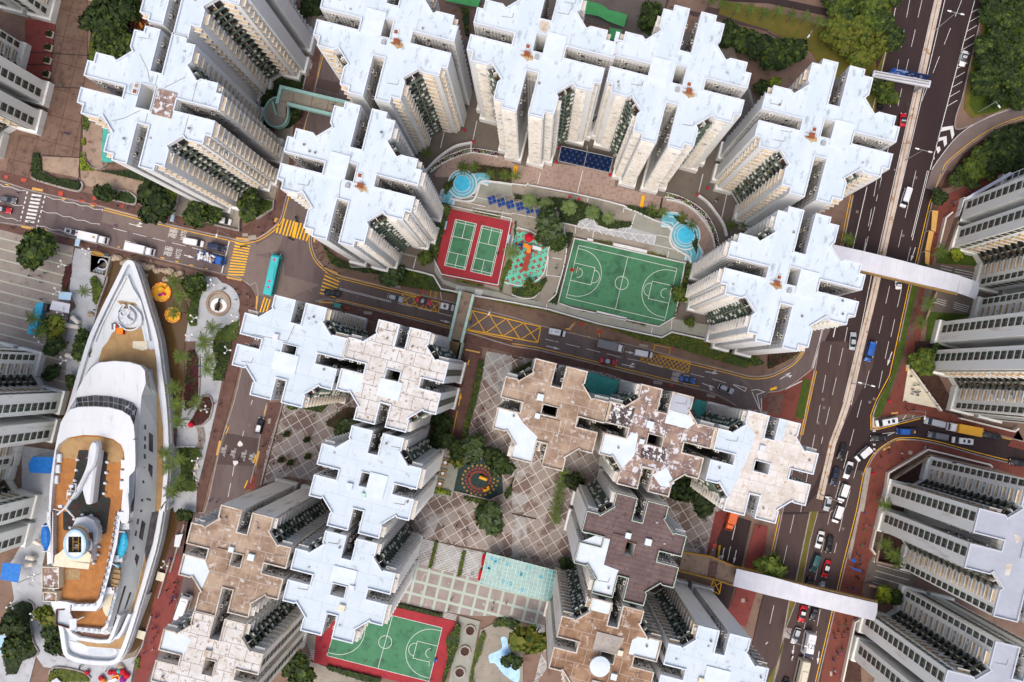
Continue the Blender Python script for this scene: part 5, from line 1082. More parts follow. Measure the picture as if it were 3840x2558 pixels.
leafy('shrub_bed', '00 745,1270 780,1270 785,1330 750,1340', .9, ['leaf_lime','leaf_light'], 'small clipped yellow green bush by the lane', 'hedge', .3, 10)
leafy('shrub_bed', '00 740,1400 770,1400 800,1500 860,1550 850,1568 740,1568', .9, ['leaf_mid','leaf_lime'], 'curved bush row round the tan terrace', 'hedge', .3, 10)
leafy('ground_cover', '00 850,0 1290,0 1180,150 1160,260 1230,330 1200,480 1080,550 960,500 900,420 870,300 760,200', 1.2, DK, 'dark planting under the trees beside the round play area', 'shrub bed', .2, 5)
leafy('ground_cover', '10 60,560 200,620 420,640 460,560 440,800 400,1100 300,1180 60,1180 0,900', 1.0, DK, 'dark planting under the mint footbridge', 'shrub bed', .2, 4)
leafy('ground_cover', '10 410,0 600,0 600,140 460,130', 1.0, DK, 'dark shrubs between the two upper left towers', 'shrub bed', .2, 6)
leafy('ground_cover', '10 1880,60 1960,90 1960,330 1920,320', 2.0, GRN, 'narrow green strip between two white towers at the top', 'shrub bed', .2, 8)
# pool-side beds beside the ship
leafy('shrub_bed', '01 1690,990 1830,980 1900,1020 1860,1100 1830,1200 1810,1320 1800,1430 1740,1430 1720,1300 1760,1200 1690,1100', 1.2, ['leaf_mid','leaf_light','leaf_mid'], 'dense green shrub bed between the pond and the round cannon plaza', 'shrub bed', .3, 8)
leafy('shrub_bed', '01 2200,1370 2190,1500 2160,1568 1960,1568 1990,1480 2080,1420', .35, ['leaf_mid','leaf_light','leaf_light'], 'bright lawn lobe below the round cannon plaza', 'lawn', .3, 8)
leafy('shrub_bed', '02 1960,0 2130,0 2110,150 2080,260 2050,370 1960,360 1950,300 1990,200 1950,80', .6, GRN, 'lawn and shrubs left of the lower street', 'lawn', .3, 8)
leafy('shrub_bed', '02 1720,90 1790,80 1825,160 1820,500 1770,600 1700,640 1690,500 1710,300', .6, ['leaf_maroon','leaf_maroon','leaf_mid'], 'long maroon planted bed beside the pond', 'flower bed', .3, 8)
leafy('shrub_bed', '02 1860,505 1920,510 1950,580 1920,700 1860,760 1790,780 1740,740 1800,640', .6, ['leaf_maroon','soil','leaf_mid'], 'bean shaped bed with a stone kerb and dark soil', 'flower bed', .3, 6)
leafy('shrub_bed', '02 1640,970 1830,980 1850,1060 1780,1140 1760,1220 1810,1330 1800,1380 1600,1380 1660,1200', .9, ['leaf_mid','leaf_light','leaf_mid'], 'wavy green bed in front of the pale stone seats', 'shrub bed', .3, 8)
leafy('shrub_bed', '01 830,980 880,960 940,1060 930,1180 880,1240 850,1200 845,1080', .8, ['leaf_light','leaf_light','leaf_mid'], 'bright green leaf shaped bed left of the ship bow', 'shrub bed', .3, 9)
leafy('shrub_bed', '01 600,870 660,860 660,940 610,1110 560,1100', .5, ['leaf_maroon','soil','leaf_dark'], 'narrow dark bed on the striped plaza', 'shrub bed', .3, 6)
leafy('shrub_bed', '03 60,870 200,820 290,850 300,900 270,1000 300,1200 345,1290 310,1340 200,1380 150,1500 60,1500 20,1300 60,1100', .9, DK, 'large dark planted bed in the bottom left corner', 'shrub bed', .3, 5)
leafy('shrub_bed', '03 490,1450 580,1440 760,1480 820,1530 820,1568 440,1568 450,1490', .6, ['leaf_light','leaf_mid','leaf_olive'], 'oval lawn bed below the ship stern', 'lawn', .3, 7)
leafy('shrub_bed', '03 1250,1350 1290,1340 1270,1450 1240,1450', .8, ['leaf_light'], 'small green bed at the pond corner near the stern', 'shrub bed', .3, 7)
# courtyard beds
leafy('planting_bed', '21 20,215 110,235 230,260 380,240 640,280 800,350 860,440 940,460 1100,470 1105,500 1060,525 900,540 800,500 760,460 680,440 610,470 600,500 430,470 430,380 380,360 100,270 20,260', .9, ['leaf_dark','leaf_mid','leaf_mid'], 'long planted bed with fan palms across the courtyard', 'shrub bed', PZ+.1, 8)
leafy('planting_bed', '21 1045,320 1250,350 1380,400 1380,440 1300,440 1180,400 1050,345', .9, DK, 'planted strip left of the right fountain steps', 'shrub bed', PZ+.1, 8)
leafy('planting_bed', '21 1480,410 1560,430 1690,570 1710,650 1700,780 1640,660 1680,600 1600,510 1520,470', .8, DK, 'curved planted strip behind the right fountain', 'shrub bed', PZ+.1, 8)
leafy('planting_bed', '21 490,560 570,575 500,780 460,1000 410,1230 330,1210 380,1150 440,1050 500,740', .7, DK, 'narrow dark hedge left of the courtyard basketball court', 'hedge', PZ+.1, 8)
leafy('planting_bed', '21 750,625 930,665 920,685 745,645', .6, ['leaf_dark','leaf_olive'], 'low hedge above the basketball court, left one', 'hedge', PZ+.1, 9)
leafy('planting_bed', '21 1240,745 1425,785 1420,800 1238,760', .6, ['leaf_dark','leaf_olive'], 'low hedge above the basketball court, right one', 'hedge', PZ+.1, 9)
leafy('planting_bed', '21 0,1070 60,1080 180,1060 270,1000 320,970 315,1020 270,1110 200,1160 100,1165 0,1130', .9, GRN, 'curved bed under the turquoise play floor', 'shrub bed', PZ+.1, 9)
leafy('planting_bed', '11 2000,355 2250,405 2245,440 2000,385', .6, ['leaf_dark','leaf_olive'], 'low hedge strip above the badminton courts', 'hedge', PZ+.1, 9)
leafy('planting_bed', '11 1840,990 2090,1050 2085,1078 1830,1015', .6, ['leaf_dark','leaf_olive'], 'low hedge strip below the badminton courts', 'hedge', PZ+.1, 9)
leafy('planting_bed', '11 1640,560 1700,450 1760,300 1800,340 1740,480 1660,830 1610,790 1590,700', 1.3, GRN, 'green strip between the courtyard tower and the badminton courts', 'hedge', PZ+.1, 8)
leafy('planting_bed', '11 2352,870 2300,960 2260,1110 2230,1100 2270,900 2330,780', .7, ['leaf_mid','leaf_light'], 'small curved bed between badminton and the play floor', 'shrub bed', PZ+.1, 9)
leafy('planting_bed', '21 10,600 30,460 45,460 40,580 10,640', .6, ['leaf_mid'], 'sliver of green bed beside the red badminton floor', 'shrub bed', PZ+.1, 9)
leafy('planting_bed', '21 640,1270 780,1300 775,1315 635,1290', .6, ['leaf_dark','leaf_olive'], 'low hedge below the basketball court, left one', 'hedge', PZ+.1, 9)
leafy('planting_bed', '21 1050,1370 1235,1405 1230,1430 1045,1385', .6, ['leaf_dark','leaf_olive'], 'low hedge below the basketball court, right one', 'hedge', PZ+.1, 9)
leafy('planting_bed', '21 1600,830 1655,870 1600,1080 1500,1340 1490,1350 1560,1060', 1.2, GRN, 'hedge strip right of the basketball court', 'hedge', PZ+.1, 8)
leafy('planting_bed', '11 1720,140 1830,50 1850,60 1800,160 1740,230', .9, GRN, 'planted strip left of the round blue fountain', 'shrub bed', PZ+.1, 9)
leafy('planting_bed', '11 1960,30 2000,-60 2352,-20 | 11 2352,120 2160,90 2130,20', .7, ['soil','leaf_dark','leaf_mid'], 'palm bed above the left fountain steps', 'shrub bed', PZ+.1, 7)
# checkered hedge of the curved ramp
def checker(s, label, z=PZ+.1, wd=.9, seg=2.6):
 pts = [P(x, y, z) for x, y in smooth_pts(q(s), 8)]; mb = MB(); mb.wall([(p.x,p.y) for p in pts], wd+.5, z-.1, z+.45, 3); acc = 0
 rg = random.Random(5)
 for a, b in zip(pts[:-1], pts[1:]):
  L = (b-a).length; k = max(1, int(L/.12))
  for i in range(k*4):
   p = a + (b-a)*rg.random(); d = (b-a).normalized(); nn = Vector((-d.y, d.x, 0)); t = acc + (p-a).length
   dark = int(t/seg) % 2; p = p + nn*rg.uniform(-wd/2, wd/2) + Vector((0,0,rg.uniform(.46,.6))); u = Vector((rg.uniform(-1,1), rg.uniform(-1,1), 0)).normalized()*.16; v = Vector((-u.y, u.x, .05))
   mb.add([p-u, p-v, p+u, p+v], [(0,1,2,3)], 1 if dark else (0 if rg.random() < .7 else 2))
  acc += L
 return item('checkered_hedge', mb, ['leaf_light', 'leaf_maroon', 'leaf_mid', 'white_kerb'], label, 'hedge')
checker('10 1590,1568 1700,1490 1800,1440 1960,1390 2100,1400 2230,1425', 'green and maroon checkered hedge along the upper left ramp curve')
checker('21 1410,225 1500,245 1600,290 1700,350 1780,430 1850,560 1880,680', 'green and maroon checkered hedge along the right ramp curve')
# trees one can tell apart
TG = 'street and garden trees'
for a_ in (('01 330,710', 6.2, 'mid', 'broad green tree in the angular planter on the striped plaza'), ('01 1415,290', 6.3, 'dark', 'big dark round tree beside the main street'), ('01 950,200', 3.0, 'dark', 'small dark tree on the left hedge island'),
   ('01 1770,385', 4.2, 'mid', 'street tree left of the parked white van yard'), ('01 1960,380', 3.4, 'mid', 'street tree directly at the white van yard'), ('01 2280,320', 4.3, 'mid', 'tree behind the corner bed by the crossing'),
   ('11 1240,955', 3.8, 'grey', 'grey green tree on the broad hedge'), ('21 320,520', 5.0, 'grey', 'tall grey green tree shading the turquoise play floor'), ('21 400,640', 3.6, 'mid', 'rounder green tree right of the play floor'), ('21 290,590', 3.0, 'mid', 'low tree at the top of the play floor'),
   ('12 1700,740', 3.8, 'dark', 'dark tree beside the service alley, upper one'), ('12 1690,880', 4.0, 'dark', 'dark tree beside the service alley, lower one'), ('12 1850,990', 3.4, 'dark', 'tree where the alley meets the long hedge'),
   ('12 2020,985', 4.2, 'grey', 'spreading tree above the dark play floor'), ('12 1840,1080', 2.8, 'olive', 'yellowish tree beside the three square planters'), ('12 2240,1150', 4.0, 'dark', 'biggest dark tree right of the dark play floor'), ('12 2150,1060', 3.2, 'dark', 'dark tree over the top edge of the dark play floor'),
   ('13 2130,60', 5.2, 'grey', 'lone tree on the grid paved square'), ('12 820,800', 3.6, 'grey', 'grey green tree in the five sided bed'), ('13 380,1450', 5.4, 'mid', 'round tree left of the lower basketball court'),
   ('23 150,1190', 5.4, 'olive', 'big olive tree beside the rust brown roofed tower'), ('23 30,1380', 2.5, 'dark', 'dark tree beside the paddling pool'), ('13 2310,1370', 2.4, 'mid', 'small tree left of the pale blue pool arm'),
   ('22 1560,1350', 4.8, 'dark', 'dark tree between the patchy and cream towers, left'), ('22 1760,1460', 4.6, 'dark', 'dark tree between the patchy and cream towers, right'), ('22 570,1290', 3.0, 'dark', 'small tree in the tower gap by the grid square'),
   ('33 20,520', 4.4, 'light', 'bright green tree beside the lower footbridge, over the highway'), ('33 110,530', 2.2, 'mid', 'small bough of green beside the lower footbridge, right of the bright tree'), ('23 500,490', 2.2, 'dark', 'small dark tree next to the glass roof corner'),
   ('33 1070,770', 2.9, 'lime', 'yellow green bush tree at the end of the lower footbridge'), ('33 1180,800', 2.4, 'mid', 'green bush tree at the end of the lower footbridge, right of the yellow one'),
   ('32 1440,160', 4.2, 'light', 'yellow green tree behind the tiled corner plaza'), ('32 1540,80', 2.6, 'mid', 'tree top squeezed against the grey tower wall'), ('31 1740,770', 2.1, 'lime', 'round bright lime bush by the grey tower'), ('31 1590,240', 2.8, 'dark', 'dark tree at the foot of the off ramp'),
   ('03 430,960', 4.0, 'olive', 'olive green tree left of the ship stern, upper one'), ('03 480,1100', 3.6, 'dark', 'dark tree hugging the ship stern'), ('03 480,1230', 3.0, 'dark', 'dark tree left of the ship stern, lowest one'), ('03 100,1050', 4.2, 'dark', 'dark tree on the big bottom left bed, upper'), ('03 150,1250', 4.5, 'mid', 'tree on the big bottom left bed, lower'),
   ('03 1680,30', 2.4, 'mid', 'small round tree beside the pond and red pavement'), ('01 1850,1060', 2.0, 'light', 'round bright shrub tree in the shrub bed, right one'), ('01 1760,1030', 3.6, 'mid', 'round green shrub tree at the top of the shrub bed'),
   ('01 440,1400', 3.0, 'mid', 'tree over the blue tarpaulin truck, upper'), ('01 500,1440', 3.6, 'olive', 'bronze tinted tree on the striped plaza'), ('02 490,30', 3.4, 'dark', 'dark tree at the lower end of the striped plaza'), ('02 720,90', 3.4, 'mid', 'green tree beside the ship forward hull'), ('01 740,1540', 2.8, 'mid', 'small tree left of the ship rail'),
   ('02 650,350', 2.2, 'mid', 'small bush tree between the ship and the pale tower'), ('02 460,290', 2.6, 'dark', 'dark tree against the pale tower balconies'),
   ('00 1050,90', 5.6, 'dark', 'darkest tree left of the round play area'), ('00 850,190', 4.6, 'dark', 'dark tree overhanging the brown lane'), ('00 970,340', 4.6, 'mid', 'green tree above the curved brick path'), ('00 1090,400', 4.6, 'mid', 'green tree beside the white roof corner'), ('00 1180,60', 4.0, 'olive', 'olive tree above the round play area'),
   ('00 1000,210', 4.4, 'dark', 'dark tree in the middle of the upper left grove'), ('10 480,70', 3.6, 'dark', 'dark tree between the two left tower groups'), ('10 120,900', 2.4, 'dark', 'dark tree by the round stair of the mint footbridge'), ('10 350,1020', 2.2, 'dark', 'dark tree under the mint footbridge landing'),
   ('20 1290,120', 4.4, 'mid', 'round green tree above the green awning notch'), ('20 1250,230', 3.4, 'mid', 'green tree in the tower corner below the round one'), ('20 1320,80', 2.2, 'light', 'light green tree top above the awning road'),
   ('20 2010,290', 4.4, 'mid', 'bushy tree beside the top right tower, left'), ('20 2120,360', 4.4, 'mid', 'bushy tree beside the top right tower, middle'), ('20 2260,420', 4.6, 'dark', 'bushy tree beside the top right tower, right'), ('30 60,450', 4.8, 'mid', 'tree left of the highway tower, upper left'), ('30 260,470', 4.8, 'mid', 'tree left of the highway tower, next right'), ('30 40,540', 4.2, 'dark', 'dark tree behind the highway tower wing'),
   ('30 60,760', 2.2, 'lime', 'lime bush peeping over the white roof'), ('20 2300,790', 3.0, 'mid', 'green tree squeezed between two white towers'), ('11 1560,800', 2.2, 'light', 'small yellow green tree on the walk below the tower'), ('21 1545,1140', 2.6, 'light', 'light green tree right of the basketball court'), ('21 1640,1380', 1.6, 'light', 'small shrub tree by the walkway near the court'), ('21 150,1030', 1.5, 'light', 'small shrub at the lower edge of the play floor'),
   ('30 1110,850', 3.6, 'light', 'roadside tree under the blue gantry sign'), ('30 1010,760', 3.4, 'mid', 'roadside tree left of the gantry post'), ('30 1160,350', 3.6, 'mid', 'roadside tree beside the highway, above the gantry')):
 tree(a_[0], a_[1], a_[2], a_[3], z=PZ if a_[0][:2] in ('21',) or a_[3].startswith('small yellow green tree on the walk') else 0, group=TG)
# wood beside the highway: many crowns, nothing to tell them apart but colour
rg = random.Random(11)
wl = {'olive': 'olive yellow tree crown in the wood left of the highway', 'mid': 'green tree crown in the wood left of the highway', 'light': 'light green tree crown in the wood left of the highway'}
wood = W('30 540,-60 1180,-60 1130,200 1060,480 960,560 700,480 480,330 600,200')
n_ = 0
while n_ < 42:
 x, y = rg.uniform(560, 1170), rg.uniform(-40, 560)
 if inside(W1('30 %g,%g' % (x, y)), wood):
  k = 'olive' if y > 200 and x < 1080 else rg.choice(('mid', 'light', 'mid')); tree('30 %.0f,%.0f' % (x, y), rg.uniform(2.6, 3.9), k, wl[k], group='wood left of the highway, ' + k); n_ += 1
leafy('undergrowth', '30 460,300 600,200 700,60 1160,-60 1060,500 960,560 640,480', 1.4, ['leaf_olive','leaf_mid','leaf_light'], 'undergrowth of the wood left of the highway', 'undergrowth', .1, 3, kind='stuff')
wood2 = W('30 2030,-60 2400,-60 2400,900 2060,980 1950,860 1930,640 1990,300'); n_ = 0
while n_ < 44:
 x, y = rg.uniform(1900, 2400), rg.uniform(-40, 1000)
 if inside(W1('30 %g,%g' % (x, y)), wood2):
  k = rg.choice(('mid', 'dark', 'mid')); tree('30 %.0f,%.0f' % (x, y), rg.uniform(2.6, 3.7), k, {'mid': 'green', 'dark': 'dark'}[k] + ' tree crown in the wood right of the highway hatching', group='wood right of the highway, ' + k); n_ += 1
wood3 = '30 2352,1130 2150,1200 1980,1310 1880,1400 1780,1568 | 31 1680,60 1900,90 2060,30 | 30 2352,1420'
for x, y, r, k in ((2230,1220,5.2,'dark'),(2100,1280,4.8,'dark'),(2010,1350,4.4,'mid'),(1900,1420,4.4,'light'),(1850,1500,4.6,'light'),(2180,1380,5.0,'mid'),(2320,1200,4.6,'dark'),(2290,1350,4.6,'dark'),(1950,1510,4.0,'light'),(2060,1460,4.8,'dark'),(1780,1545,3.2,'mid'),(2330,1480,4.2,'dark'),(2250,1290,4.2,'mid'),(2090,1380,4.4,'dark'),(2160,1480,4.0,'dark'),(1700,1640,3.4,'mid'),(1850,1620,3.8,'mid'),(2000,1580,3.6,'mid')):
 tree('30 %d,%d' % (x+30, y+25), r*.72, k, {'dark': 'dark', 'mid': 'green', 'light': 'pale green'}[k] + ' tree crown in the grove inside the off ramp curve', group='grove inside the off ramp, ' + k)
# palms
PG = 'palms beside the pond'
for a_ in (('01 1600,1020', 'palm beside the pond nearest the street rocks'), ('01 1650,1150', 'palm between the orange float and the shrub bed'), ('01 1600,1290', 'palm overhanging the small round float'), ('01 1950,1440', 'palm below the cannon plaza on pale paving'), ('01 1880,1550', 'palm at the top of the winding pale path'),
   ('02 1660,140', 'palm at the head of the long maroon bed'), ('02 1920,160', 'palm on the winding path, beside the lawn'), ('02 1905,260', 'palm on the winding path, just under another palm'), ('02 1870,30', 'palm on the winding path, topmost beside the lawn'), ('02 1600,430', 'palm leaning over the ship side by the maroon bed'), ('02 1620,580', 'palm over the pond below the maroon bed'), ('02 1800,555', 'small palm in front of the bean shaped bed'),
   ('02 1640,730', 'palm above the red ball by the step fan'), ('02 1520,1030', 'palm brushing the ship beside the sign wall'), ('02 1640,1090', 'palm in the wavy bed, upper'), ('02 1540,1150', 'palm over the ship rail below the sign wall'), ('02 1650,1290', 'palm in the wavy bed, lower'), ('02 1580,1380', 'lowest palm beside the ship hull')):
 palm(a_[0], a_[1], 2.75, 6.5, .2, group=PG)
for a_ in (('01 770,1110', 'palm standing alone left of the ship bow', 2.2), ('01 300,1360', 'palm over the blue tarpaulin truck', 2.8), ('01 370,1480', 'palm below the blue tarpaulin truck', 2.8)): palm(a_[0], a_[1], a_[2], 6, .2)
for a_ in (('21 165,275', 'fan palm at the left end of the courtyard bed'), ('21 315,310', 'second fan palm of the courtyard bed, largest, over the blue cubes'), ('21 530,335', 'third fan palm of the courtyard bed'), ('21 740,380', 'fourth fan palm of the courtyard bed, above the zigzag kerb'), ('21 885,435', 'fifth fan palm, smallest, at the right end of the courtyard bed')):
 palm(a_[0], a_[1], 2.1 if 'smallest' in a_[1] else 2.6, 4.5, PZ+.3, True, 'fan palms of the courtyard', 'fan_palm')
palm('21 0,745', 'fan palm between the badminton courts and the play floor', 2.6, 4.5, PZ+.3, True, kind='fan_palm')
for a_ in (('11 2150,30', 'palm right of the blue stepped channel'), ('11 2290,40', 'palm beside the yellow speed strip'), ('21 1290,350', 'palm above the right fountain channel'), ('21 1390,380', 'palm at the end of the dark drain bar'), ('21 1570,430', 'palm behind the right fountain, upper'), ('21 1650,500', 'palm behind the right fountain, lower'), ('11 1920,-20', 'palm over the round blue fountain'), ('10 1890,1530', 'palm on the driveway edge above the round fountain'), ('10 2000,1530', 'palm on the driveway edge, right neighbour'), ('21 30,50', 'palm beside the yellow strip at the driveway'),
   ('21 2010,500', 'palm in the dark bed below the ramp, left'), ('21 2130,500', 'palm in the dark bed below the ramp, right'), ('11 1745,350', 'palm at the top left corner of the badminton courts'), ('10 1450,1300', 'thin palm beside the lower tower corner, left'), ('10 1570,1400', 'thin palm beside the lower tower corner, right')):
 palm(a_[0], a_[1], 1.9, 4.0, PZ+.2, group='palms on the courtyard edge')
for a_ in (('23 480,1240' if False else '22 480,1220', 'feathery palm in the row on the grid square, topmost'), ('22 440,1330', 'feathery palm in the row on the grid square, second'), ('22 430,1430', 'feathery palm in the row on the grid square, third'), ('22 410,1530', 'feathery palm in the row on the grid square, fourth'), ('23 400,60', 'feathery palm in the row on the grid square, lowest')):
 palm(a_[0], a_[1], 2.5, 4, .2, group='row of palms on the grid square')
for a_ in (('31 740,630', 'palm beside the highway just above the covered footbridge'), ('31 1590,740', 'palm right of the highway above the covered footbridge'), ('31 1480,1220', 'palm below the covered footbridge landing'), ('31 1410,1390', 'palm on the verge below the covered footbridge'), ('33 1080,310', 'palm in the walled garden, left'), ('33 1150,400', 'palm in the walled garden, middle'), ('33 1200,460', 'palm in the walled garden, right'), ('32 1080,1500', 'palm at the bend of the terracotta wall')):
 palm(a_[0], a_[1], 2.6, 6, .2, group='palms right of the highway')
for i, (x, y) in enumerate(((100,95),(225,130),(360,150),(470,190),(565,215))): palm('30 %d,%d' % (x, y), 'slim palm on the upper roadside, %s from the left' % ('first','second','third','fourth','fifth')[i], 2.0, 5, .2, group='slim palms by the upper road')
for i, (x, y) in enumerate(((1830,0),(1940,30),(2075,70),(2195,80),(2320,120))): palm('20 %d,%d' % (x, y), 'slim palm behind the pale kerb wall, %s from the left' % ('first','second','third','fourth','fifth')[i], 1.9, 5, .2, group='slim palms by the upper road')
# clipped bushes in planter boxes
def planter(s, label, box='concrete', r=1.0, z=.25, group=None, leaf='dark'):
 p = W1(s, z); T = thing('planter', label, 'planter', tuple(p), -TH, group); mb = MB()
 for a, b, c, d in ((-.9,.9,-.9,-.7),(-.9,.9,.7,.9),(-.9,-.7,-.7,.7),(.7,.9,-.7,.7)): mb.box(a, b, c, d, 0, .55)
 mb.box(-.7,.7,-.7,.7,0,.42,1); link('box', mb.mesh('planter_box', [box, 'soil']), T)
 o = link('bush', cached(('crown', leaf, 0), lambda: m_crown(17, KINDS[leaf], 520, .8)), T, (0,0,1.1)); o.scale = (r*1.05, r*1.05, r)
 return T
for i, (s_, l_) in enumerate((('12 290,850', 'clipped bush in a box on the plaza, upper left'), ('12 475,900', 'clipped bush in a box next to the white square sign'), ('12 485,1055', 'clipped bush in a box on the plaza, middle right'), ('12 240,1085', 'largest clipped bush on the plaza, lower left'), ('12 325,1110', 'boxed bush with people sitting beside it'))): planter(s_, l_, 'wood_tan', .95, group='boxed bushes on the plaza')
for i, (s_, l_) in enumerate((('00 468,322', 'topmost'), ('00 457,443', 'second'), ('00 447,562', 'third'), ('00 437,688', 'lowest'))): planter(s_, 'dark clipped bush in a pale pot on the red yard, %s of four' % l_, 'cream', .85, group='potted bushes on the red yard')
for s_, l_ in (('12 1742,1112', 'topmost'), ('12 1718,1210', 'middle'), ('12 1693,1305', 'lowest')):
 p = W1(s_, .35); T = thing('square_seat', 'square stone seat with a white core beside the play floor, %s of three' % l_, 'seat', tuple(p), -TH, 'three square seats'); mb = MB(); mb.box(-1.1,1.1,-1.1,1.1,0,.45); mb.box(-.65,.65,-.65,.65,.45,.5,1); link('seat', mb.mesh('seat', ['wood_tan','soil']), T); mb = MB(); mb.lathe([(.4,.5),(.5,.9),(0.01,.95)], n=10); link('core', mb.mesh('core', ['court_line']), T)
for s_, l_ in (('13 1968,1092', 'top'), ('13 1920,1282', 'middle'), ('13 1872,1477', 'bottom')):
 p = W1(s_, .3); T = thing('tree_pit', 'octagonal stone ring round dark soil, %s one of the column' % l_, 'tree pit', tuple(p), TH, 'octagonal rings'); mb = MB()
 pr = [(1.75*math.cos(math.pi/8+i*math.pi/4), 1.75*math.sin(math.pi/8+i*math.pi/4)) for i in range(8)]; inr = [(x*.72, y*.72) for x, y in pr]; mb.prism(pr, 0, .5, 0, [inr]); link('ring', mb.mesh('ring', ['concrete']), T)
 mb = MB(); mb.prism(inr, 0, .2); link('soil', mb.mesh('soil', ['soil']), T)
# ------------------------------------------------------------- the concrete ship
o0 = W1('02 1000,900', 0)
SH = thing('ship', 'white ship shaped building standing in a brown pond', 'ship', tuple(o0))
def sh(name, mb, mats, smooth=False, parent=None):
 mb.v = [(x-o0.x, y-o0.y, z) for x, y, z in mb.v]; return link(name, mb.mesh(name, mats, smooth), parent or SH)
def xy(s, z): return [(p.x, p.y) for p in (W(s, z) if isinstance(s, str) else [P(a, b, z) for a, b in s])]
hull_s = q('01 1185,822 1222,835 1245,880 1300,1040 1350,1210 1405,1390 1452,1568 | 02 1492,300 1518,480 1538,700 1547,900 1547,1100 1535,1300 1512,1568 | 03 1500,0 1445,300 1372,560 1300,800 1222,1060 1145,1280 1092,1375 1020,1412 880,1412 740,1395 640,1362 585,1315 560,1200 535,1050 470,850 440,600 430,300 430,0 | 02 445,1568 460,1300 500,1050 550,820 612,640 700,330 800,0 | 01 870,1400 950,1230 1040,1050 1125,875 1150,835')
hs = smooth_pts(hull_s, 3, True)
top = xy(hs, 6.0); cw = sum(top[i-1][0]*top[i][1]-top[i][0]*top[i-1][1] for i in range(len(top))) < 0
if not cw: top = top[::-1]
inn = inset(top, 1.15); mb = MB(); mb.prism(top, .0, 6.0, 0, [inn], pts0=inset(top, .5)); mb.prism(inn, 4.6, 4.7, 1)
rub = inset(top, -.12); mb.prism(rub, 4.1, 4.4, 2, [inset(top, .2)]); sh('hull', mb, ['ship_white', 'ship_grey', 'ship_side'])
def flat(name, s, z, mat, th=.06, smooth=0):
 pts = q(s) if isinstance(s, str) else s
 if smooth: pts = smooth_pts(pts, smooth, True)
 mb = MB(); mb.prism(xy(pts, z), z-th, z); return sh(name, mb, mat)
flat('foredeck', '01 1168,960 1240,1150 1300,1340 1345,1568 | 02 1360,20 1340,60 960,60 880,180 700,480 640,600 720,330 820,0 | 01 860,1500 1000,1240', 4.78, 'ship_white')
flat('foredeck_teak', '01 1080,1460 1150,1445 1300,1440 1325,1568 | 02 1355,60 1380,80 1415,70 1432,150 1450,440 1495,800 1500,1250 1480,1568 | 03 1395,0 | 02 1430,1568 1440,450 1400,260 1200,195 1000,180 900,190 940,60 | 01 990,1568 1030,1490', 4.86, 'teak_tan')
flat('foredeck_patch', '02 1220,0 1350,0 1360,70 1310,85 1218,60', 4.92, 'cream')
flat('bow_glass', '01 1165,965 1205,985 1290,1185 1045,1165 1100,1060', 4.9, 'ship_side')
flat('bow_glass', '01 1045,1190 1295,1190 1340,1420 1300,1400 1250,1250 1150,1230 1060,1250 960,1420 935,1420 980,1300', 4.88, 'ship_side')
flat('stain', '01 1075,1200 1120,1195 1240,1215 1265,1240 1200,1235 1180,1280 1100,1225', 4.95, 'wood_tan')
flat('stern_floor', '03 620,1190 740,1210 1060,1262 1020,1330 800,1320 660,1280', 4.84, 'ship_white', smooth=3)
flat('stern_pit', '03 820,1265 1030,1270 1000,1320 825,1315', 4.92, 'ship_grey', smooth=2)
flat('stern_teak', '03 720,1195 1000,1225 1180,960 1290,700 1380,330 1360,330 1240,720 1120,1100 1150,1250 1110,1262 800,1255', 4.8, 'teak_tan') if False else None
flat('stern_teak', '03 700,1185 1000,1220 1080,1165 1180,960 1260,720 1340,360 1375,330 1290,700 1180,1050 1110,1265 800,1240', 4.88, 'teak_tan')
flat('walkway_dark', '03 1400,0 1460,0 1400,300 1340,480 1330,350', 4.94, 'ship_glass')
# rails, stair and hawse pieces at the bow
mb = MB()
for s_ in ('01 1165,960 1105,1080 1045,1190 930,1420 870,1568', '01 1165,960 1215,1080 1290,1200 1340,1400 1370,1568'): mb.wall([(x, y) for x, y in xy(s_, 5.6)], .32, 4.7, 5.6)
mb.wall(xy(smooth_pts(q('01 1115,1335 1100,1300 1140,1240 1120,1235 1080,1300 1085,1400 1150,1460 1230,1460 1290,1410 1290,1330 1240,1270 1200,1240 1180,1240 1190,1290 1155,1335'), 3), 5.9), .32, 4.7, 5.9)
sh('bow_rail', mb, 'ship_white')
c_ = W1('01 1165,1345', 5.5); mb = MB()
for i in range(16):
 a0, a1 = i*.36, i*.36+.33; z = 5.0+i*.05
 mb.add([(c_.x+.4*math.cos(a0), c_.y+.4*math.sin(a0), z), (c_.x+2.2*math.cos(a0), c_.y+2.2*math.sin(a0), z), (c_.x+2.2*math.cos(a1), c_.y+2.2*math.sin(a1), z), (c_.x+.4*math.cos(a1), c_.y+.4*math.sin(a1), z)], [(0,1,2,3)], i % 2)
mb.lathe([(2.2,4.9),(2.2,5.9),(2.35,5.9),(2.35,4.9)], (c_.x, c_.y, 0), 24, 0); mb.lathe([(.4,4.9),(.4,6.0),(.01,6.0)], (c_.x, c_.y, 0), 12, 0)
sh('spiral_stair', mb, ['ship_white', 'ship_grey'])
for s_ in ('01 880,1470 935,1480 905,1568 850,1568 | 02 900,-10 880,28 830,25', '02 1345,0 1400,0 1415,70 1370,75'): pass
mb = MB()
for s_, cl in (('01 1040,1460 1070,1465 1040,1445', 'x'),): pass
for i in range(6):
 p = W1('01 %g,%g' % (1045+18*i, 1430+9*i), 5.2); mb.box(p.x-.25, p.x+.25, p.y-.9, p.y+.9, 4.8, 5.9, (0, 1, 2)[i % 3])
sh('stacked_chairs', mb, ['cloth_grey', 'steel_white', 'lamp_red'])
p = W1('01 1112,1475', 5.2); mb = MB(); mb.box(-.9,.9,-.8,.8,0,1.2); mb.v = [(x+p.x, y+p.y, z+4.8) for x, y, z in mb.v]; sh('orange_crate', mb, 'fest_orange')
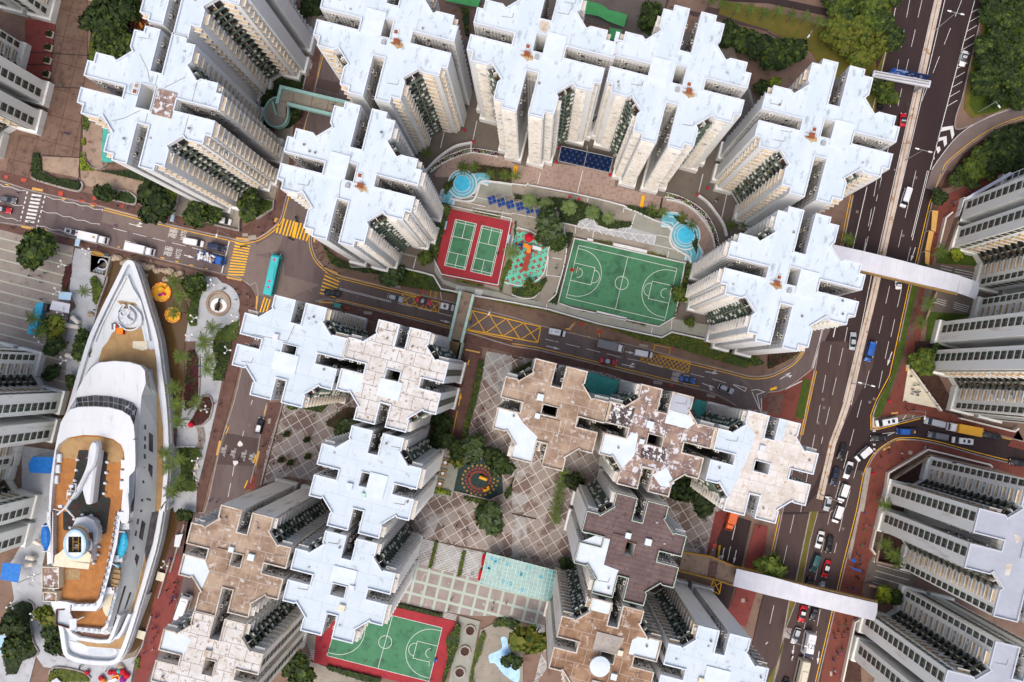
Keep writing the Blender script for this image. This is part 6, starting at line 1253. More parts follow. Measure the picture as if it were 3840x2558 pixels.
# superstructure, lower block with its long sloping side
B1 = q('02 830,235 900,192 1050,176 1200,186 1330,225 1400,290 1425,400 1440,480 1445,800 1445,1100 1435,1400 1425,1568 | 03 1395,0 1330,360 1250,720 1175,960 1110,1110 1070,1168 1020,1170 900,1150 620,1110 540,1000 500,850 480,500 470,200 | 02 450,1568 470,1300 510,1000 560,800 620,640 700,480 780,330')
U1 = q('02 850,232 905,198 1050,182 1190,194 1290,222 1330,270 1340,380 1300,500 1275,800 1270,1100 1245,1400 1230,1568 | 03 1225,0 1165,360 1065,720 1010,930 980,1040 960,1075 930,1090 860,1090 640,1070 520,1000 485,850 470,500 465,200 | 02 450,1568 468,1300 508,1000 545,800 610,640 690,490 775,330')
mb = MB(); mb.prism(xy(U1, 12.0), 4.9, 12.0, 0, side_mi=1, pts0=xy(B1, 4.9)); sh('superstructure', mb, ['ship_white', 'ship_side'])
def side_pt(i, t, z):       # point on the sloping side; i indexes B1/U1
 k = int(i); f = i-k; a = Vector(xy([B1[k]], 4.9)[0]).lerp(Vector(xy([B1[k+1]], 4.9)[0]), f); b = Vector(xy([U1[k]], 12.0)[0]).lerp(Vector(xy([U1[k+1]], 12.0)[0]), f)
 h = (z-4.9)/7.1; p = a.lerp(b, h); return Vector((p.x, p.y, z))
def side_win(i0, i1, z0, z1, skew=.0):
 mb = MB(); n = Vector((1, -.15, .35)).normalized()*.05
 ps = [side_pt(i0, 0, z0), side_pt(i1, 0, z0), side_pt(i1-skew, 0, z1), side_pt(i0-skew, 0, z1)]
 mb.add([p+n for p in ps] + [p-n*3 for p in ps], [(3,2,1,0), (0,1,5,4), (1,2,6,5), (2,3,7,6), (3,0,4,7)]); mb.add([p+n*1.2 for p in ps], [(0,1,2,3)]); sh('window', mb, 'ship_glass')
for i0, i1 in ((8.2, 8.75), (9.15, 9.75), (10.3, 11.6), (12.3, 12.75), (13.15, 13.55)): side_win(i0, i1, 6.6, 8.2, .08)
for i0 in (7.9, 8.25, 8.5, 8.8, 9.2, 9.6, 10.3, 10.9, 11.5, 12.2, 12.5, 12.9, 13.3): side_win(i0, i0+.09 + (.05 if int(i0*10) % 3 else .0), 9.3, 10.0, .02)
side_win(14.1, 15.6, 6.3, 7.0); side_win(13.9, 15.3, 8.8, 9.5); side_win(15.2, 16.4, 8.6, 9.2)
flat('side_slot', '02 1335,245 1360,290 1375,400 1392,462 1355,405 1348,330', 12.08, 'ship_glass')
flat('lower_side_slot', '02 1245,1180 1240,1400 1225,1568 | 03 1212,0 1205,20 | 02 1195,1568 1205,1500 1230,1430 1238,1300', 12.06, 'ship_glass')
# upper block: glass band, white roof, sunken teak sun deck
W0 = q('02 640,620 700,515 860,493 1000,500 1130,525 1220,560 1262,612 1272,720 1270,940 1268,1160 1245,1190 1190,1240 1188,1400 1155,1568 | 03 1125,0 1085,300 1010,600 940,850 890,915 640,912 500,852 480,830 468,480 480,0 | 02 448,1568 463,1300 498,1040 528,880 560,740 600,670')
W1_ = q('02 650,625 720,605 860,600 1000,608 1120,640 1195,690 1228,770 1240,900 1243,1020 1244,1140 1235,1190 1186,1240 1184,1400 1150,1568 | 03 1115,0 1075,300 1000,600 932,850 882,915 640,912 500,852 480,830 468,480 480,0 | 02 446,1568 461,1300 496,1040 526,880 558,745 605,668')
deck = q('02 540,945 620,885 760,860 900,864 1040,898 1112,950 1140,1020 1147,1110 1132,1330 1112,1568 | 03 1070,0 1035,300 960,600 905,800 868,850 760,850 685,850 600,830 505,820 490,480 492,0 | 02 465,1568 485,1300 505,1100 515,1000')
mb = MB(); a1 = xy(W1_, 16.0); dk = xy(deck, 16.0); mb.prism(a1, 12.0, 16.0, 0, [dk], pts0=xy(W0, 12.0)); sh('upper_block', mb, ['ship_white'])
mb = MB(); mb.prism(xy(deck, 16.0), 14.5, 14.6); sh('sun_deck', mb, 'teak_orange')
flat('sun_deck_tan', '02 545,960 620,900 760,875 900,880 1035,912 1105,962 1130,1025 1135,1112 985,1110 990,1030 980,1018 725,1000 715,1085 530,1065', 14.66, 'teak_tan')
flat('deck_patch', '03 600,530 740,530 730,628 600,625', 14.66, 'wood_tan')
gl = MB(); band0 = W0[0:11]; band1 = W1_[0:11]
for j in range(10):
 for k in range(3 if j < 8 else 5):
  n_ = 3 if j < 8 else 5; f0, f1 = (k+.06)/n_, (k+.94)/n_
  for h0, h1 in ((.06, .52), (.58, .97)):
   qd = []
   for f, h in ((f0, h0), (f1, h0), (f1, h1), (f0, h1)):
    a = Vector(xy([band0[j]], 12)[0]).lerp(Vector(xy([band0[j+1]], 12)[0]), f); b = Vector(xy([band1[j]], 16)[0]).lerp(Vector(xy([band1[j+1]], 16)[0]), f)
    p = a.lerp(b, h); qd.append(Vector((p.x, p.y, 12 + 4*h)))
   nn = (qd[1]-qd[0]).cross(qd[3]-qd[0]).normalized(); nn = nn if nn.z > 0 else -nn
   gl.add([v + nn*.10 for v in qd], [(0,1,2,3) if (qd[1]-qd[0]).cross(qd[3]-qd[0]).z > 0 else (3,2,1,0)], (j+k) % 2)
sh('glass_band', gl, ['ship_glass', 'pane_dark'])
mb = MB(); mb.ribbon([Vector((*p, 16.03)) for p in xy('02 600,745 760,728 900,730 1040,770 1130,830', 16)], .08);
for s_ in ('02 640,612 625,730', '02 800,603 795,728', '02 965,605 925,735', '02 1160,665 1100,790'): mb.ribbon([Vector((*p, 16.03)) for p in xy(s_, 16)], .08)
sh('roof_seams', mb, 'ship_grey')
# deck rail edge, maroon
mb = MB(); mb.wall(xy(q('03 492,0 492,480') , 16.3), .28, 16.0, 16.35); mb.wall(xy(q('03 1068,0 1033,300 958,600 903,798 866,846 760,848 690,848'), 16.3), .22, 16.0, 16.35); sh('deck_rail', mb, 'frame_brown')
mb = MB()
for i in range(26): p = xy([(q('03 %g,%g' % (500, 20+i*17)))[0]], 16.1)[0]; mb.bar((p[0]-.5, p[1], 16.1), (p[0]+.3, p[1]+.1, 16.5), .04)
sh('rail_posts', mb, 'steel_white')
for nm, s_, z0, z1 in (('aft_terrace', '03 640,915 885,920 950,870 1000,770 1060,740 1010,930 960,1060 925,1085 700,1068 650,1000', 12, 12.1),): flat(nm, s_, 12.1, 'teak_orange')
flat('aft_terrace_pad', '03 1050,750 1058,790 1000,930 980,965 945,900 960,820 1000,770', 12.16, 'cream', smooth=3)
mb = MB(); mb.wall(xy('03 1120,400 1062,735 1012,940 975,1060 930,1095 700,1075 600,1050', 13.1), .75, 12, 13.0); sh('terrace_parapet', mb, 'ship_white')
mb = MB(); mb.wall(xy('03 1108,400 1050,735 1002,936 962,1048 925,1080 700,1060', 13.1), .16, 13.0, 13.1); sh('terrace_rail', mb, 'frame_brown')
T0_ = '03 610,1085 640,1140 720,1185 900,1212 990,1210 1018,1190 1045,1140 1110,960 1000,900 700,1000'
mb = MB(); t0 = xy(T0_, 9.2); cwf = sum(t0[i-1][0]*t0[i][1]-t0[i][0]*t0[i-1][1] for i in range(len(t0))) < 0; t0 = t0 if cwf else t0[::-1]
mb.prism(t0, 4.9, 9.2, 0, [inset(t0, .85)]); mb.prism(inset(t0, .85), 8.0, 8.1, 1); sh('stern_tier', mb, ['ship_white', 'frame_brown'])
mb = MB(); mb.wall(xy('03 980,1165 1020,1170 1070,1165 1110,1105 1180,950', 8), .8, 4.9, 7.4); sh('stern_screen', mb, 'ship_white')
# life rings along the rails
lr = [('03 %g,%g' % (x, y), 16.2) for x, y in ((1075,60),(1062,110),(1055,160),(1045,215),(1035,270),(1022,330),(1012,390),(998,450),(990,520),(978,580),(962,640),(948,700),(935,760),(868,858),(808,860),(755,862),(690,858))] + [('03 %g,%g' % (x, y), 13.2) for x, y in ((1060,770),(1045,830),(1032,860),(1020,900),(1008,940),(985,1020),(910,1097),(865,1102),(810,1098),(755,1096),(700,1088))]
for s_, z in lr:
 mb = MB(); p = W1(s_, z)
 for i in range(8):
  a, b = i*math.pi/4, (i+1)*math.pi/4; mb.bar((p.x+.3*math.cos(a), p.y+.4*math.sin(a), z+.12), (p.x+.3*math.cos(b), p.y+.4*math.sin(b), z+.12), .10, i % 2, 5)
 sh('life_ring', mb, ['ring_blue', 'ship_white'])
# carpet
flat('carpet', '02 722,1003 760,998 978,1017 990,1040 955,1420 965,1435 1010,1440 1014,1480 1000,1568 | 03 1000,0 975,200 950,210 590,172 580,155 580,0 | 02 610,1568 640,1480 690,1200', 14.72, 'carpet')
for s_ in ('02 745,1060', '02 935,1065', '02 915,1150', '02 925,1245', '02 900,1325', '02 905,1420', '02 875,1505', '02 965,1510', '02 745,1495', '02 700,1520', '03 905,30', '03 925,140', '03 660,60', '03 640,110', '03 690,20'):
 mb = MB(); p = W1(s_, 14.76)
 for i in range(5):
  a = i*1.257; mb.add([(p.x+.75*math.cos(a+t)*r, p.y+.75*math.sin(a+t)*r, 14.76) for t, r in ((-.35,.35),(-.3,1),(.3,1),(.35,.35))], [(0,1,2,3)])
 sh('carpet_flower', mb, 'carpet_red')
# white vents round the carpet and long vents on the deck edge
for s_ in ('02 704,1088', '02 693,1184', '02 681,1279', '02 978,1111', '02 969,1207', '02 959,1304', '02 948,1400', '03 750,32', '03 832,38', '03 894,93', '03 916,176', '03 908,250', '03 901,325', '03 893,397', '03 854,476', '03 675,72', '03 640,150'):
 p = W1(s_, 15.2); mb = MB(); mb.lathe([(.35,14.6),(.42,15.0),(.3,15.25),(.01,15.3)], (p.x, p.y, 0), 12); mb.bar((p.x, p.y, 14.9), (p.x+.55, p.y-.1, 15.15), .22); sh('vent', mb, 'ship_white')
for s_ in ('02 540,1073', '02 527,1172', '02 512,1270', '02 1132,1127', '02 1126,1224', '02 1120,1322'):
 p = W1(s_, 15.3); mb = MB(); mb.box(p.x-.62, p.x+.62, p.y-1.15, p.y+1.15, 14.6, 15.2); mb.box(p.x-.5, p.x+.5, p.y-1.0, p.y+1.0, 15.2, 15.4); sh('deck_bench', mb, 'ship_white')
# swept white fin mast
def fin(s, z0, z1, name, ins=.35):
 pts = smooth_pts(q(s), 3, True); t = xy(pts, z1); cwf = sum(t[i-1][0]*t[i][1]-t[i][0]*t[i-1][1] for i in range(len(t))) < 0; t = t if cwf else t[::-1]
 mb = MB(); mb.prism(inset(t, ins), z1-.5, z1, 0, pts0=t); mb.prism(t, z0, z1-.5); return sh(name, mb, 'ship_white')
fin('02 835,928 868,920 893,940 895,1010 870,1130 800,1220 740,1340 690,1420 655,1460 640,1440 690,1350 745,1250 790,1130 805,1010', 17.5, 19.5, 'mast_fin')
fin('02 890,1010 895,1060 865,1260 845,1450 830,1495 790,1498 770,1450 748,1340 790,1230 840,1120', 15.0, 18.0, 'mast_leg', .5)
mb = MB()
def B_(s0, s1, z0, z1, r, mi=0): a, b = W1(s0, z0), W1(s1, z1); mb.bar(a, b, r, mi)
B_('02 690,1400', '02 600,1530', 19, 20, .38); B_('02 600,1530', '03 525,30', 20, 20, .25); B_('02 600,1530', '03 680,55', 20, 18, .25); B_('02 560,1560', '02 490,1540', 20, 20, .14)
for s0, s1 in (('02 650,1310','02 700,1310'), ('02 620,1370','02 615,1450'), ('02 615,1450','02 655,1460'), ('02 655,1330','02 640,1400'), ('02 700,1310','02 690,1400'), ('02 620,1370','02 680,1375')): B_(s0, s1, 19.8, 19.8, .12)
for s_ in ('02 640,1400', '02 660,1330', '02 560,1515'): p = W1(s_, 20); mb.box(p.x-.5, p.x+.5, p.y-.35, p.y+.35, 19.6, 20.4)
sh('mast_rigging', mb, 'ship_white')
# funnel
fb = W1('03 780,200', 16); ft = W1('03 680,305', 23.5)
fm = Vector(fb); mb = MB(); ang = .1
def ell(c, a, b, z, n=32): return [(c[0]+a*math.cos(t), c[1]+b*math.sin(t), z) for t in (2*math.pi*i/n for i in range(n))]
rings = [(16, 3.2, 4.2, 0), (17.5, 3.15, 4.1, 0), (19.2, 3.0, 3.9, 0), (19.3, 3.02, 3.92, 2), (19.5, 3.0, 3.9, 1), (20.3, 2.95, 3.85, 1), (20.5, 2.94, 3.8, 2), (20.7, 2.9, 3.8, 0), (22.6, 2.85, 3.75, 0), (23.5, 2.75, 3.7, 3)]
n = 36; base = W1('03 735,255', 16); tip = W1('03 685,305', 23.5)
vs = []
for z, a, b, _ in rings:
 f = (z-16)/7.5; c = base.lerp(tip, f); vs += ell(c, a*1.05, b*1.02, z, n)
fs = []; ms = []
for k in range(len(rings)-1):
 for i in range(n): fs.append((k*n+i, k*n+(i+1) % n, (k+1)*n+(i+1) % n, (k+1)*n+i)); ms.append(rings[k+1][3] if rings[k+1][3] in (1,2) else (3 if k == len(rings)-2 else 0))
o_ = len(mb.v); mb.add(vs, fs); mb.m = ms[:]
c = tip; hole_ = [(c.x-1.65, c.y-2.0), (c.x+1.65, c.y-2.0), (c.x+1.65, c.y+2.0), (c.x-1.65, c.y+2.0)]; o1 = [v[:2] for v in ell(c, 2.88, 3.77, 0, n)]; mb.prism(o1, 23.4, 23.5, 3, [[(x*1, y) for x, y in [v[:2] for v in ell(c, 2.35, 3.2, 0, n)]]]); mb.prism([v[:2] for v in ell(c, 2.36, 3.22, 0, n)], 23.2, 23.42, 0, [hole_])
sh('funnel', mb, ['ship_white', 'gold_paint', 'navy_paint', 'ring_blue'], False)
mb = MB(); mb.box(c.x-1.65, c.x+1.65, c.y-2, c.y+2, 18, 19, 0)
for x in (-.9, .5): mb.bar((c.x+x, c.y-2, 22.6), (c.x+x, c.y+2, 22.6), .10, 1)
for y in (-.9, .5): mb.bar((c.x-.9, c.y+y, 22.7), (c.x+.5, c.y+y, 22.7), .09, 1)
mb.box(c.x-1.5, c.x-.3, c.y-1.9, c.y-.5, 19, 21, 2); sh('funnel_machinery', mb, ['shaft_wall', 'gold', 'ac_white'])
mb = MB(); mb.prism(xy('03 700,60 790,48 860,80 897,160 895,240 885,300 850,310 850,460 780,470 600,440 640,200', 16.9), 14.6, 16.9); sh('funnel_base', mb, 'ship_white')
flat('funnel_wing', '03 600,330 545,380 505,405 498,445 500,460 640,455 830,470 838,400 770,330', 18.4, 'cream', .3); flat('funnel_wing', '03 500,455 640,455 825,480 812,533 485,503', 17.6, 'cream', .3)
p = W1('03 812,305', 20.6); text('WHML', (p.x-o0.x+.55, p.y-o0.y, 20.9), math.radians(85), .85, 'iron_dark', SH, name='funnel_lettering')
mb = MB(); mb.prism([v[:2] for v in ell((p.x+.55, p.y), .6, 1.5, 0, 18)], 20.7, 20.86); sh('funnel_badge', mb, 'parapet_grey')
# deck huts and slide platform
for s_, sd, z in (('03 382,510 540,515 540,712 385,705', '03 540,515 600,525 590,685 540,712', 17), ('03 392,742 520,748 515,832 396,828', '03 520,748 580,745 575,800 515,832', 17)):
 mb = MB(); a = xy(s_, z); cwf = sum(a[i-1][0]*a[i][1]-a[i][0]*a[i-1][1] for i in range(4)) < 0; a = a if cwf else a[::-1]; mb.prism(a, 11, z, 0, [inset(a, .16)]); mb.prism(inset(a, .16), z-.5, z-.4, 1); sh('stern_hut', mb, ['cream', 'roof_patchy'])
mb = MB(); mb.prism(xy('03 600,850 655,858 645,930 690,1000 690,1060 620,1070 560,1050 505,1040 510,905 585,905', 15.2), 14.6, 15.2, 0); mb.wall(xy('03 585,905 515,905 508,1040 560,1050 620,1072 690,1062', 16), .2, 15.2, 16.1, 1); mb.wall(xy('03 655,858 650,935 692,1010', 16), .2, 15.2, 16.1, 1); sh('slide_platform', mb, ['ship_grey', 'frame_brown'])
mb = MB(); p = W1('03 668,1030', 16.5); mb.box(p.x-.9, p.x+.9, p.y-1.2, p.y+1.2, 16.2, 16.4); a, b = W1('03 700,1000', 16.5), W1('03 772,968', 17); mb.bar(a, b, .12); sh('deck_crane', mb, 'ship_white')
# lifeboats hang in davits beside the deck
def boat(s, ln, wd, z, ang, mat, label, open_=False):
 p = W1(s, z); T = thing('lifeboat', label, 'boat', tuple(p), ang, 'lifeboats on the ship')
 mb = MB(); n = 14; prof = [(-1+2*i/n) for i in range(n+1)]; vs = []
 for t in prof:
  w_ = wd/2*max(.03, (1-abs(t)**2.4)); zk = .25*t*t
  vs += [(w_*x, t*ln/2, zz + zk) for x, zz in ((-1, .45), (-.75, -.2), (0, -.6), (.75, -.2), (1, .45))]
  if not open_: vs += [(w_*.55, t*ln/2, .8+zk*.5), (0, t*ln/2, 1.0+zk*.5), (-w_*.55, t*ln/2, .8+zk*.5)]
 m = 5 if open_ else 8; fs = [(i*m+j, (i+1)*m+j, (i+1)*m+(j+1) % m, i*m+(j+1) % m) for i in range(n) for j in range(m if not open_ else m-1)]
 mb.add(vs, fs); link('hull', mb.mesh('hull', [mat], False), T)
 if open_:
  mb = MB()
  for t in (-.6, -.2, .2, .55): mb.box(-wd*.42, wd*.42, t*ln/2-.15, t*ln/2+.15, .25, .32)
  mb.prism([(wd/2*.86*(1-abs(t)**2.4)*s_, t*ln/2) for s_, ts in ((1, prof[1:-1]), (-1, prof[1:-1][::-1])) for t in ts], -.2, -.1, 0); link('thwarts', mb.mesh('thwarts', ['wood_tan']), T)
  mb = MB(); mb.blob((0, ln*.46, .4), .6, 0, 8, 5, 1.2, .6, .5, 3, .3); link('cover', mb.mesh('cover', ['boat_cyan']), T)
 else:
  mb = MB()
  for t in (-.5, 0, .5): mb.box(-wd*.36, wd*.36, t*ln/2-.05, t*ln/2+.05, .93, 1.0)
  link('cover_seams', mb.mesh('cover_seams', [mat]), T)
boat('03 428,232', 7.2, 2.4, 15, .03, 'boat_blue', 'deep blue covered lifeboat on the left side of the ship'); boat('03 1135,305', 7.4, 2.5, 14, -.17, 'boat_cyan', 'turquoise covered lifeboat on the right side of the ship'); boat('03 1070,605', 6.9, 2.5, 14, -.17, 'wood_tan', 'open wooden lifeboat with a turquoise bow cover', True)
for s_, w_, h_ in (('03 1130,140', 3.0, 1.6), ('03 1075,435', 2.6, 1.7), ('03 1000,730', 2.6, 1.7)): p = W1(s_, 14.5); mb = MB(); mb.box(p.x-w_/2, p.x+w_/2, p.y-h_/2, p.y+h_/2, 12, 14.3); sh('davit_base', mb, 'ship_white')
for s0, s1 in (('03 380,133', '03 480,130'), ('03 375,365', '03 480,370'), ('03 1085,185', '03 1150,190'), ('03 1030,480', '03 1080,505')): mb = MB(); mb.bar(W1(s0, 16.3), W1(s1, 15.8), .14); sh('davit', mb, 'ship_white')
mb = MB(); mb.prism(xy('02 1090,1568 1140,1568 1150,1460 1180,1400 1190,1568 | 03 1185,80 1170,110 1120,105 1085,0', 16.4), 16.0, 16.6); sh('deck_cover', mb, 'ship_white')
# red balls, tank and gangway by the hull
for s_, l_ in (('02 1755,765', 'glossy red ball on the pond corner beside the step fan'),):
 mb = MB(); p = W1(s_, 1); mb.blob(tuple(p), .85, 0, 16, 9); item('decorative_ball', mb, 'fest_red', l_, 'ball', smooth=True)
mb = MB(); mb.wall(xy('02 1590,800 1580,980', 2.2), .7, .2, 2.4, 0); mb.wall(xy('02 1555,795 1590,790', 2.2), .3, .2, 2.4, 1); sgn = item('sign_wall', mb, ['frame_brown', 'white_kerb'], 'dark wall with ÆON STYLE lettering between the ship and the step plaza', 'sign wall')
p = W1('02 1589,892', 2.44); text('ÆON STYLE', tuple(p), math.radians(88), .62, 'court_line', sgn, sx=1.15, name='lettering').location = p
mb = MB()
for i in range(5):
 mb.wall(xy(smooth_pts(q('02 %g,790 %g,860 %g,930 %g,990' % (1810+i*14, 1825+i*14, 1822+i*14, 1795+i*14)), 3), .3), .35, .2, .42+.05*(i % 2))
item('curved_steps', mb, 'pipe_grey', 'fan of curved steps leading to the red pavement beside the pond', 'steps')
mb = MB(); mb.wall(xy('02 1600,790 1700,785', 1), .3, .2, .9); mb.wall(xy('02 1605,972 1790,968', 1), .3, .2, .9); mb.wall(xy('03 1340,765 1215,1105', 3), .9, .3, 3.0, 0); struct('quay_walls', mb, 'white_kerb')
flat_ = W('02 1600,790 1820,775 1900,860 1860,990 1790,985 1600,975', .36); mb = MB(); mb.prism([(p.x, p.y) for p in flat_], .1, .36); struct('plaza', mb, 'pale_concrete')
# ------------------------------------------------------------- vehicles
def loft(secs, mi=0, mb=None, cap=True):
 """secs: (x, half width, z low, z high, shoulder) -> body lofted along x"""
 mb = mb or MB(); m = 8; vs = []
 for x, w_, z0, z1, s in secs:
  vs += [(x, -w_, z0), (x, w_, z0), (x, w_*1.0, z0+(z1-z0)*.55), (x, w_*s, z1-.06*(z1-z0)), (x, w_*s*.8, z1), (x, -w_*s*.8, z1), (x, -w_*s, z1-.06*(z1-z0)), (x, -w_, z0+(z1-z0)*.55)]
 fs = [(i*m+j, i*m+(j+1) % m, (i+1)*m+(j+1) % m, (i+1)*m+j) for i in range(len(secs)-1) for j in range(m)]
 if cap: fs += [tuple(range(m))[::-1], tuple((len(secs)-1)*m + j for j in range(m))]
 return mb.add(vs, [f[::-1] for f in fs[:-2]] + fs[-2:] if cap else fs, mi)
def wheels(T, xs, w_, r=.33):
 for x in xs:
  for s in (-1, 1):
   me = cached(('wheel', round(r, 2)), lambda: MB().lathe([(.01,-.11),(r*.6,-.12),(r,-.10),(r,.10),(r*.6,.12),(.01,.11)], n=14).mesh('wheel', ['tyre']))
   o = link('wheel', me, T, (x, s*w_, r)); o.rotation_euler = (math.pi/2, 0, 0)
def lights(T, x0, x1, w_, z):
 for s in (-1, 1):
  mb = MB(); mb.box(x1-.12, x1+.02, s*w_-.18, s*w_+.18, z-.08, z+.08); link('headlight', mb.mesh('headlight', ['lamp_white']), T)
  mb = MB(); mb.box(x0-.02, x0+.08, s*w_-.18, s*w_+.18, z, z+.16); link('tail_light', mb.mesh('tail_light', ['lamp_red']), T)
def mirrors(T, x, w_, z):
 for s in (-1, 1): mb = MB(); mb.box(x-.1, x+.08, s*w_, s*(w_+.2), z, z+.15) if s > 0 else mb.box(x-.1, x+.08, -w_-.2, -w_, z, z+.15); link('mirror', mb.mesh('mirror', ['tyre']), T)
def car(T, L, wd, paint, roof=None, est=False, h=1.45):
 a, b = -L/2, L/2; hw = wd/2
 mb = loft([(a, hw*.80, .35, .82, .92), (a+.18, hw*.93, .24, .95, .92), (a+.9, hw, .2, 1.0, .93), (0, hw, .2, .98, .94), (b-1.25, hw, .2, .96, .93), (b-.5, hw*.96, .22, .84, .9), (b-.12, hw*.86, .25, .70, .88), (b, hw*.72, .35, .60, .85)])
 link('body', mb.mesh('body', [paint], True), T)
 c0, c1 = (a+.22 if est else a+.85), b-1.25
 g_ = loft([(c0, hw*.80, .95, .99, .86), (c0+(.35 if est else .75), hw*.84, .95, h-.04, .80), (c1-.85, hw*.84, .95, h-.03, .80), (c1+.02, hw*.82, .94, .98, .86)]); link('windows', g_.mesh('windows', ['car_glass'], False), T)
 r = loft([(c0+(.33 if est else .72), hw*.62, h-.05, h, .95), (c0+1.0, hw*.68, h-.05, h+.05, .9), (c1-1.3, hw*.68, h-.05, h+.05, .9), (c1-.85, hw*.62, h-.06, h, .95)]); link('roof', r.mesh('roof', [roof or paint], True), T)
 wheels(T, (a+.85, b-.85), hw-.1); lights(T, a, b-.06, hw*.66, .62); mirrors(T, c1-.35, hw, .98)
def van(T, L, wd, paint, h=1.95, sun=False, hood=.75, roofm=None):
 a, b = -L/2, L/2; hw = wd/2
 mb = loft([(a, hw*.92, .3, 1.0, .95), (a+.1, hw, .25, 1.1, .95), (b-hood-.4, hw, .22, 1.1, .95), (b-.25, hw*.95, .25, 1.0, .92), (b, hw*.82, .3, .75, .9)]); link('body', mb.mesh('body', [paint], True), T)
 g_ = loft([(a+.04, hw*.94, 1.0, h-.1, .9), (b-hood-.7, hw*.95, 1.0, h-.08, .9), (b-hood+.05, hw*.92, .98, 1.1, .92)]); link('windows', g_.mesh('windows', ['car_glass'], False), T)
 r = loft([(a+.02, hw*.86, h-.14, h-.02, .95), (a+.5, hw*.92, h-.16, h+.04, .93), (b-hood-.9, hw*.92, h-.16, h+.04, .93), (b-hood-.6, hw*.84, h-.16, h-.04, .95)]); link('roof', r.mesh('roof', [roofm or paint], True), T)
 if sun:
  mb = MB(); mb.box(a+.9, a+1.7, -hw*.5, hw*.5, h+.04, h+.08); mb.box(a+2.3, a+2.9, -hw*.45, hw*.45, h+.04, h+.08); link('roof_window', mb.mesh('roof_window', ['car_glass']), T)
 wheels(T, (a+.85, b-.85), hw-.1, .34); lights(T, a, b-.05, hw*.7, .75); mirrors(T, b-hood-.2, hw, 1.1)
def truck(T, L, wd, cab, box, load=None, cabL=1.7, h=2.9):
 a, b = -L/2, L/2; hw = wd/2
 mb = MB(); mb.box(a+.1, b-.3, -hw*.5, hw*.5, .5, .8); link('chassis', mb.mesh('chassis', ['iron_dark']), T)
 mb = MB()
 if load == 'open':
  mb.box(a, b-cabL-.15, -hw, hw, .8, .95); mb.box(a, b-cabL-.15, -hw, -hw+.08, .95, 1.55); mb.box(a, b-cabL-.15, hw-.08, hw, .95, 1.55); mb.box(a, a+.08, -hw+.08, hw-.08, .95, 1.55)
 else:
  mb.box(a, b-cabL-.2, -hw, hw, .8, h);
  for s in (-1, 1): mb.box(a+.05, b-cabL-.25, s*hw*.96-.03, s*hw*.96+.03, h, h+.05)
 link('cargo_body', mb.mesh('cargo_body', [box]), T)
 k = loft([(b-cabL, hw*.9, .55, 2.2, .93), (b-cabL+.3, hw*.92, .5, 2.35, .92), (b-.75, hw*.92, .5, 2.3, .9), (b-.2, hw*.9, .5, 1.45, .94), (b, hw*.86, .5, 1.2, .95)]); link('cab', k.mesh('cab', [cab], False), T)
 g_ = loft([(b-.74, hw*.78, 1.5, 2.22, .86), (b-.16, hw*.82, 1.40, 1.48, .92)]); link('windscreen', g_.mesh('windscreen', ['car_glass']), T)
 wheels(T, (a+1.2, b-.95), hw-.15, .42); lights(T, a, b, hw*.7, .8); mirrors(T, b-.5, hw, 1.6)
def coach(T, L, wd, paint, h=3.1, band=None):
 a, b = -L/2, L/2; hw = wd/2
 k = loft([(a, hw*.93, .35, h-.25, .9), (a+.25, hw, .3, h-.03, .92), (b-.7, hw, .3, h, .92), (b-.12, hw*.96, .3, h-.5, .9), (b, hw*.9, .35, 1.6, .9)]); link('body', k.mesh('body', [paint], False), T)
 g_ = loft([(a+.5, hw+.015, 1.4, 2.5, 1), (b-1.0, hw+.015, 1.4, 2.5, 1)]); link('windows', g_.mesh('windows', ['car_glass']), T)
 g_ = loft([(b-.30, hw*.86, 1.5, h-.3, .93), (b+.02, hw*.84, 1.3, 1.8, .95)]); link('windscreen', g_.mesh('windscreen', ['car_glass']), T)
 wheels(T, (a+2.2, b-2.4), hw-.12, .48); lights(T, a, b, hw*.7, .7)
 for q0, q1, q2, q3 in ((a+1.2, a+1.9, .4, .06), (-1.4, 2.2, hw*.55, .22), (b-3.4, b-2.8, .4, .06)): mb = MB(); mb.box(q0, q1, -q2, q2, h, h+q3); link('roof_unit', mb.mesh('roof_unit', [band or paint]), T)
 for s in (-1, 1): mb = MB(); mb.bar((b-.1, s*hw*.9, h-.7), (b+.55, s*(hw+.12), h-.5), .07); link('mirror_arm', mb.mesh('mirror_arm', [paint]), T)
def veh(kind, s, label, paint, z=ZR+.13, wd=None, cat=None, **kw):
 """s: rear point then front point read off the photo at about roof height"""
 zz = {'car': 1.0, 'van': 1.4, 'truck': 2.0, 'coach': 3.0}[kind]; a, b = W(s, z+zz); d = b - a; L = d.length; ang = math.atan2(d.y, d.x); c = (a+b)/2
 nm = {'car': 'car', 'van': 'van', 'truck': 'truck', 'coach': 'bus'}[kind]
 T = thing(cat.replace(' ', '_') if cat else nm, label, cat or nm, (c.x, c.y, z), ang, 'vehicles on the roads')
 {'car': car, 'van': van, 'truck': truck, 'coach': coach}[kind](T, L, wd or {'car': 1.8, 'van': 1.85, 'truck': 2.3, 'coach': 2.5}[kind], 'paint_'+paint, **kw)
 return T, L
pw = 'paint_white'
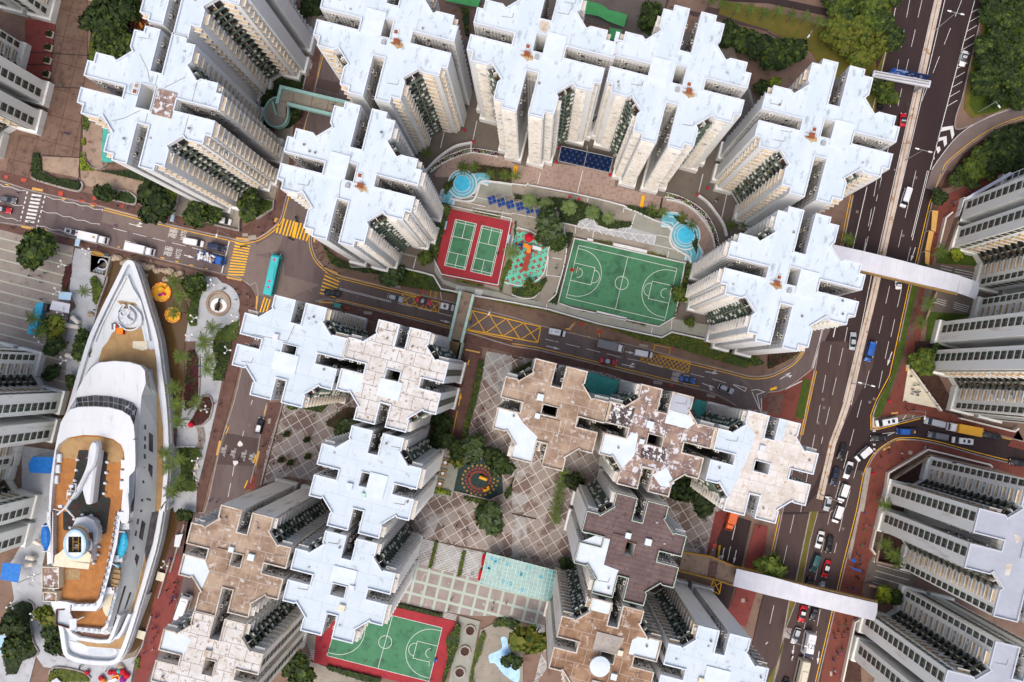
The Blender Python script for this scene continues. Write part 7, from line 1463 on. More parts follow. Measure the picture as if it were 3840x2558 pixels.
# main street
veh('car', '01 0,250 142,278', 'grey saloon left of the white zebra crossing, on the upper lane', 'grey', est=True); veh('car', '01 -60,340 95,370', 'red taxi left of the white zebra crossing, cut by the picture edge', 'red', cat='taxi', roof='paint_silver')
T, L = veh('car', '01 588,545 730,580', 'white estate car with a black roof panel behind the long white box truck', 'white', est=True, h=1.5); mb = MB(); mb.box(-1.3, -.2, -.45, .45, 1.5, 1.57); link('roof_window', mb.mesh('roof_window', ['car_glass']), T)
T, L = veh('truck', '01 728,590 978,645', 'long white box truck with an orange stain on its roof', 'white', box=pw, cabL=2.1)
mb = MB(); mb.blob((.7, .2, 2.96), .5, 0, 9, 3, 1, .6, .02, 4, .3); link('roof_stain', mb.mesh('roof_stain', ['gold']), T)
veh('truck', '01 1155,695 1405,750', 'second white box truck, alone in the lower lane', 'white', box=pw, cabL=2.0)
veh('van', '01 1688,640 1860,672', 'white van waiting on the painted word SLOW', 'white'); veh('van', '01 1910,685 2066,718', 'dark blue people carrier at the stop line of the yellow crossing', 'navy', hood=1.0, h=1.8)
T, L = veh('truck', '01 1805,770 2055,835', 'flatbed lorry with a blue cab, loaded with white scrap', 'blue', box='sign_blue', load='open', cabL=2.2, wd=2.4)
mb = MB(); rg = random.Random(3)
for i in range(44):
 x, y = rg.uniform(-L/2+.3, L/2-3.1), rg.uniform(-.9, .9); a = rg.uniform(0, 3); M4 = Matrix.Translation((x, y, 1.3+rg.uniform(-.2,.5))) @ Matrix.Rotation(a, 4, 'Z') @ Matrix.Rotation(rg.uniform(-.6,.6), 4, 'X'); s_ = rg.uniform(.2, .6); mb.box(-s_, s_, -.25, .25, -.05, .12, rg.choice((0,0,0,1,2)), M4)
link('scrap_load', mb.mesh('scrap_load', ['steel_white', 'steel_grey', 'frame_brown']), T)
T, L = veh('coach', '11 98,1140 180,768', 'turquoise coach crossing the junction', 'cyan', h=3.0, wd=2.5)
for x in (-3.6, -1.9, 4.2): mb = MB(); mb.blob((x, .1, 3.02), .55, 0, 9, 3, .8, .6, .02, 3, .4); link('roof_logo', mb.mesh('roof_logo', ['fest_pink']), T)
veh('car', '11 772,1130 622,1112', 'black car standing on the yellow crossing bars', 'black'); veh('car', '11 1208,1150 1350,1190', 'grey silver estate car at the tip of the small yellow box', 'silver', est=True)
veh('car', '11 1468,1180 1612,1222', 'red taxi with a pale roof on the small yellow box', 'red', cat='taxi', roof='paint_silver'); veh('van', '11 1695,1238 1815,1262', 'white people carrier just left of the pale green footbridge', 'white', sun=True, h=1.8)
veh('car', '11 1975,1420 1850,1395', 'grey car half hidden under the pale green footbridge', 'grey')
T, L = veh('van', '21 340,1470 490,1502', 'white delivery van with three blue letters on its roof', 'white'); text('oca', (-.1, 0, 2.02), math.pi, .85, 'sign_blue', T, name='roof_lettering'); mb = MB(); mb.lathe([(.01,2.0),(.34,2.0),(.34,2.01)], (-1.6,0,0), 12); link('roof_logo', mb.mesh('roof_logo', ['ring_blue']), T)
veh('truck', '22 785,15 1028,75', 'black open lorry beside the red ambulance van', 'white', box='paint_grey', cabL=1.7)
veh('van', '22 1128,100 1292,130', 'white ambulance with a red front', 'white', cat='ambulance'); mb = MB()
veh('car', '22 808,172 965,198', 'red taxi with a grey roof, lower lane right of the black lorry', 'red', cat='taxi', roof='paint_silver'); veh('car', '22 1540,340 1683,368', 'bright blue car driving over the painted characters', 'blue'); veh('car', '22 1898,408 2037,468', 'silver hatchback near the triangular road markings', 'silver', est=True)
veh('car', '12 12,850 48,705', 'white topped car with a dark bonnet in the lower left street', 'black', roof=pw, est=True)
veh('coach', '03 1620,1010 1700,785', 'white bus with a green front behind the tower wing', 'white', h=3.0); veh('truck', '23 2040,10 1990,178', 'bright orange box van on the short street by the grid square', 'orange', box='paint_orange', cabL=1.9)
# highway
veh('car', '30 1820,465 1785,605', 'white car stopped on the diagonal hatching', 'white'); veh('car', '30 1240,1160 1250,1035', 'red and white car peeping out beside the tower roof', 'red', roof='paint_white'); veh('car', '30 1030,1000 1042,930', 'dark blurred car by the trees left of the highway', 'black')
veh('van', '31 1300,158 1245,330', 'white van alone in the upper part of the far carriageway', 'white'); veh('car', '31 1205,1090 1200,985', 'white car coming out from under the covered footbridge', 'white'); veh('car', '32 775,80 | 31 790,1485', 'silver white car beside the kinked median, going up', 'silver')
veh('van', '32 965,10 918,182', 'deep blue van alone in the middle of the far carriageway', 'blue', hood=.9)
veh('car', '32 705,945 660,1085', 'black saloon at the median, top of the queue', 'black'); veh('car', '32 765,1110 715,1262', 'black saloon with a white tail, second lane of the queue', 'white', roof='paint_black'); veh('car', '32 640,1165 595,1325', 'dark blue saloon behind the black one at the median', 'navy')
veh('van', '32 725,1318 675,1470', 'white minibus below the black saloon with the white tail', 'white', wd=2.0); veh('car', '32 568,1430 535,1560', 'white car with a dark bonnet under the street lamp arm', 'silver', est=True); veh('van', '32 672,1518 | 33 620,105', 'white minibus at the lower edge of the lamp arm', 'white', wd=2.0)
veh('van', '32 940,985 822,1090', 'white van turning out of the side street', 'white', wd=2.0, h=2.1); veh('car', '32 1100,890 945,892', 'black car at the give way dashes', 'black', est=True)
veh('van', '32 1185,725 1000,758', 'white long van parked inside the white triangle', 'white', sun=True, h=2.1, wd=1.95); veh('van', '32 1625,770 1448,728', 'grey blue van on the side street by the red pavement', 'silver', hood=1.0)
T, L = veh('truck', '32 1385,838 1200,828', 'blue pickup truck with an open rear bed', 'blue', box='paint_navy', load='open', cabL=3.2, wd=1.9); mb = MB(); mb.box(-L/2+.4, -L/2+.9, -.35, .35, .96, 1.2); link('orange_tool', mb.mesh('orange_tool', ['fest_orange']), T)
veh('truck', '32 1950,838 1662,782', 'big truck with an orange yellow cargo box and white cab', 'white', box='paint_yellow', cabL=2.2, wd=2.5, h=3.2); veh('van', '32 1655,885 1480,855', 'dark grey van in the lower lane of the side street', 'grey', hood=1.1, h=1.8); veh('van', '32 1880,925 1703,905', 'white pickup van with a roof hatch in the side street', 'white', sun=True, h=1.9)
veh('car', '32 2140,885 1980,850', 'dark saloon following the orange yellow truck', 'black'); veh('car', '32 2390,1130 2225,1105', 'dark saloon at the right edge of the side street', 'black')
veh('car', '33 500,185 458,340', 'white saloon alone in the left lane of the far carriageway', 'white'); veh('car', '33 580,225 555,382', 'black saloon beside the white one', 'black'); veh('van', '33 465,405 415,555', 'dark green people carrier above the lower footbridge', 'teal', hood=.9, h=1.8)
veh('car', '33 560,452 518,608', 'red taxi with a white roof above the lower footbridge', 'red', cat='taxi', roof=pw); veh('car', '33 400,600 370,700', 'black car half under the lower footbridge', 'black'); veh('car', '33 500,655 490,720', 'silver car almost hidden by the lower footbridge', 'silver')
veh('car', '33 335,870 305,1020', 'red taxi with a white roof below the lower footbridge', 'red', cat='taxi', roof=pw); veh('car', '33 445,880 408,1005', 'black car next to the taxi below the footbridge', 'black', est=True); veh('car', '33 285,1075 235,1212', 'silver hatchback under the double lamp', 'silver', est=True)
T, L = veh('coach', '33 405,1120 365,1325', 'white bus with the number 125 on its roof', 'white', h=4.2, wd=2.4); text('125', (.2, 0, 4.46), math.pi/2, 1.5, 'iron_dark', T, name='roof_number', sy=1.2)
mb = MB(); mb.box(L/2-.9, L/2-.05, -1.1, 1.1, 3.7, 4.25); link('blue_front', mb.mesh('blue_front', ['paint_navy']), T)
veh('coach', '33 350,1370 290,1640', 'cream bus with a purple and green mark, cut by the lower edge', 'cream', h=4.2, wd=2.5)
veh('car', '33 180,1540 140,1640', 'black car cut by the lower edge beside the median', 'black')
veh('van', '01 2015,450 2115,470', 'small white van top inside the walled yard', 'white')
def bike(s, ang, label, col='black'):
 p = W1(s, ZR+.13); T = thing('motorcycle', label, 'motorcycle', tuple(p), ang, 'two wheelers')
 for x in (-.65, .65):
  me = cached(('bw',), lambda: MB().lathe([(.22,-.06),(.32,-.05),(.32,.05),(.22,.06),(.22,-.06)], n=14).mesh('wheel', ['tyre'])); o = link('wheel', me, T, (x, 0, .32)); o.rotation_euler = (math.pi/2, 0, 0)
 mb = MB(); mb.blob((0,0,.7), .3, 0, 8, 5, 1.9, .55, .8); mb.bar((.45,0,.4), (.6,0,1.0), .05); mb.bar((.55,-.35,1.0), (.55,.35,1.0), .03); mb.box(-.7,-.3,-.18,.18,.75,.95); link('frame', mb.mesh('frame', ['paint_'+col], True), T); return T
bike('33 215,1340', -1.8, 'motorcycle with a white helmeted rider behind the silver hatchback', 'white'); bike('11 375,450', -1.2, 'motorcycle waiting at the side road crossing'); bike('11 320,630', -.5, 'motorcycle with a white box below the side road crossing'); bike('01 2240,700', .2, 'bicycle crossing on the yellow bars')
# ------------------------------------------------------------- footbridges, canopies, fountains, street furniture
def poly_mb(s, z, th, mi=0, mb=None):
 mb = mb or MB(); t = [(p.x, p.y) for p in W(s, z)]; mb.prism(t, z-th, z, mi); return mb
def big(name, label, cat, s, z, group=None): return thing(name, label, cat, tuple(Vector((*W1(s, z)[:2], 0))), 0, group)
def part(T, name, mb, mats): return attach(T, name, mb, mats)
def wline(mb, s, z, wd=.14, n=1, mi=0): mb.ribbon([P(x, y, z) for x, y in (smooth_pts(q(s), n) if n > 1 else q(s))], wd, None, mi)
def wwall(mb, s, wd, z0, z1, n=1, mi=0): mb.wall([tuple(P(x, y, z1)[:2]) for x, y in (smooth_pts(q(s), n) if n > 1 else q(s))], wd, z0, z1, mi)
# mint footbridge over the side road
T = big('footbridge', 'mint green footbridge with a round ramp over the side road', 'footbridge', '10 500,920', 6)
mb = poly_mb('10 225,800 870,955 860,1010 715,1065 285,955 280,985 190,960', 6, .5); part(T, 'deck', mb, 'podium_grey')
mb = MB(); wline(mb, '10 230,815 350,845 850,962', 6.02); wline(mb, '10 350,845 330,960', 6.02); wline(mb, '10 520,890 500,1005', 6.02); wline(mb, '10 668,925 645,1040', 6.02); wline(mb, '10 215,925 480,990 700,1045', 6.02); part(T, 'paint_lines', mb, 'pavers_red')
mb = MB(); wwall(mb, '10 190,950 228,795 550,872 872,948', .8, 5.6, 7.1); part(T, 'parapet', mb, 'mint_paint')
mb = MB(); wwall(mb, '10 285,950 500,1003 715,1053', .8, 5.6, 7.1); part(T, 'parapet', mb, 'mint_paint')
mb = poly_mb([(a, b) for a, b in smooth_pts(q('10 190,945 130,915 85,980 75,1060 110,1130 190,1160 260,1130 290,1060 285,960'), 4)], 4.2, .5); part(T, 'ramp', mb, 'podium_grey')
mb = MB(); wwall(mb, '10 190,890 130,915 85,980 72,1060 110,1135 190,1165 262,1133 292,1060 290,960', .35, 3.6, 5.4, 4); wwall(mb, '10 150,930 185,1055', .5, 3.6, 5.6); part(T, 'ramp_wall', mb, 'mint_paint')
mb = MB()
for i in range(11): wwall(mb, '10 %g,%g %g,%g' % (200-i*.5, 955+i*11, 275-i*.5, 972+i*11), .28, 4.3, 5.9-i*.13)
part(T, 'stair', mb, 'concrete')
# pale green footbridge over the main street
T = big('footbridge', 'pale green open footbridge with a tan deck over the main street', 'footbridge', '11 1885,1330', 6)
mb = poly_mb('11 1880,1105 2000,1135 1895,1568 1775,1540', 6, .5); part(T, 'deck', mb, 'tan_concrete')
for s_ in ('11 1878,1105 1772,1568', '11 1998,1135 1888,1568 | 12 1890,10'): mb = MB(); wwall(mb, s_, .75, 5.6, 7.2); part(T, 'parapet', mb, 'mint_pale')
mb = MB()
for i in range(12): wwall(mb, '12 %g,%g %g,%g' % (1788-i*2, 0+i*12, 1868-i*2, 20+i*12), .3, .2, 6-i*.45)
part(T, 'stair', mb, 'wood_tan')
mb = MB(); wwall(mb, '12 1895,10 1858,175', .35, .2, 5); part(T, 'stair_wall', mb, 'mint_pale')
# white covered footbridges over the highway
def covered(label, top, side, zt, cols):
 T = big('covered_footbridge', label, 'footbridge', top[0], zt, 'white covered footbridges')
 part(T, 'roof', poly_mb(' | '.join(top), zt, .35), 'canopy_white')
 mb = MB(); wwall(mb, side[0], .35, zt-3.1, zt-2.0); part(T, 'yellow_side', mb, 'gold')
 mb = MB(); wwall(mb, side[0], .9, zt-3.5, zt-3.15); wwall(mb, side[0], .12, zt-.55, zt-.35); part(T, 'side_beam', mb, 'wood_tan')
 part(T, 'deck', poly_mb(' | '.join(top), zt-3.3, .5), 'concrete')
 for c in cols: p = W1(c, zt-3.5); mb = MB(); mb.bar((p.x, p.y, 0), (p.x, p.y, zt-3.7), .55, n=10); part(T, 'column', mb, 'concrete')
 return T
T = covered('white roofed footbridge crossing the upper highway', ['31 575,672 870,738 1130,800 1768,965 1735,1118 1000,948 860,915 650,860'], ['31 862,920 1000,955 1740,1132'], 9.5, ('31 1030,860', '31 1560,1010'))
mb = poly_mb('31 1768,968 1945,1025 1935,1110 1910,1180 1738,1120', 9.2, .35, 0); mb = poly_mb('31 1885,1005 1945,1025 1935,1110 1908,1182 1835,1158 1870,1080', 9.22, .02, 1, mb); part(T, 'end_roof', mb, ['canopy_white', 'parapet_grey'])
mb = MB()
for i in range(14): a = i/14; wline(mb, '31 %g,%g %g,%g' % (870+a*898, 735+a*232, 850+a*888, 915+a*205), 9.54, .06)
part(T, 'roof_seams', mb, 'parapet_grey')
T = covered('white roofed footbridge crossing the lower highway', ['23 2065,527 2352,592 | 33 500,730 1008,845 1003,930 978,1005 500,890 0,770 | 23 2030,685'], ['33 20,600 500,712 1005,832'], 9.5, ('33 200,700', '33 640,820'))
mb = MB()
for i in range(16): a = i/16; wline(mb, '33 %g,%g %g,%g' % (-250+a*1240, 560+a*280, -285+a*1255, 700+a*300), 9.54, .06)
part(T, 'roof_seams', mb, 'parapet_grey')
T = big('footbridge', 'open tan walkway with yellow rails leading to the lower covered footbridge', 'footbridge', '23 1800,500', 6)
part(T, 'deck', poly_mb('23 1570,380 1830,425 2060,520 2030,680 1900,640 1530,555', 6, .5), 'tan_concrete')
for s_ in ('23 1565,375 1830,420 2060,515 2352,575', '23 1525,545 1880,632 2035,682'): mb = MB(); wwall(mb, s_, .4, 5.6, 7.0); part(T, 'rail', mb, 'gold')
mb = MB()
for i in range(8): wwall(mb, '23 %g,%g %g,%g' % (1822+i*10, 450+i*2, 1795+i*10, 600+i*2), .2, 6, 6.08)
part(T, 'steps', mb, 'pavers_brown')
# glass canopy
T = big('glass_canopy', 'blue green glass roof on the terrace in front of the steps', 'glass roof', '23 0,600', 5)
part(T, 'glazing', poly_mb('13 2120,378 | 23 410,545 352,832 | 13 2055,665', 5.0, .12), 'glass_mint')
mb = MB(); c = W('13 2120,378 | 23 410,545 352,832 | 13 2055,665', 5.05)
for i in range(19): mb.ribbon([bilin(c, i/18, 0), bilin(c, i/18, 1)], .13, 5.06)
for i in range(9): mb.ribbon([bilin(c, 0, i/8), bilin(c, 1, i/8)], .10, 5.09)
part(T, 'frame', mb, 'mint_pale')
mb = MB()
for k in range(14):
 u, v = random.random()*.9, random.random()*.85; mb.prism([tuple(bilin(c, a, b)[:2]) for a, b in ((u,v),(u+.06,v),(u+.06,v+.11),(u,v+.11))], 5.03, 5.045)
part(T, 'tinted_panes', mb, 'pool_step')
for v_ in ((.02,.02),(.5,.02),(.98,.02),(.02,.98),(.5,.98),(.98,.98)): p = bilin(c, *v_); mb = MB(); mb.bar((p.x,p.y,0),(p.x,p.y,4.9),.12); part(T, 'column', mb, 'steel_white')
# fountains with stepped blue channels
def fountain(label, path, cen, r):
 T = big('fountain', label, 'fountain', cen, PZ, 'round blue fountains')
 for i, (wd, m, z) in enumerate(((4.6, 'white_kerb', .30), (3.9, 'pool_step_pale', .34), (3.0, 'pool_step', .38), (2.1, 'pool_step_pale', .42), (1.2, 'pool_step', .46))):
  mb = MB(); mb.ribbon([P(x, y, PZ+z) for x, y in q(path)], wd, PZ+z); part(T, 'channel', mb, m)
 c0 = W1(cen, PZ)
 for i, (rr, m) in enumerate(((r+1.9, 'white_kerb'), (r+1.55, 'pool_step'), (r+1.1, 'pool_step_pale'), (r+.65, 'pool_step'), (r+.3, 'ring_blue'))):
  mb = MB(); mb.lathe([(rr, PZ), (rr, PZ+.48+i*.07), (.01, PZ+.48+i*.07)], (c0.x, c0.y, 0), 40); part(T, 'step_ring', mb, m)
 mb = MB(); mb.lathe([(r, PZ+.7), (r, PZ+.86), (.01, PZ+.86)], (c0.x, c0.y, 0), 40); part(T, 'water', mb, 'pool_blue')
fountain('left round blue fountain with stepped channels above the badminton courts', '11 1745,300 1765,225 1830,180 1870,190 1960,150 1985,95 2050,35 2155,70', '11 1897,125', 2.15)
fountain('right round blue fountain with stepped channels beside the basketball court', '21 1378,440 1490,455 1535,540 1540,620 1570,680 1640,690 1680,760 1655,840', '21 1592,595', 2.25)
# canopies
T = big('canopy', 'large navy blue canopy between the two middle white towers', 'canopy', '20 680,1440', PZ)
part(T, 'roof', poly_mb('20 452,1342 930,1448 | 21 893,18 | 20 425,1478', PZ+4, .15), 'canopy_navy')
c = W('20 452,1342 930,1448 | 21 893,18 | 20 425,1478', PZ+4.02); mb = MB()
for i in range(4): mb.ribbon([c[i], c[(i+1) % 4]], .16)
mb.ribbon([bilin(c, .5, 0), bilin(c, .5, 1)], .12); part(T, 'frame', mb, 'steel_grey')
mb = MB()
for i in range(18):
 for j in range(4):
  if (i + j) % 2: a, b = (i+.1)/18, (j+.15)/4; mb.add([bilin(c, a, b+.17)+Vector((0,0,.03)), bilin(c, a+.045, b+.17)+Vector((0,0,.03)), bilin(c, a+.0225, b)+Vector((0,0,.12))], [(0,1,2)])
part(T, 'panels', mb, 'navy_paint')
for i, s_ in enumerate(('11 2168,272', '11 2252,292', '11 2335,312', '21 72,330', '21 160,358', '21 255,388', '21 372,408')):
 p = W1(s_, PZ+3.2); T = thing('canopy', 'bright blue square canopy in the courtyard row, %s from the left' % ('first','second','third','fourth','fifth','sixth','seventh')[i], 'canopy', (p.x, p.y, PZ), -TH+.55, 'row of blue square canopies')
 mb = MB()
 for sx in (-1, 1):
  for sy in (-1, 1): mb.add([(sx*.08, sy*.08, 3.2), (sx*1.0, sy*.08, 3.2), (sx*1.0, sy*1.0, 3.2), (sx*.08, sy*1.0, 3.2), (sx*.5, sy*.5, 3.6)], [(0,1,4), (1,2,4), (2,3,4), (3,0,4)])
 link('roof', mb.mesh('roof', ['canopy_blue']), T); mb = MB()
 for sx in (-1.3, 1.3):
  for sy in (-1.3, 1.3): mb.bar((sx, sy, 0), (sx, sy, 3.2), .06)
  mb.bar((sx, -1.9, 3.05), (sx, 1.9, 3.05), .07);
 mb.bar((-1.9, -1.5, 3.0), (1.9, -1.5, 3.0), .07); mb.bar((-1.9, 1.5, 3.0), (1.9, 1.5, 3.0), .07); link('frame', mb.mesh('frame', ['steel_grey']), T)
def awning(name, label, s, z, mat, z0=0, ribs=0):
 T = big(name, label, 'awning', s, z); part(T, 'roof', poly_mb(s, z, .15), mat); c = W(s, z)
 for p in (c[0], c[len(c)//2]): mb = MB(); mb.bar((p.x, p.y, z0), (p.x, p.y, z-.1), .1); part(T, 'post', mb, 'steel_grey')
 return T
awning('awning', 'wavy green awning behind the upper towers', '20 665,-10 720,15 800,35 850,60 900,95 960,105 1062,138 1030,248 960,225 870,190 800,150 730,135 650,122', 4, 'canopy_green'); awning('awning', 'green awning cut by the upper picture edge', '10 1735,-30 2070,-30 2040,68 1740,8', 4, 'canopy_green'); awning('awning', 'small square green awning tucked between two white tower wings', '20 898,255 1012,275 985,376 888,358', 7, 'canopy_green')
awning('terrace_cover', 'larger teal terrace cover beside the brown roofed tower', '22 715,280 985,362 970,455 885,520 745,490 660,390', 7, 'canopy_teal'); awning('terrace_cover', 'smaller teal terrace cover next to the cream roofed tower', '22 1690,530 1788,556 1775,650 1715,710 1650,600', 7, 'canopy_teal'); awning('terrace_cover', 'dark green sunken terrace beside the hedge corner', '22 20,310 180,235 185,330 60,330', .8, 'court_dark')
awning('awning', 'tall teal glass screen roof under the stained pit tower', '00 945,1158 1005,1205 960,1400 1040,1490 930,1490', 3, 'canopy_teal'); awning('awning', 'upper bright blue awning between the pale towers and the ship', '02 300,1060 495,1066 475,1215 275,1208 258,1130', 5, 'boat_blue'); awning('awning', 'lower blue awning left of the ship stern', '03 25,470 195,487 165,655 0,625', 5, 'boat_blue')
awning('awning', 'small turquoise kiosk roof by the street below the yellow crossing', '11 718,1212 782,1228 770,1265 712,1250', 3, 'canopy_teal'); awning('awning', 'pale blue glass roof at the left picture edge, bottom', '03 -20,1140 58,1145 30,1290 -20,1310', 4, 'ring_blue'); awning('entrance_roof', 'long slanting white entrance roof beside the upper grey tower', '31 1815,250 2225,12 2255,30 1835,268', 6, 'canopy_white')
awning('shelter', 'glass bus shelter roof on the lower pavement', '01 695,625 738,632 722,695 685,690', 2.8, 'ring_blue'); awning('shelter', 'glass shelter roof on the upper pavement below the big dark tree', '01 1575,402 1605,410 1590,472 1560,465', 2.8, 'ring_blue')
awning('skylight', 'white pavilion roof ring on the striped plaza', '01 480,1192 645,1225 630,1310 455,1275', 3.4, 'canopy_white'); awning('skylight', 'small glazed box on the striped plaza', '01 545,1112 660,1120 645,1190 535,1180', 3, 'ring_blue'); awning('platform', 'pale landing slab beside the ship stern stair, upper', '03 1450,553 1522,572 1500,648 1428,628', 1.4, 'cream'); awning('platform', 'pale landing slab beside the ship stern stair, lower', '03 1270,1090 1342,1108 1320,1182 1250,1160', 1.4, 'cream')
awning('banner_board', 'pale lilac board on the quay by the red pavement', '03 1612,218 1680,208 1645,330 1598,322', 1.6, 'ship_white')
# playground tower
T = big('climbing_frame', 'red and salmon climbing frame with slides on the turquoise floor', 'play structure', '21 140,750', PZ)
z = PZ+1.6; part(T, 'bridge', poly_mb('21 138,745 182,752 132,925 88,915', z, .15), 'play_red'); mb = poly_mb('21 100,662 150,672 140,712 90,702', z+.3, .15); mb = poly_mb('21 140,682 185,690 172,760 130,752', z+.2, .15, 0, mb); part(T, 'platform', mb, 'fest_orange')
p = W1('21 155,612', PZ+3.4); mb = MB(); mb.lathe([(1.25, PZ+2.6), (.8, PZ+3.1), (.01, PZ+3.6)], (p.x, p.y, 0), 16); part(T, 'roof', mb, 'fest_red'); mb = poly_mb('21 183,682 272,708 268,738 180,718', PZ+1.3, .25); part(T, 'slide', mb, 'steel_white')
mb = MB(); a, b = W1('21 65,677', PZ+.9), W1('21 110,690', PZ+1.6); mb.bar(a, b, .35, n=10); part(T, 'tube', mb, 'canopy_blue'); mb = MB(); a, b = W1('21 180,735', PZ+1), W1('21 235,760', PZ+.4); mb.bar(a, b, .18); a = W1('21 82,870', PZ+1); mb.blob(tuple(a), .5); part(T, 'ladder', mb, 'fest_red')
mb = MB();
for s0, s1 in (('21 115,640','21 150,640'), ('21 100,660','21 90,740'), ('21 180,690','21 175,770')): mb.bar(W1(s0, PZ+2.3), W1(s1, PZ+2.3), .1)
part(T, 'handrails', mb, 'canopy_blue')
T = big('slide', 'yellow curved slide piece on the dark play floor, upper', 'slide', '12 2085,1255', .4, 'yellow slides'); mb = MB(); mb.bar(W1('12 2052,1245', 1.4), W1('12 2120,1270', .9), .5, n=10); part(T, 'chute', mb, 'paint_yellow'); mb = MB(); mb.bar(W1('12 2052,1245', .3), W1('12 2052,1245', 1.4), .1); part(T, 'post', mb, 'steel_grey')
T = big('slide', 'yellow curved slide piece on the dark play floor, lower', 'slide', '12 2110,1355', .4, 'yellow slides'); mb = MB(); pr = [W1('12 %g,%g' % a, 1.1) for a in ((2128,1335),(2138,1352),(2120,1368),(2088,1368))]; [mb.bar(a, b, .42, n=8) for a, b in zip(pr, pr[1:])]; part(T, 'chute', mb, 'paint_yellow'); mb = MB(); mb.bar(W1('12 2128,1335', .3), W1('12 2128,1335', 1.0), .1); part(T, 'post', mb, 'steel_grey')
# cannon plaza
p = W1('01 2010,1222', .3); mb = MB(); mb.lathe([(5.9,.1),(5.9,.42),(3.6,.42)], (p.x, p.y, 0), 48); pl0 = mb; mb.lathe([(3.6,.40),(3.6,.36),(2.9,.36)], (p.x, p.y, 0), 40, 1)
T = thing('cannon_plaza', 'round pale plaza ring with a brown inner circle', 'plaza', (p.x, p.y, 0)); part(T, 'paving_ring', pl0, ['pale_concrete', 'concrete']); mb = MB(); mb.lathe([(3.45,.3),(3.45,.85),(2.7,.85),(2.7,.3)], (p.x, p.y, 0), 40); part(T, 'bench_ring', mb, 'tan_concrete')
p = W1('01 2010,1248', .3); mb = MB(); mb.lathe([(2.3,.3),(2.3,.5),(.01,.5)], (p.x, p.y, 0), 36); part(T, 'inner_disc', mb, 'court_line'); mb = MB(); mb.lathe([(1.15,.3),(1.15,.62),(.01,.62)], (p.x, p.y, 0), 30); part(T, 'red_disc', mb, 'tan_concrete')
T = thing('cannon', 'black cannon pointing up the picture on the round plaza', 'cannon', (p.x, p.y, .6), 1.25); mb = MB()
for x0, x1, r0, r1 in ((-1.2,-.9,.15,.42),(-.9,.3,.42,.34),(.3,1.9,.32,.22),(1.9,2.1,.30,.28)): mb.bar((x0,0,.75), (x1,0,.85), r0, 0, 12, r1)
link('barrel', mb.mesh('barrel', ['iron_dark']), T); mb = MB(); mb.box(-1.3,.5,-.5,-.3,0,.6); mb.box(-1.3,.5,.3,.5,0,.6); mb.box(-1.2,-.9,-.3,.3,.1,.4); link('carriage', mb.mesh('carriage', ['iron_dark']), T)
# festival floats on the pond
for s_, r, l_ in (('01 1478,1115', 2.75, 'larger orange round float with bulbs and purple and pink figures'), ('01 1583,1325', 2.25, 'smaller orange round float with bulbs')):
 p = W1(s_, 1); T = thing('lantern_float', l_, 'festival float', (p.x, p.y, .25), 0, 'round festival floats'); mb = MB(); mb.lathe([(r,0),(r,.6),(r*.86,.6),(r*.86,.35)], n=32); link('rim', mb.mesh('rim', ['fest_orange']), T); mb = MB(); mb.lathe([(r*.86,.1),(r*.86,.35),(.01,.35)], n=32); link('floor', mb.mesh('floor', ['fest_yellow']), T)
 for i in range(12): mb = MB(); mb.blob((r*.93*math.cos(i*.5236), r*.93*math.sin(i*.5236), .75), .13); link('bulb', mb.mesh('bulb', ['lamp_white']), T)
 for x, y, rr, m in ((0, 1.0, .75, 'fest_yellow'), (-.8, .9, .4, 'fest_orange'), (.8, .95, .4, 'fest_orange'), (-.35, -.85, .45, 'fest_purple' if r > 2.5 else 'fest_yellow'), (.5, -.45, .45, 'fest_pink' if r > 2.5 else 'leaf_lime'), (1.0, -.7, .35, 'fest_pink' if r > 2.5 else 'fest_yellow')): mb = MB(); mb.blob((x*r/2.75, y*r/2.75, .7), rr, 0, 10, 7, 1.1, .9, .8, 2, .06); link('figure', mb.mesh('figure', [m], True), T)
T = big('festival_display', 'crowded red, yellow and purple festival display at the lower edge', 'festival display', '03 1090,1520', .3)
for s_, r, m in (('03 1092,1468', .65, 'fest_teal'), ('03 1130,1475', .9, 'fest_red'), ('03 1060,1480', .8, 'fest_red'), ('03 1165,1510', .9, 'fest_red'), ('03 1130,1545', .95, 'fest_purple'), ('03 1015,1480', .8, 'cloth_red'), ('03 930,1530', .8, 'cloth_red'), ('03 800,1482', .75, 'cloth_red'), ('03 950,1560', .8, 'fest_orange')): mb = MB(); mb.blob(tuple(W1(s_, 1)), r, 0, 10, 7, 1, 1, .8, 4, .1); part(T, 'figure', mb, m)
for s_, m, z in (('03 1020,1520 1085,1500 1105,1540 1040,1562', 'fest_yellow', 1.5), ('03 1035,1525 1080,1512 1092,1535 1045,1552', 'fest_red', 1.55), ('03 990,1560 1060,1530 1075,1550 1000,1590', 'steel_white', 1.8), ('03 470,1560 520,1530 560,1568 480,1590', 'ship_grey', 1.5)): part(T, 'panel', poly_mb(s_, z, .2), m)
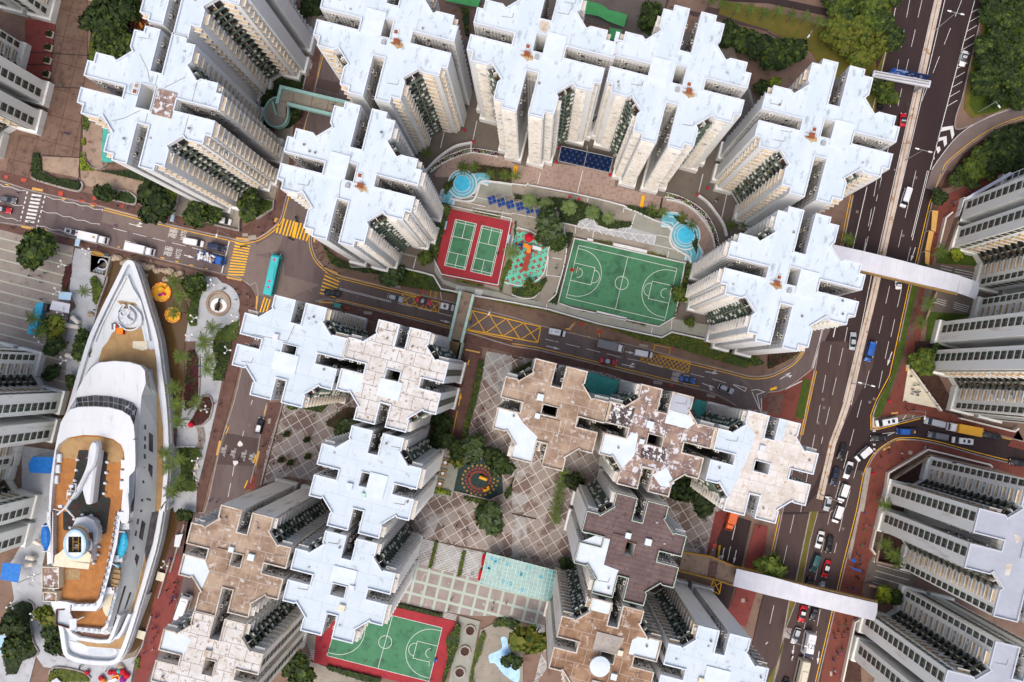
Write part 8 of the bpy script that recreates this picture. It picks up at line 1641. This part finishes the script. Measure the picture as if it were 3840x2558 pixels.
# curved white ventilator cowls
for i, (s0, s1, l_) in enumerate((('01 660,1345','01 705,1390','white elbow vent left of the bow, upper'), ('01 600,1420','01 705,1435','white elbow vent left of the bow, lower'), ('02 605,125','02 670,140','white elbow vent by the dark tree near the ship'), ('03 315,270','03 360,300','cream cowl vent beside the blue lifeboat'), ('03 240,420','03 295,435','cream cowl vent by the lower blue awning, upper'), ('03 220,495','03 280,490','cream cowl vent by the lower blue awning, lower'))):
 a, b = W1(s0, 2.2), W1(s1, 2.0); T = thing('ventilator', l_, 'ventilator', (b.x, b.y, 0), 0, 'white ventilator cowls'); mb = MB(); mb.bar((b.x,b.y,0),(b.x,b.y,1.7),.62,n=14); mb.bar((b.x,b.y,1.7), a, .62, 0, 14, .72); mb.blob((b.x,b.y,1.75), .64, 0, 12, 8); part(T, 'duct', mb, 'vent_cream'); mb = MB(); d = (a-b).normalized(); mb.bar(a-d*.05, a+d*.03, .60, 0, 14); part(T, 'mouth', mb, 'white_kerb')
# lamps
def lamp2(head, e0, e1, label, z=11):
 h = W1(head, z); T = thing('street_lamp', label, 'street lamp', (h.x, h.y, 0), 0, 'double arm highway lamps'); mb = MB(); mb.bar((h.x,h.y,0),(h.x,h.y,z),.13,0,8,.08); part(T, 'pole', mb, 'steel_grey'); mb = MB(); a, b = W1(e0, z), W1(e1, z); mb.bar(a, b, .06); part(T, 'arm', mb, 'steel_grey')
 for e in (a, b): mb = MB(); d = (e-h).normalized(); mb.bar(e-d*.5+Vector((0,0,.05)), e+d*.5+Vector((0,0,.05)), .24, 0, 8, .17); part(T, 'lamp_head', mb, 'lamp_white')
lamp2('30 1725,118', '30 1665,102', '30 1785,132', 'double armed lamp at the top of the highway median'); lamp2('30 1420,1382', '30 1370,1367', '30 1490,1396', 'double armed lamp on the median beside the road chevrons'); lamp2('32 905,395', '32 843,380', '32 965,411', 'double armed lamp where the median bends'); lamp2('32 602,1455', '32 540,1433', '32 665,1477', 'double armed lamp over the car queue'); lamp2('33 290,1222', '33 225,1205', '33 350,1238', 'double armed lamp above the silver hatchback')
for s0, s1, l_ in (('01 1990,600','01 2003,545','single lamp with a purple flag at the main street'), ('11 2140,1315','11 2158,1270','single lamp at the large yellow box marking'), ('32 1440,708','32 1450,650','single lamp at the white triangle'), ('30 372,335','30 405,285','single lamp on the bank behind the highway tower'), ('30 2125,980','30 2095,935','single lamp on the off ramp'), ('12 905,2', '12 906,0', '')):
 if not l_: continue
 a, b = W1(s0, 9), W1(s1, 9); T = thing('street_lamp', l_, 'street lamp', (b.x, b.y, 0), 0, 'single arm lamps'); mb = MB(); mb.bar((b.x,b.y,0),(b.x,b.y,9),.1,0,8); mb.bar((b.x,b.y,9), a, .05); part(T, 'pole', mb, 'steel_grey'); d = (a-b).normalized(); mb = MB(); mb.bar(a-d*.5, a+d*.4, .22, 0, 8); part(T, 'lamp_head', mb, 'lamp_white')
for s_, l_ in (('01 790,735','at the top of the pale path left of the bow'), ('01 565,860','on the striped plaza above the narrow bed'), ('01 515,1110','beside the small glazed box'), ('01 560,1300','beside the white pavilion ring'), ('01 1940,1035','at the top right of the shrub bed'), ('01 1775,1355','between the small float and the cannon plaza'), ('01 2150,1350','at the lawn lobe below the cannon plaza'), ('01 1740,1525','on the pond edge rocks'), ('02 2085,80','on the lawn beside the white tower roof'), ('02 1880,625','in the bean shaped bed'), ('02 1800,1100','in the wavy green bed'), ('03 1510,490','on the quay beside the lilac board'), ('03 95,870','beside the large bottom left bed'), ('03 300,600','on the pale paving left of the stern'), ('03 305,962','between the stern trees and the path'), ('02 575,175','beside the elbow vent'), ('01 350,1540','under the palm by the blue tarpaulin')):
 p = W1(s_, 4); T = thing('globe_lamp', 'white globe lamp cluster ' + l_, 'lamp', (p.x, p.y, 0), random.uniform(0, 3), 'globe lamp clusters'); mb = MB(); mb.bar((0,0,0),(0,0,4),.09);
 for i in range(3): mb.bar((0,0,3.7), (1.0*math.cos(i*2.1), 1.0*math.sin(i*2.1), 3.9), .06)
 link('post', mb.mesh('post', ['steel_white']), T)
 for i in range(3): mb = MB(); mb.blob((1.0*math.cos(i*2.1), 1.0*math.sin(i*2.1), 4.1), .3, 0, 12, 8); link('globe', mb.mesh('globe', ['lamp_white'], True), T)
# overhead sign
T = big('overhead_sign', 'blue overhead direction sign on a white beam across the highway', 'road sign', '30 1250,740', 6)
mb = MB(); mb.prism([(p.x,p.y) for p in W('30 975,645 1500,742 1487,803 960,700', 6.6)], 5.9, 6.6); part(T, 'beam', mb, 'canopy_white'); mb = MB()
for s_ in ('30 990,690 1485,775', '30 985,660 1490,752'): wwall(mb, s_, .1, 6.6, 7.1)
part(T, 'handrail', mb, 'steel_grey')
def vpanel(b0, b1, zb, zt, th=.12):
 a, b = W1(b0, zb), W1(b1, zb); d = (b-a).normalized(); n_ = Vector((-d.y, d.x, 0))*th; mb = MB(); mb.prism([tuple(v[:2]) for v in (a, b, b+n_, a+n_)], zb, zt); return mb, a, b, n_
for b0, b1, m, hh in (('30 1107,668', '30 1245,696', 'sign_blue', 3.1), ('30 1250,696', '30 1452,738', 'sign_navy', 3.1)):
 mb, a, b, n_ = vpanel(b0, b1, 6.4, 9.5); part(T, 'panel', mb, m); mb = MB(); k = -n_*.5
 for i in range(7): u = random.uniform(.06, .8); zz = 6.8 + (i % 3)*.75; p = a.lerp(b, u)+k; r_ = a.lerp(b, u+.12)+k; mb.add([(p.x,p.y,zz),(r_.x,r_.y,zz),(r_.x,r_.y,zz+.3),(p.x,p.y,zz+.3)], [(0,1,2,3)])
 if m == 'sign_blue': p = a.lerp(b, .2)+k; r_ = b+k; mb.add([(p.x,p.y,8.8),(r_.x,r_.y,8.8),(r_.x,r_.y,9.4),(p.x,p.y,9.4)], [(0,1,2,3)])
 part(T, 'legend', mb, 'parapet_grey')
for s_ in ('30 1440,780', '30 985,680'): p = W1(s_, 6); mb = MB(); mb.bar((p.x,p.y,0),(p.x,p.y,6),.35,n=10); part(T, 'post', mb, 'steel_grey')
# walls, parapets, steps of the setting
mb = MB()
for s_, wd, z0, z1, n in (('11 1290,880 1550,940 1630,965 1700,1085 1870,1118', .35, PZ-.3, PZ+.9, 1), ('11 2005,1148 2352,1208 | 21 330,1272 800,1407 1380,1532 1470,1482 1830,1562', .35, PZ-.3, PZ+.9, 1), ('10 1560,1568 1650,1470 1750,1390 1850,1335 1985,1308', .6, PZ, PZ+1, 4), ('10 1975,1308 1975,1375', .3, PZ, PZ+.8, 1), ('21 1715,225 1800,290 1880,390 1950,500 1975,600', .6, PZ, PZ+1, 4), ('21 1420,265 1550,290 1680,370 1770,470 1840,590 1865,700', .4, PZ, PZ+.8, 4),
  ('21 425,1212 575,620 1600,850', .25, PZ, PZ+.8, 1), ('21 430,1216 560,1262 1350,1432 1480,1355 1500,1345 1590,850', .25, PZ, PZ+.8, 1), ('21 480,560 500,640 500,740 470,900 420,1075 400,1140 330,1205', .3, PZ, PZ+.7, 3), ('21 335,780 315,960 265,1090 200,1165 100,1172 0,1140', .25, PZ, PZ+.6, 3), ('21 0,118 130,135 150,112', .3, PZ, PZ+.8, 1), ('21 150,130 600,215 1030,320 1045,345 1130,370 1300,450 1440,500 1480,540', .3, PZ, PZ+.8, 2),
  ('21 610,505 620,460 680,432 750,450 770,500 860,530 920,542 970,510 1090,530 1110,470', .3, PZ, PZ+.7, 1), ('11 1790,255 1900,280 2000,270 2040,180 2060,110 2120,95 2352,125', .5, PZ, PZ+.9, 2), ('21 1480,525 1450,620 1480,700 1560,750 1625,790 1645,850', .5, PZ, PZ+.9, 3), ('11 1800,260 2110,330', .15, PZ, PZ+.5, 1), ('21 430,470 600,510', .25, PZ, PZ+.7, 1)):
 wwall(mb, s_, wd, z0, z1, n)
struct('white_walls', mb, 'white_kerb')
mb = MB()
for s_, wd, z1, n in (('01 285,60 340,90 600,165 710,188 745,165 755,130 740,100', .5, .9, 3), ('01 880,165 1100,180 1200,205 1250,255 1240,300 1200,308 1020,265', .45, .8, 3), ('01 1640,215 1615,330 1585,375 1540,388', .5, .9, 3), ('11 0,242 160,280 152,350 0,445', .45, 1.2, 1), ('10 450,130 590,150 600,140', .3, 1, 1), ('10 430,820 465,665 490,685', .4, 1.2, 1), ('01 375,1 460,60', .3, .9, 1), ('00 865,380 875,450 900,510', .3, .8, 2), ('00 840,1095 800,1150 790,1200 770,1200', .3, .8, 3), ('00 770,1400 790,1490 860,1545 940,1535 985,1500', .3, .8, 3), ('01 1700,390 1935,470 1960,495 2190,550 2195,440', .4, 1.5, 1),
  ('12 245,560 40,1320', .35, 1.0, 1), ('12 330,640 400,618 600,662 690,570', .35, .8, 1), ('02 1830,130 1825,500 1770,600 1720,680', .3, .8, 3), ('02 1850,505 1920,505 1952,575 1925,700 1870,760 1790,785', .35, .8, 3), ('02 1850,1060 1785,1140 1765,1210 1815,1335', .35, .8, 3), ('03 250,815 300,850 310,900 275,1000 305,1200 350,1295 300,1350', .35, .8, 3), ('03 445,1500 470,1450 560,1435 760,1478 830,1535', .35, .8, 3), ('03 1560,440 1450,800', .4, 1.0, 1), ('03 1385,960 1300,1250 1210,1400', .4, 1.0, 1), ('03 1690,120 1560,560', .4, 1.0, 1),
  ('01 1000,790 980,1010 890,1250', .4, 1.0, 1), ('11 2110,1020 2080,1095', .2, .8, 1), ('13 1430,120 1480,230', .3, .8, 1)):
 wwall(mb, s_, wd, 0, z1, n)
struct('garden_walls', mb, 'kerb_stone')
mb = MB()
for s_ in ('32 1770,708 2270,830 2310,800', '32 1060,1568 1112,1212 1475,996 2045,1135 2065,1158', '33 1035,0 955,345 1000,410 975,470', '33 862,990 805,1020 690,1568', '31 1700,380 1640,430 1575,700', '32 1290,215 1440,420 1600,640'): wwall(mb, s_, .4, 0, 1.8)
struct('boundary_walls', mb, 'vent_cream')
mb = MB()
for s_ in ('32 1160,1270 1500,1048 1560,1060', '33 340,0'[:0] or '32 1550,1062 2060,1180', '33 1090,10 1000,465 1340,545', '33 930,680 1100,720 1280,780', '31 1815,275 1660,740', '31 1560,1100 1450,1380'): wwall(mb, s_, .5, 0, 2.6)
struct('podium_edge', mb, 'tan_concrete')
st = MB()
def steps(c, n, z=ZP+.12, h=0):
 c = W(c, z)
 for i in range(n): st.ribbon([bilin(c, 0, i/(n-1)), bilin(c, 1, i/(n-1))], .14, z + .02 + h*i)
steps('13 1500,250 1650,285 1600,500 1450,470', 16); steps('13 1680,300 1900,350 1850,570 1640,520', 16); steps('13 1935,365 2090,400 2040,610 1890,580', 16); steps('11 1840,1060 1920,1080 1905,1140 1825,1120', 7, PZ+.3); steps('11 2015,1090 2085,1105 2070,1145 2005,1130', 7, PZ+.3); steps('31 1590,870 1700,895 1690,920 1585,895', 2); steps('31 1720,905 1920,945 1910,990 1710,950', 3); steps('31 1520,1170 1640,1200 1630,1240 1510,1205', 3); steps('31 1710,1210 1850,1250 1830,1300 1700,1265', 4); steps('33 1000,490 1310,575 1270,740 960,650', 4); steps('13 500,1270 545,1280 530,1360 490,1350', 5); steps('13 1725,930 1845,955 1835,1000 1720,975', 5); steps('23 1575,330 1725,355 1725,400 1580,370', 5)
for s_, z in (('21 262,20 235,125', PZ), ('21 650,0 600,205', PZ), ('21 700,250 690,290', PZ), ('21 1035,320 1020,385', PZ), ('21 1135,395 1110,470', PZ), ('21 0,390 410,470', PZ), ('21 485,500 480,560', PZ), ('21 585,520 580,575', PZ), ('21 750,560 740,620', PZ), ('21 600,515 1320,600 1300,680', PZ), ('21 1330,590 1460,615', PZ), ('21 1310,680 1640,760', PZ), ('21 1440,740 1430,800', PZ), ('21 370,800 460,815', PZ), ('21 320,960 440,975', PZ), ('21 320,1230 310,1280', PZ), ('21 1470,1370 1460,1460', PZ), ('21 1290,1440 1280,1500', PZ), ('10 1735,1185 1695,1360', PZ), ('10 2030,1110 1990,1300', PZ), ('21 1755,30 1715,200', PZ), ('21 1975,210 1925,440', PZ), ('11 1470,800 1445,895', PZ), ('20 830,1425 690,1400 690,1340', PZ+.2), ('11 1800,200 2300,300', PZ), ('11 1985,340 2352,400', PZ), ('11 2270,370 2255,440', PZ)): wline(st, s_, z+.42 if z > PZ else z+.30, .2)
for i in range(6):
 x = 640 + i*112; y = 470 + i*24
 for s_ in ('21 %g,%g %g,%g' % (x, y, x+75, y+90), '21 %g,%g %g,%g' % (x+80, y+5, x-5, y+70)): wline(st, s_, PZ+.32, .22)
for s_ in ('21 930,675 1240,745', '21 775,1300 1050,1365', '21 690,632 745,645'): wline(st, s_, PZ+.8, .9)
struct('paving_lines', st, 'white_kerb')
mb = MB(); mb2 = poly_mb('20 18,1520 58,1525 | 21 42,30 28,78 6,70', PZ+.35, .1); mb2 = poly_mb('21 1193,223 1222,230 1205,338 1172,331', PZ+.35, .1, 0, mb2); struct('speed_ramps', mb2, 'paint_yellow')
mb2 = poly_mb('21 1375,250 1388,250 1362,385 1348,383', PZ+.33, .1); mb2 = poly_mb('22 0,140 95,160 92,170 0,150', .5, .2, 0, mb2); mb2 = poly_mb('23 0,15 225,68 222,76 0,24', .5, .2, 0, mb2); struct('drains', mb2, 'iron_dark')
for s_ in ('00 482,0 | 00 540,-60 480,480', '00 490,490 815,512', '00 225,475 475,490', '00 225,590 465,600', '00 500,230 455,800 790,812', '00 840,270 790,800', '00 395,1425 730,1450', '00 760,820 730,1568'): pass
mb = MB()
for s_ in ('00 510,230 480,490 455,800', '00 225,475 480,490 815,512', '00 230,590 465,600', '00 455,797 790,812', '00 840,275 815,512 800,560', '00 390,1425 730,1450', '00 765,1060 730,1568', '01 735,0 718,90'): wline(mb, s_, ZP+.10, .22)
struct('paving_joints', mb, 'iron_dark')
# round play area with a curb, upper left
p = W1('00 1270,190', .3); mb = MB(); mb.lathe([(3.9,.1),(3.9,.6),(3.4,.6)], (p.x,p.y,0), 30, 0); mb.lathe([(3.4,.1),(3.4,.35),(.01,.35)], (p.x,p.y,0), 30, 1)
T = thing('round_play_area', 'round play area with brown and orange tiles under the dark trees', 'playground floor', (p.x, p.y, 0)); part(T, 'floor', mb, ['kerb_stone', 'soil']); mb = MB()
for i in range(-6, 7):
 for j in range(-6, 7):
  if (i+j) % 2 == 0 and i*i+j*j < 34: mb.box(p.x+i*.5-.25, p.x+i*.5+.25, p.y+j*.5-.25, p.y+j*.5+.25, .3, .37, 0 if (i*j) % 3 else 1)
part(T, 'floor_squares', mb, ['gold', 'play_red']); mb = MB(); mb.bar(W1('00 1270,185', 1.5), W1('00 1305,250', .6), .4); part(T, 'slide', mb, 'fest_orange'); mb = MB(); mb.blob(tuple(W1('00 1260,135', 1.4)), 1.0, 0, 8, 5, 1, 1, .6); part(T, 'play_roof', mb, 'canopy_green')
# loose things
def tarp():
 T = big('truck', 'truck covered by a bright blue tarpaulin on the striped plaza', 'truck', '01 330,1360', 2); part(T, 'tarpaulin', poly_mb('01 345,1212 400,1215 385,1290 350,1380 322,1510 245,1500 290,1360 300,1290', 2.2, 1.6), 'boat_cyan'); part(T, 'cab', poly_mb('01 400,1215 438,1222 425,1290 385,1292', 2.0, 1.6), 'paint_black')
tarp()
rg = random.Random(9)
for i in range(22):
 t = i/21; x, y = 1030+t*660, 810+t*160+rg.uniform(-22, 22); p = W1('01 %g,%g' % (x, y), .5); mb = MB(); mb.blob((0,0,.4), rg.uniform(.7,1.25), 0, 7, 5, 1, .85, .7, i, .22); o = item('boulder', mb, 'rock', 'tan boulder in the row between the street and the pond', 'rock', 'boulders along the pond'); o.location = (p.x, p.y, .2)
for s_, l_ in (('01 1327,968', 'larger single boulder standing in the pond'), ('01 1523,1000', 'smaller single boulder standing in the pond'), ('01 835,1322', 'single brown rock on the pale path'), ('03 1110,1420', 'big tan rock under the stern')): p = W1(s_, .5); mb = MB(); mb.blob((0,0,.4), .95, 0, 8, 5, 1.1, .85, .7, 5, .2); o = item('boulder', mb, 'rock', l_, 'rock'); o.location = (p.x, p.y, .2)
for s_, l_ in (('21 900,38','at the corner of the navy canopy, lower right'), ('21 1705,222','at the top of the right ramp'), ('21 1800,158','under the tower by the right ramp'), ('21 528,241','beside the fan palm bed, left'), ('21 615,261','beside the fan palm bed, right'), ('10 1910,1195','at the foot of the tower by the left ramp'), ('10 1997,1300','at the end of the left ramp wall'), ('20 437,1358','at the navy canopy, upper left corner'), ('20 406,1490','at the navy canopy, lower left corner'), ('32 1120,547','on the red pavement above the white triangle'), ('32 968,1215','on the red pavement at the road curve'), ('11 118,183','on the ledge by the corner bed')):
 p = W1(s_, PZ+2 if s_[0] in '21' and s_[1] != '2' and s_[:2] != '11' else 2); T = thing('red_lantern', 'red ball lantern ' + l_, 'lantern', (p.x, p.y, p.z-2), 0, 'red ball lanterns'); mb = MB(); mb.bar((0,0,0),(0,0,1.7),.06); link('post', mb.mesh('post', ['iron_dark']), T); mb = MB(); mb.blob((0,0,1.95), .42, 0, 12, 8); link('globe', mb.mesh('globe', ['fest_red'], True), T)
for s_, l_ in (('13 2110,395 2085,395 2070,490 2085,500', 'red flower bed strip beside the glass roof, upper'), ('13 2075,540 2055,535 2038,630 2055,635', 'red flower bed strip beside the glass roof, lower')):
 mb = MB(); pp_ = W(s_, .8); mb.prism([(p.x,p.y) for p in pp_], .2, .6, 1)
 for _ in range(160): p = bilin(pp_, rg.random(), rg.random()); u = Vector((rg.uniform(-.2,.2), rg.uniform(-.2,.2), .05)); v = Vector((-u.y, u.x, .04)); c_ = Vector((p.x, p.y, .75)); mb.add([c_-u, c_-v, c_+u, c_+v], [(0,1,2,3)])
 item('flower_bed', mb, ['fest_red', 'leaf_dark'], l_, 'flower bed')
for s_, m, l_ in (('22 275,495 302,498 298,545 262,540', 0, ''),): pass
for s_, l_ in (('33 760,445 790,430 810,455 790,475', 'blue street stall umbrella on the red pavement'), ('33 770,515 860,540 850,552 775,530', 'long blue awning strip on the red pavement')): awning('stall_roof', l_, s_, 2.6, 'sign_blue')
for s_, l_ in (('31 1510,365 1565,370 1540,560 1500,545', 'upper peach shop canopy on the roadside pavement'), ('31 1480,550 1525,560 1490,740 1445,730', 'middle peach shop canopy on the roadside pavement'), ('31 1445,740 1490,745 1480,870 1445,850', 'lower peach shop canopy on the roadside pavement')): awning('shop_canopy', l_, s_, 3, 'tactile_yellow')
for s_, l_ in (('02 1800,1160','upper'), ('02 1772,1217','middle'), ('02 1781,1280','lower')):
 p = W1(s_, .8); mb = MB(); mb.box(-.75,.75,-.55,.55,0,.5); o = item('stone_bench', mb, 'cream', 'pale block seat beside the wavy green bed, %s of three' % l_, 'seat', 'three pale block seats'); o.location = (p.x, p.y, .3); o.rotation_euler.z = {'upper': .4, 'middle': 0, 'lower': -.5}[l_]
T = big('entrance_stair', 'sunken stair with curved rail left of the ship bow', 'stair', '01 910,880', 1); mb = MB()
for s_ in ('01 830,765 1010,800 968,970 822,935 830,765',): wwall(mb, s_, .4, 0, 1.6)
part(T, 'walls', mb, 'concrete'); part(T, 'floor', poly_mb('01 840,780 1000,805 960,960 832,930', .5, .1), 'podium_dark'); mb = MB(); wwall(mb, '01 900,850 920,815 960,820 985,860 970,900 930,905 890,890', .25, .5, 1.8, 3)
for i in range(8): wwall(mb, '01 %g,%g %g,%g' % (850+i*14, 880+i*4, 842+i*14, 925+i*4), .15, .5, .9)
part(T, 'rails', mb, 'ship_grey'); mb = MB(); p = W1('01 895,765', 3); mb.lathe([(1.9,2.8),(1.9,3.1),(1.5,3.1)], (p.x,p.y,0), 24, 0, 1.0, .32, -.2); part(T, 'oval_sign', mb, 'gold')
# ------------------------------------------------------------- people
def m_person(shirt, pants, pose=0):
 """standing figure as one skinned body; from the air head, shoulders, arms and stride show"""
 def f():
  V = [(0,0,.95),(0,0,1.2),(0,0,1.42),(0,0,1.52),(0,0,1.66)]; R = [.14,.13,.15,.06,.105]; E = [(0,1),(1,2),(2,3),(3,4)]; s = .16 if pose else .03
  for sg in (-1, 1):
   k = len(V); V += [(0,sg*.10,.9),(sg*s,sg*.11,.48),(sg*s*2.1 - .03,sg*.11,.07),(sg*s*2.1+.12,sg*.12,.04)]; R += [.095,.065,.045,.04]; E += [(0,k),(k,k+1),(k+1,k+2),(k+2,k+3)]
   k = len(V); V += [(0,sg*.20,1.40),(-sg*s*.8,sg*.27,1.12),(-sg*s*1.6+.06,sg*.25,.86),(-sg*s*1.8+.10,sg*.24,.78)]; R += [.06,.045,.035,.03]; E += [(2,k),(k,k+1),(k+1,k+2),(k+2,k+3)]
  me = bpy.data.meshes.new('b'); me.from_pydata(V, E, []); o = bpy.data.objects.new('b', me); COL.objects.link(o)
  md = o.modifiers.new('s', 'SKIN'); md.use_smooth_shade = True
  for i, r in enumerate(R): me.skin_vertices[0].data[i].radius = (r, r*(1.35 if i < 3 else 1)); me.skin_vertices[0].data[i].use_root = (i == 0)
  o.modifiers.new('u', 'SUBSURF').levels = 1
  dg = bpy.context.evaluated_depsgraph_get(); dg.update(); r_ = bpy.data.meshes.new_from_object(o.evaluated_get(dg)); bpy.data.objects.remove(o); r_.name = 'person'; r_.materials.clear()
  for m in ('skin', shirt, pants, 'hair', 'tyre'): r_.materials.append(MT[m])
  for pl in r_.polygons:
   c = pl.center; pl.material_index = 3 if (c.z > 1.60 and (c.z > 1.68 or c.x < .03)) else (0 if c.z > 1.5 or (abs(c.y) > .2 and c.z < .95 and c.z > .7) else (1 if c.z > .93 else (2 if c.z > .09 else 4)))
  return r_
 return cached(('person', shirt, pants, pose), f)
SH_ = ['cloth_black', 'cloth_white', 'cloth_grey', 'cloth_blue', 'cloth_red', 'cloth_pink', 'cloth_black', 'cloth_green', 'cloth_purple']
def people(s, where, z=ZP+.12, ph='walking'):
 rg = random.Random(len(s)); gr = {}
 for x, y in q(s):
  p = P(x, y, z+1.2); sh = rg.choice(SH_); k = rg.randrange(2); me = m_person(sh, rg.choice(['cloth_black', 'cloth_blue', 'cloth_grey'])if False else 'cloth_black' if k else 'cloth_blue', 1 if ph == 'walking' else 0)
  cn = sh.split('_')[1]; o = link('person', me, None, (p.x, p.y, z), rg.uniform(0, 6.28), 1.08)
  tag(o, 'person in %s top and %s trousers %s' % (cn, 'black' if k else 'blue', where), 'person', 'people %s, %s, %s' % (where, cn, k))
people('33 893,18 900,128 948,140 885,175 865,310 900,308 820,390 850,412 850,450 858,495 815,530 870,565 885,578 822,600 835,622 745,708 780,720 800,715 725,1012 715,1050 660,1045 735,1085 715,1120 652,1102 690,1160 622,1165 612,1130 690,1270 640,1300 655,1325 690,1295 605,1370 612,1380 620,1470 615,1495', 'on the red pavement beside the lower highway')
people('32 1355,405 1385,400 1320,320 1400,350 1435,405 1465,465 1335,440 1350,465 1330,485 1375,475 1380,495 1395,465 1500,500 1540,560 1555,590 1280,610 1290,632 1345,630 1270,553 1320,250 1330,240', 'at the tiled corner plaza beyond the highway', ph='standing')
people('32 1108,995 1125,1035 1048,1062 1155,945 1235,1030 1025,1420 1235,1080 1445,970 1490,975', 'on the red corner below the side street'); people('03 1600,655 1625,660 1610,700 1595,740 1612,770 1583,788 1572,825 1555,850 1608,800 1415,978 1435,975 1400,1078 1430,1075 1410,1165 1440,1120 1385,1215 1400,1268 1320,1305 1530,725 1365,935 1570,445', 'on the deep red pavement beside the ship')
people('11 60,568 100,440 140,450 118,395 155,485 20,520 550,680 545,715 562,765 605,750 600,800 630,880 665,850 760,945 800,935 715,910 590,820', 'at the crossing corners', ph='standing'); people('01 1285,825 1385,828 1210,778 885,695 825,710 520,630 435,570 160,200 235,490 265,470 310,245 1080,320 1160,335 1265,375 1470,880 1055,500 1695,490 1520,430 95,520 700,570', 'on the main street pavements'); people('01 2040,1095 2060,1080 2160,1090 2190,1140 2160,1185 2262,1130 2310,1250 2280,1160 2255,1235 2150,1480 2070,1450', 'near the round cannon plaza', ph='standing')
people('01 405,940 350,965 265,965 355,1025 370,1180 865,1278 205,815', 'on the striped plaza'); people('02 1825,230 1830,325 1965,570 2015,578 1960,833 1835,915 1615,875 2095,1030 2185,1080 1925,1465 1990,1475 2200,1110 1840,1000', 'along the winding pale path'); people('12 300,705 405,660 530,690 745,625 225,855 165,910 190,920 60,965 160,1125 25,1165 220,1195 290,1140 305,1160 750,885 265,660', 'on the grid plaza below the white towers', ph='standing')
people('12 2085,620 2095,718 2030,732 1980,720 1950,1395 1960,1480 1950,1260 1895,410', 'on the light grid square'); people('13 1710,150 1845,135 1935,170 1985,585 2300,850 2170,905 2185,840 1795,810 1770,908', 'on the big grid square and terrace'); people('23 1790,80 1775,95 1715,255 1710,290 330,385 50,432 120,462 1540,440 2280,145 2165,820', 'around the dark roofed tower')
people('13 620,1260 655,1285 585,1185 2000,1568 1608,1275 1600,1560', 'on the lower basketball court', .35); people('10 705,960 705,990', 'on the mint green footbridge', 6.05); people('21 415,880 405,895 30,905 220,980 690,1440 1470,1060 1890,260 1875,285', 'in the raised courtyard', PZ+.3); people('11 2222,755 2105,885 1090,990 1730,570', 'near the badminton courts', PZ+.2); people('00 560,780 555,1215 600,1220 620,1225 825,1305 795,565 1100,180', 'on the brown paved lane'); people('02 825,1018 802,1068 800,1490 1235,900', 'on the ship sun deck', 14.7, 'standing'); people('03 805,1238 960,1310 735,1420 730,1440 975,1465 1040,1268', 'near the ship stern'); people('31 1700,290 1715,320 1850,190 1950,135 1800,620 1780,640 1565,590 1545,470 1550,500 1530,520 1940,915 1850,1305', 'on the pavement above the covered footbridge')
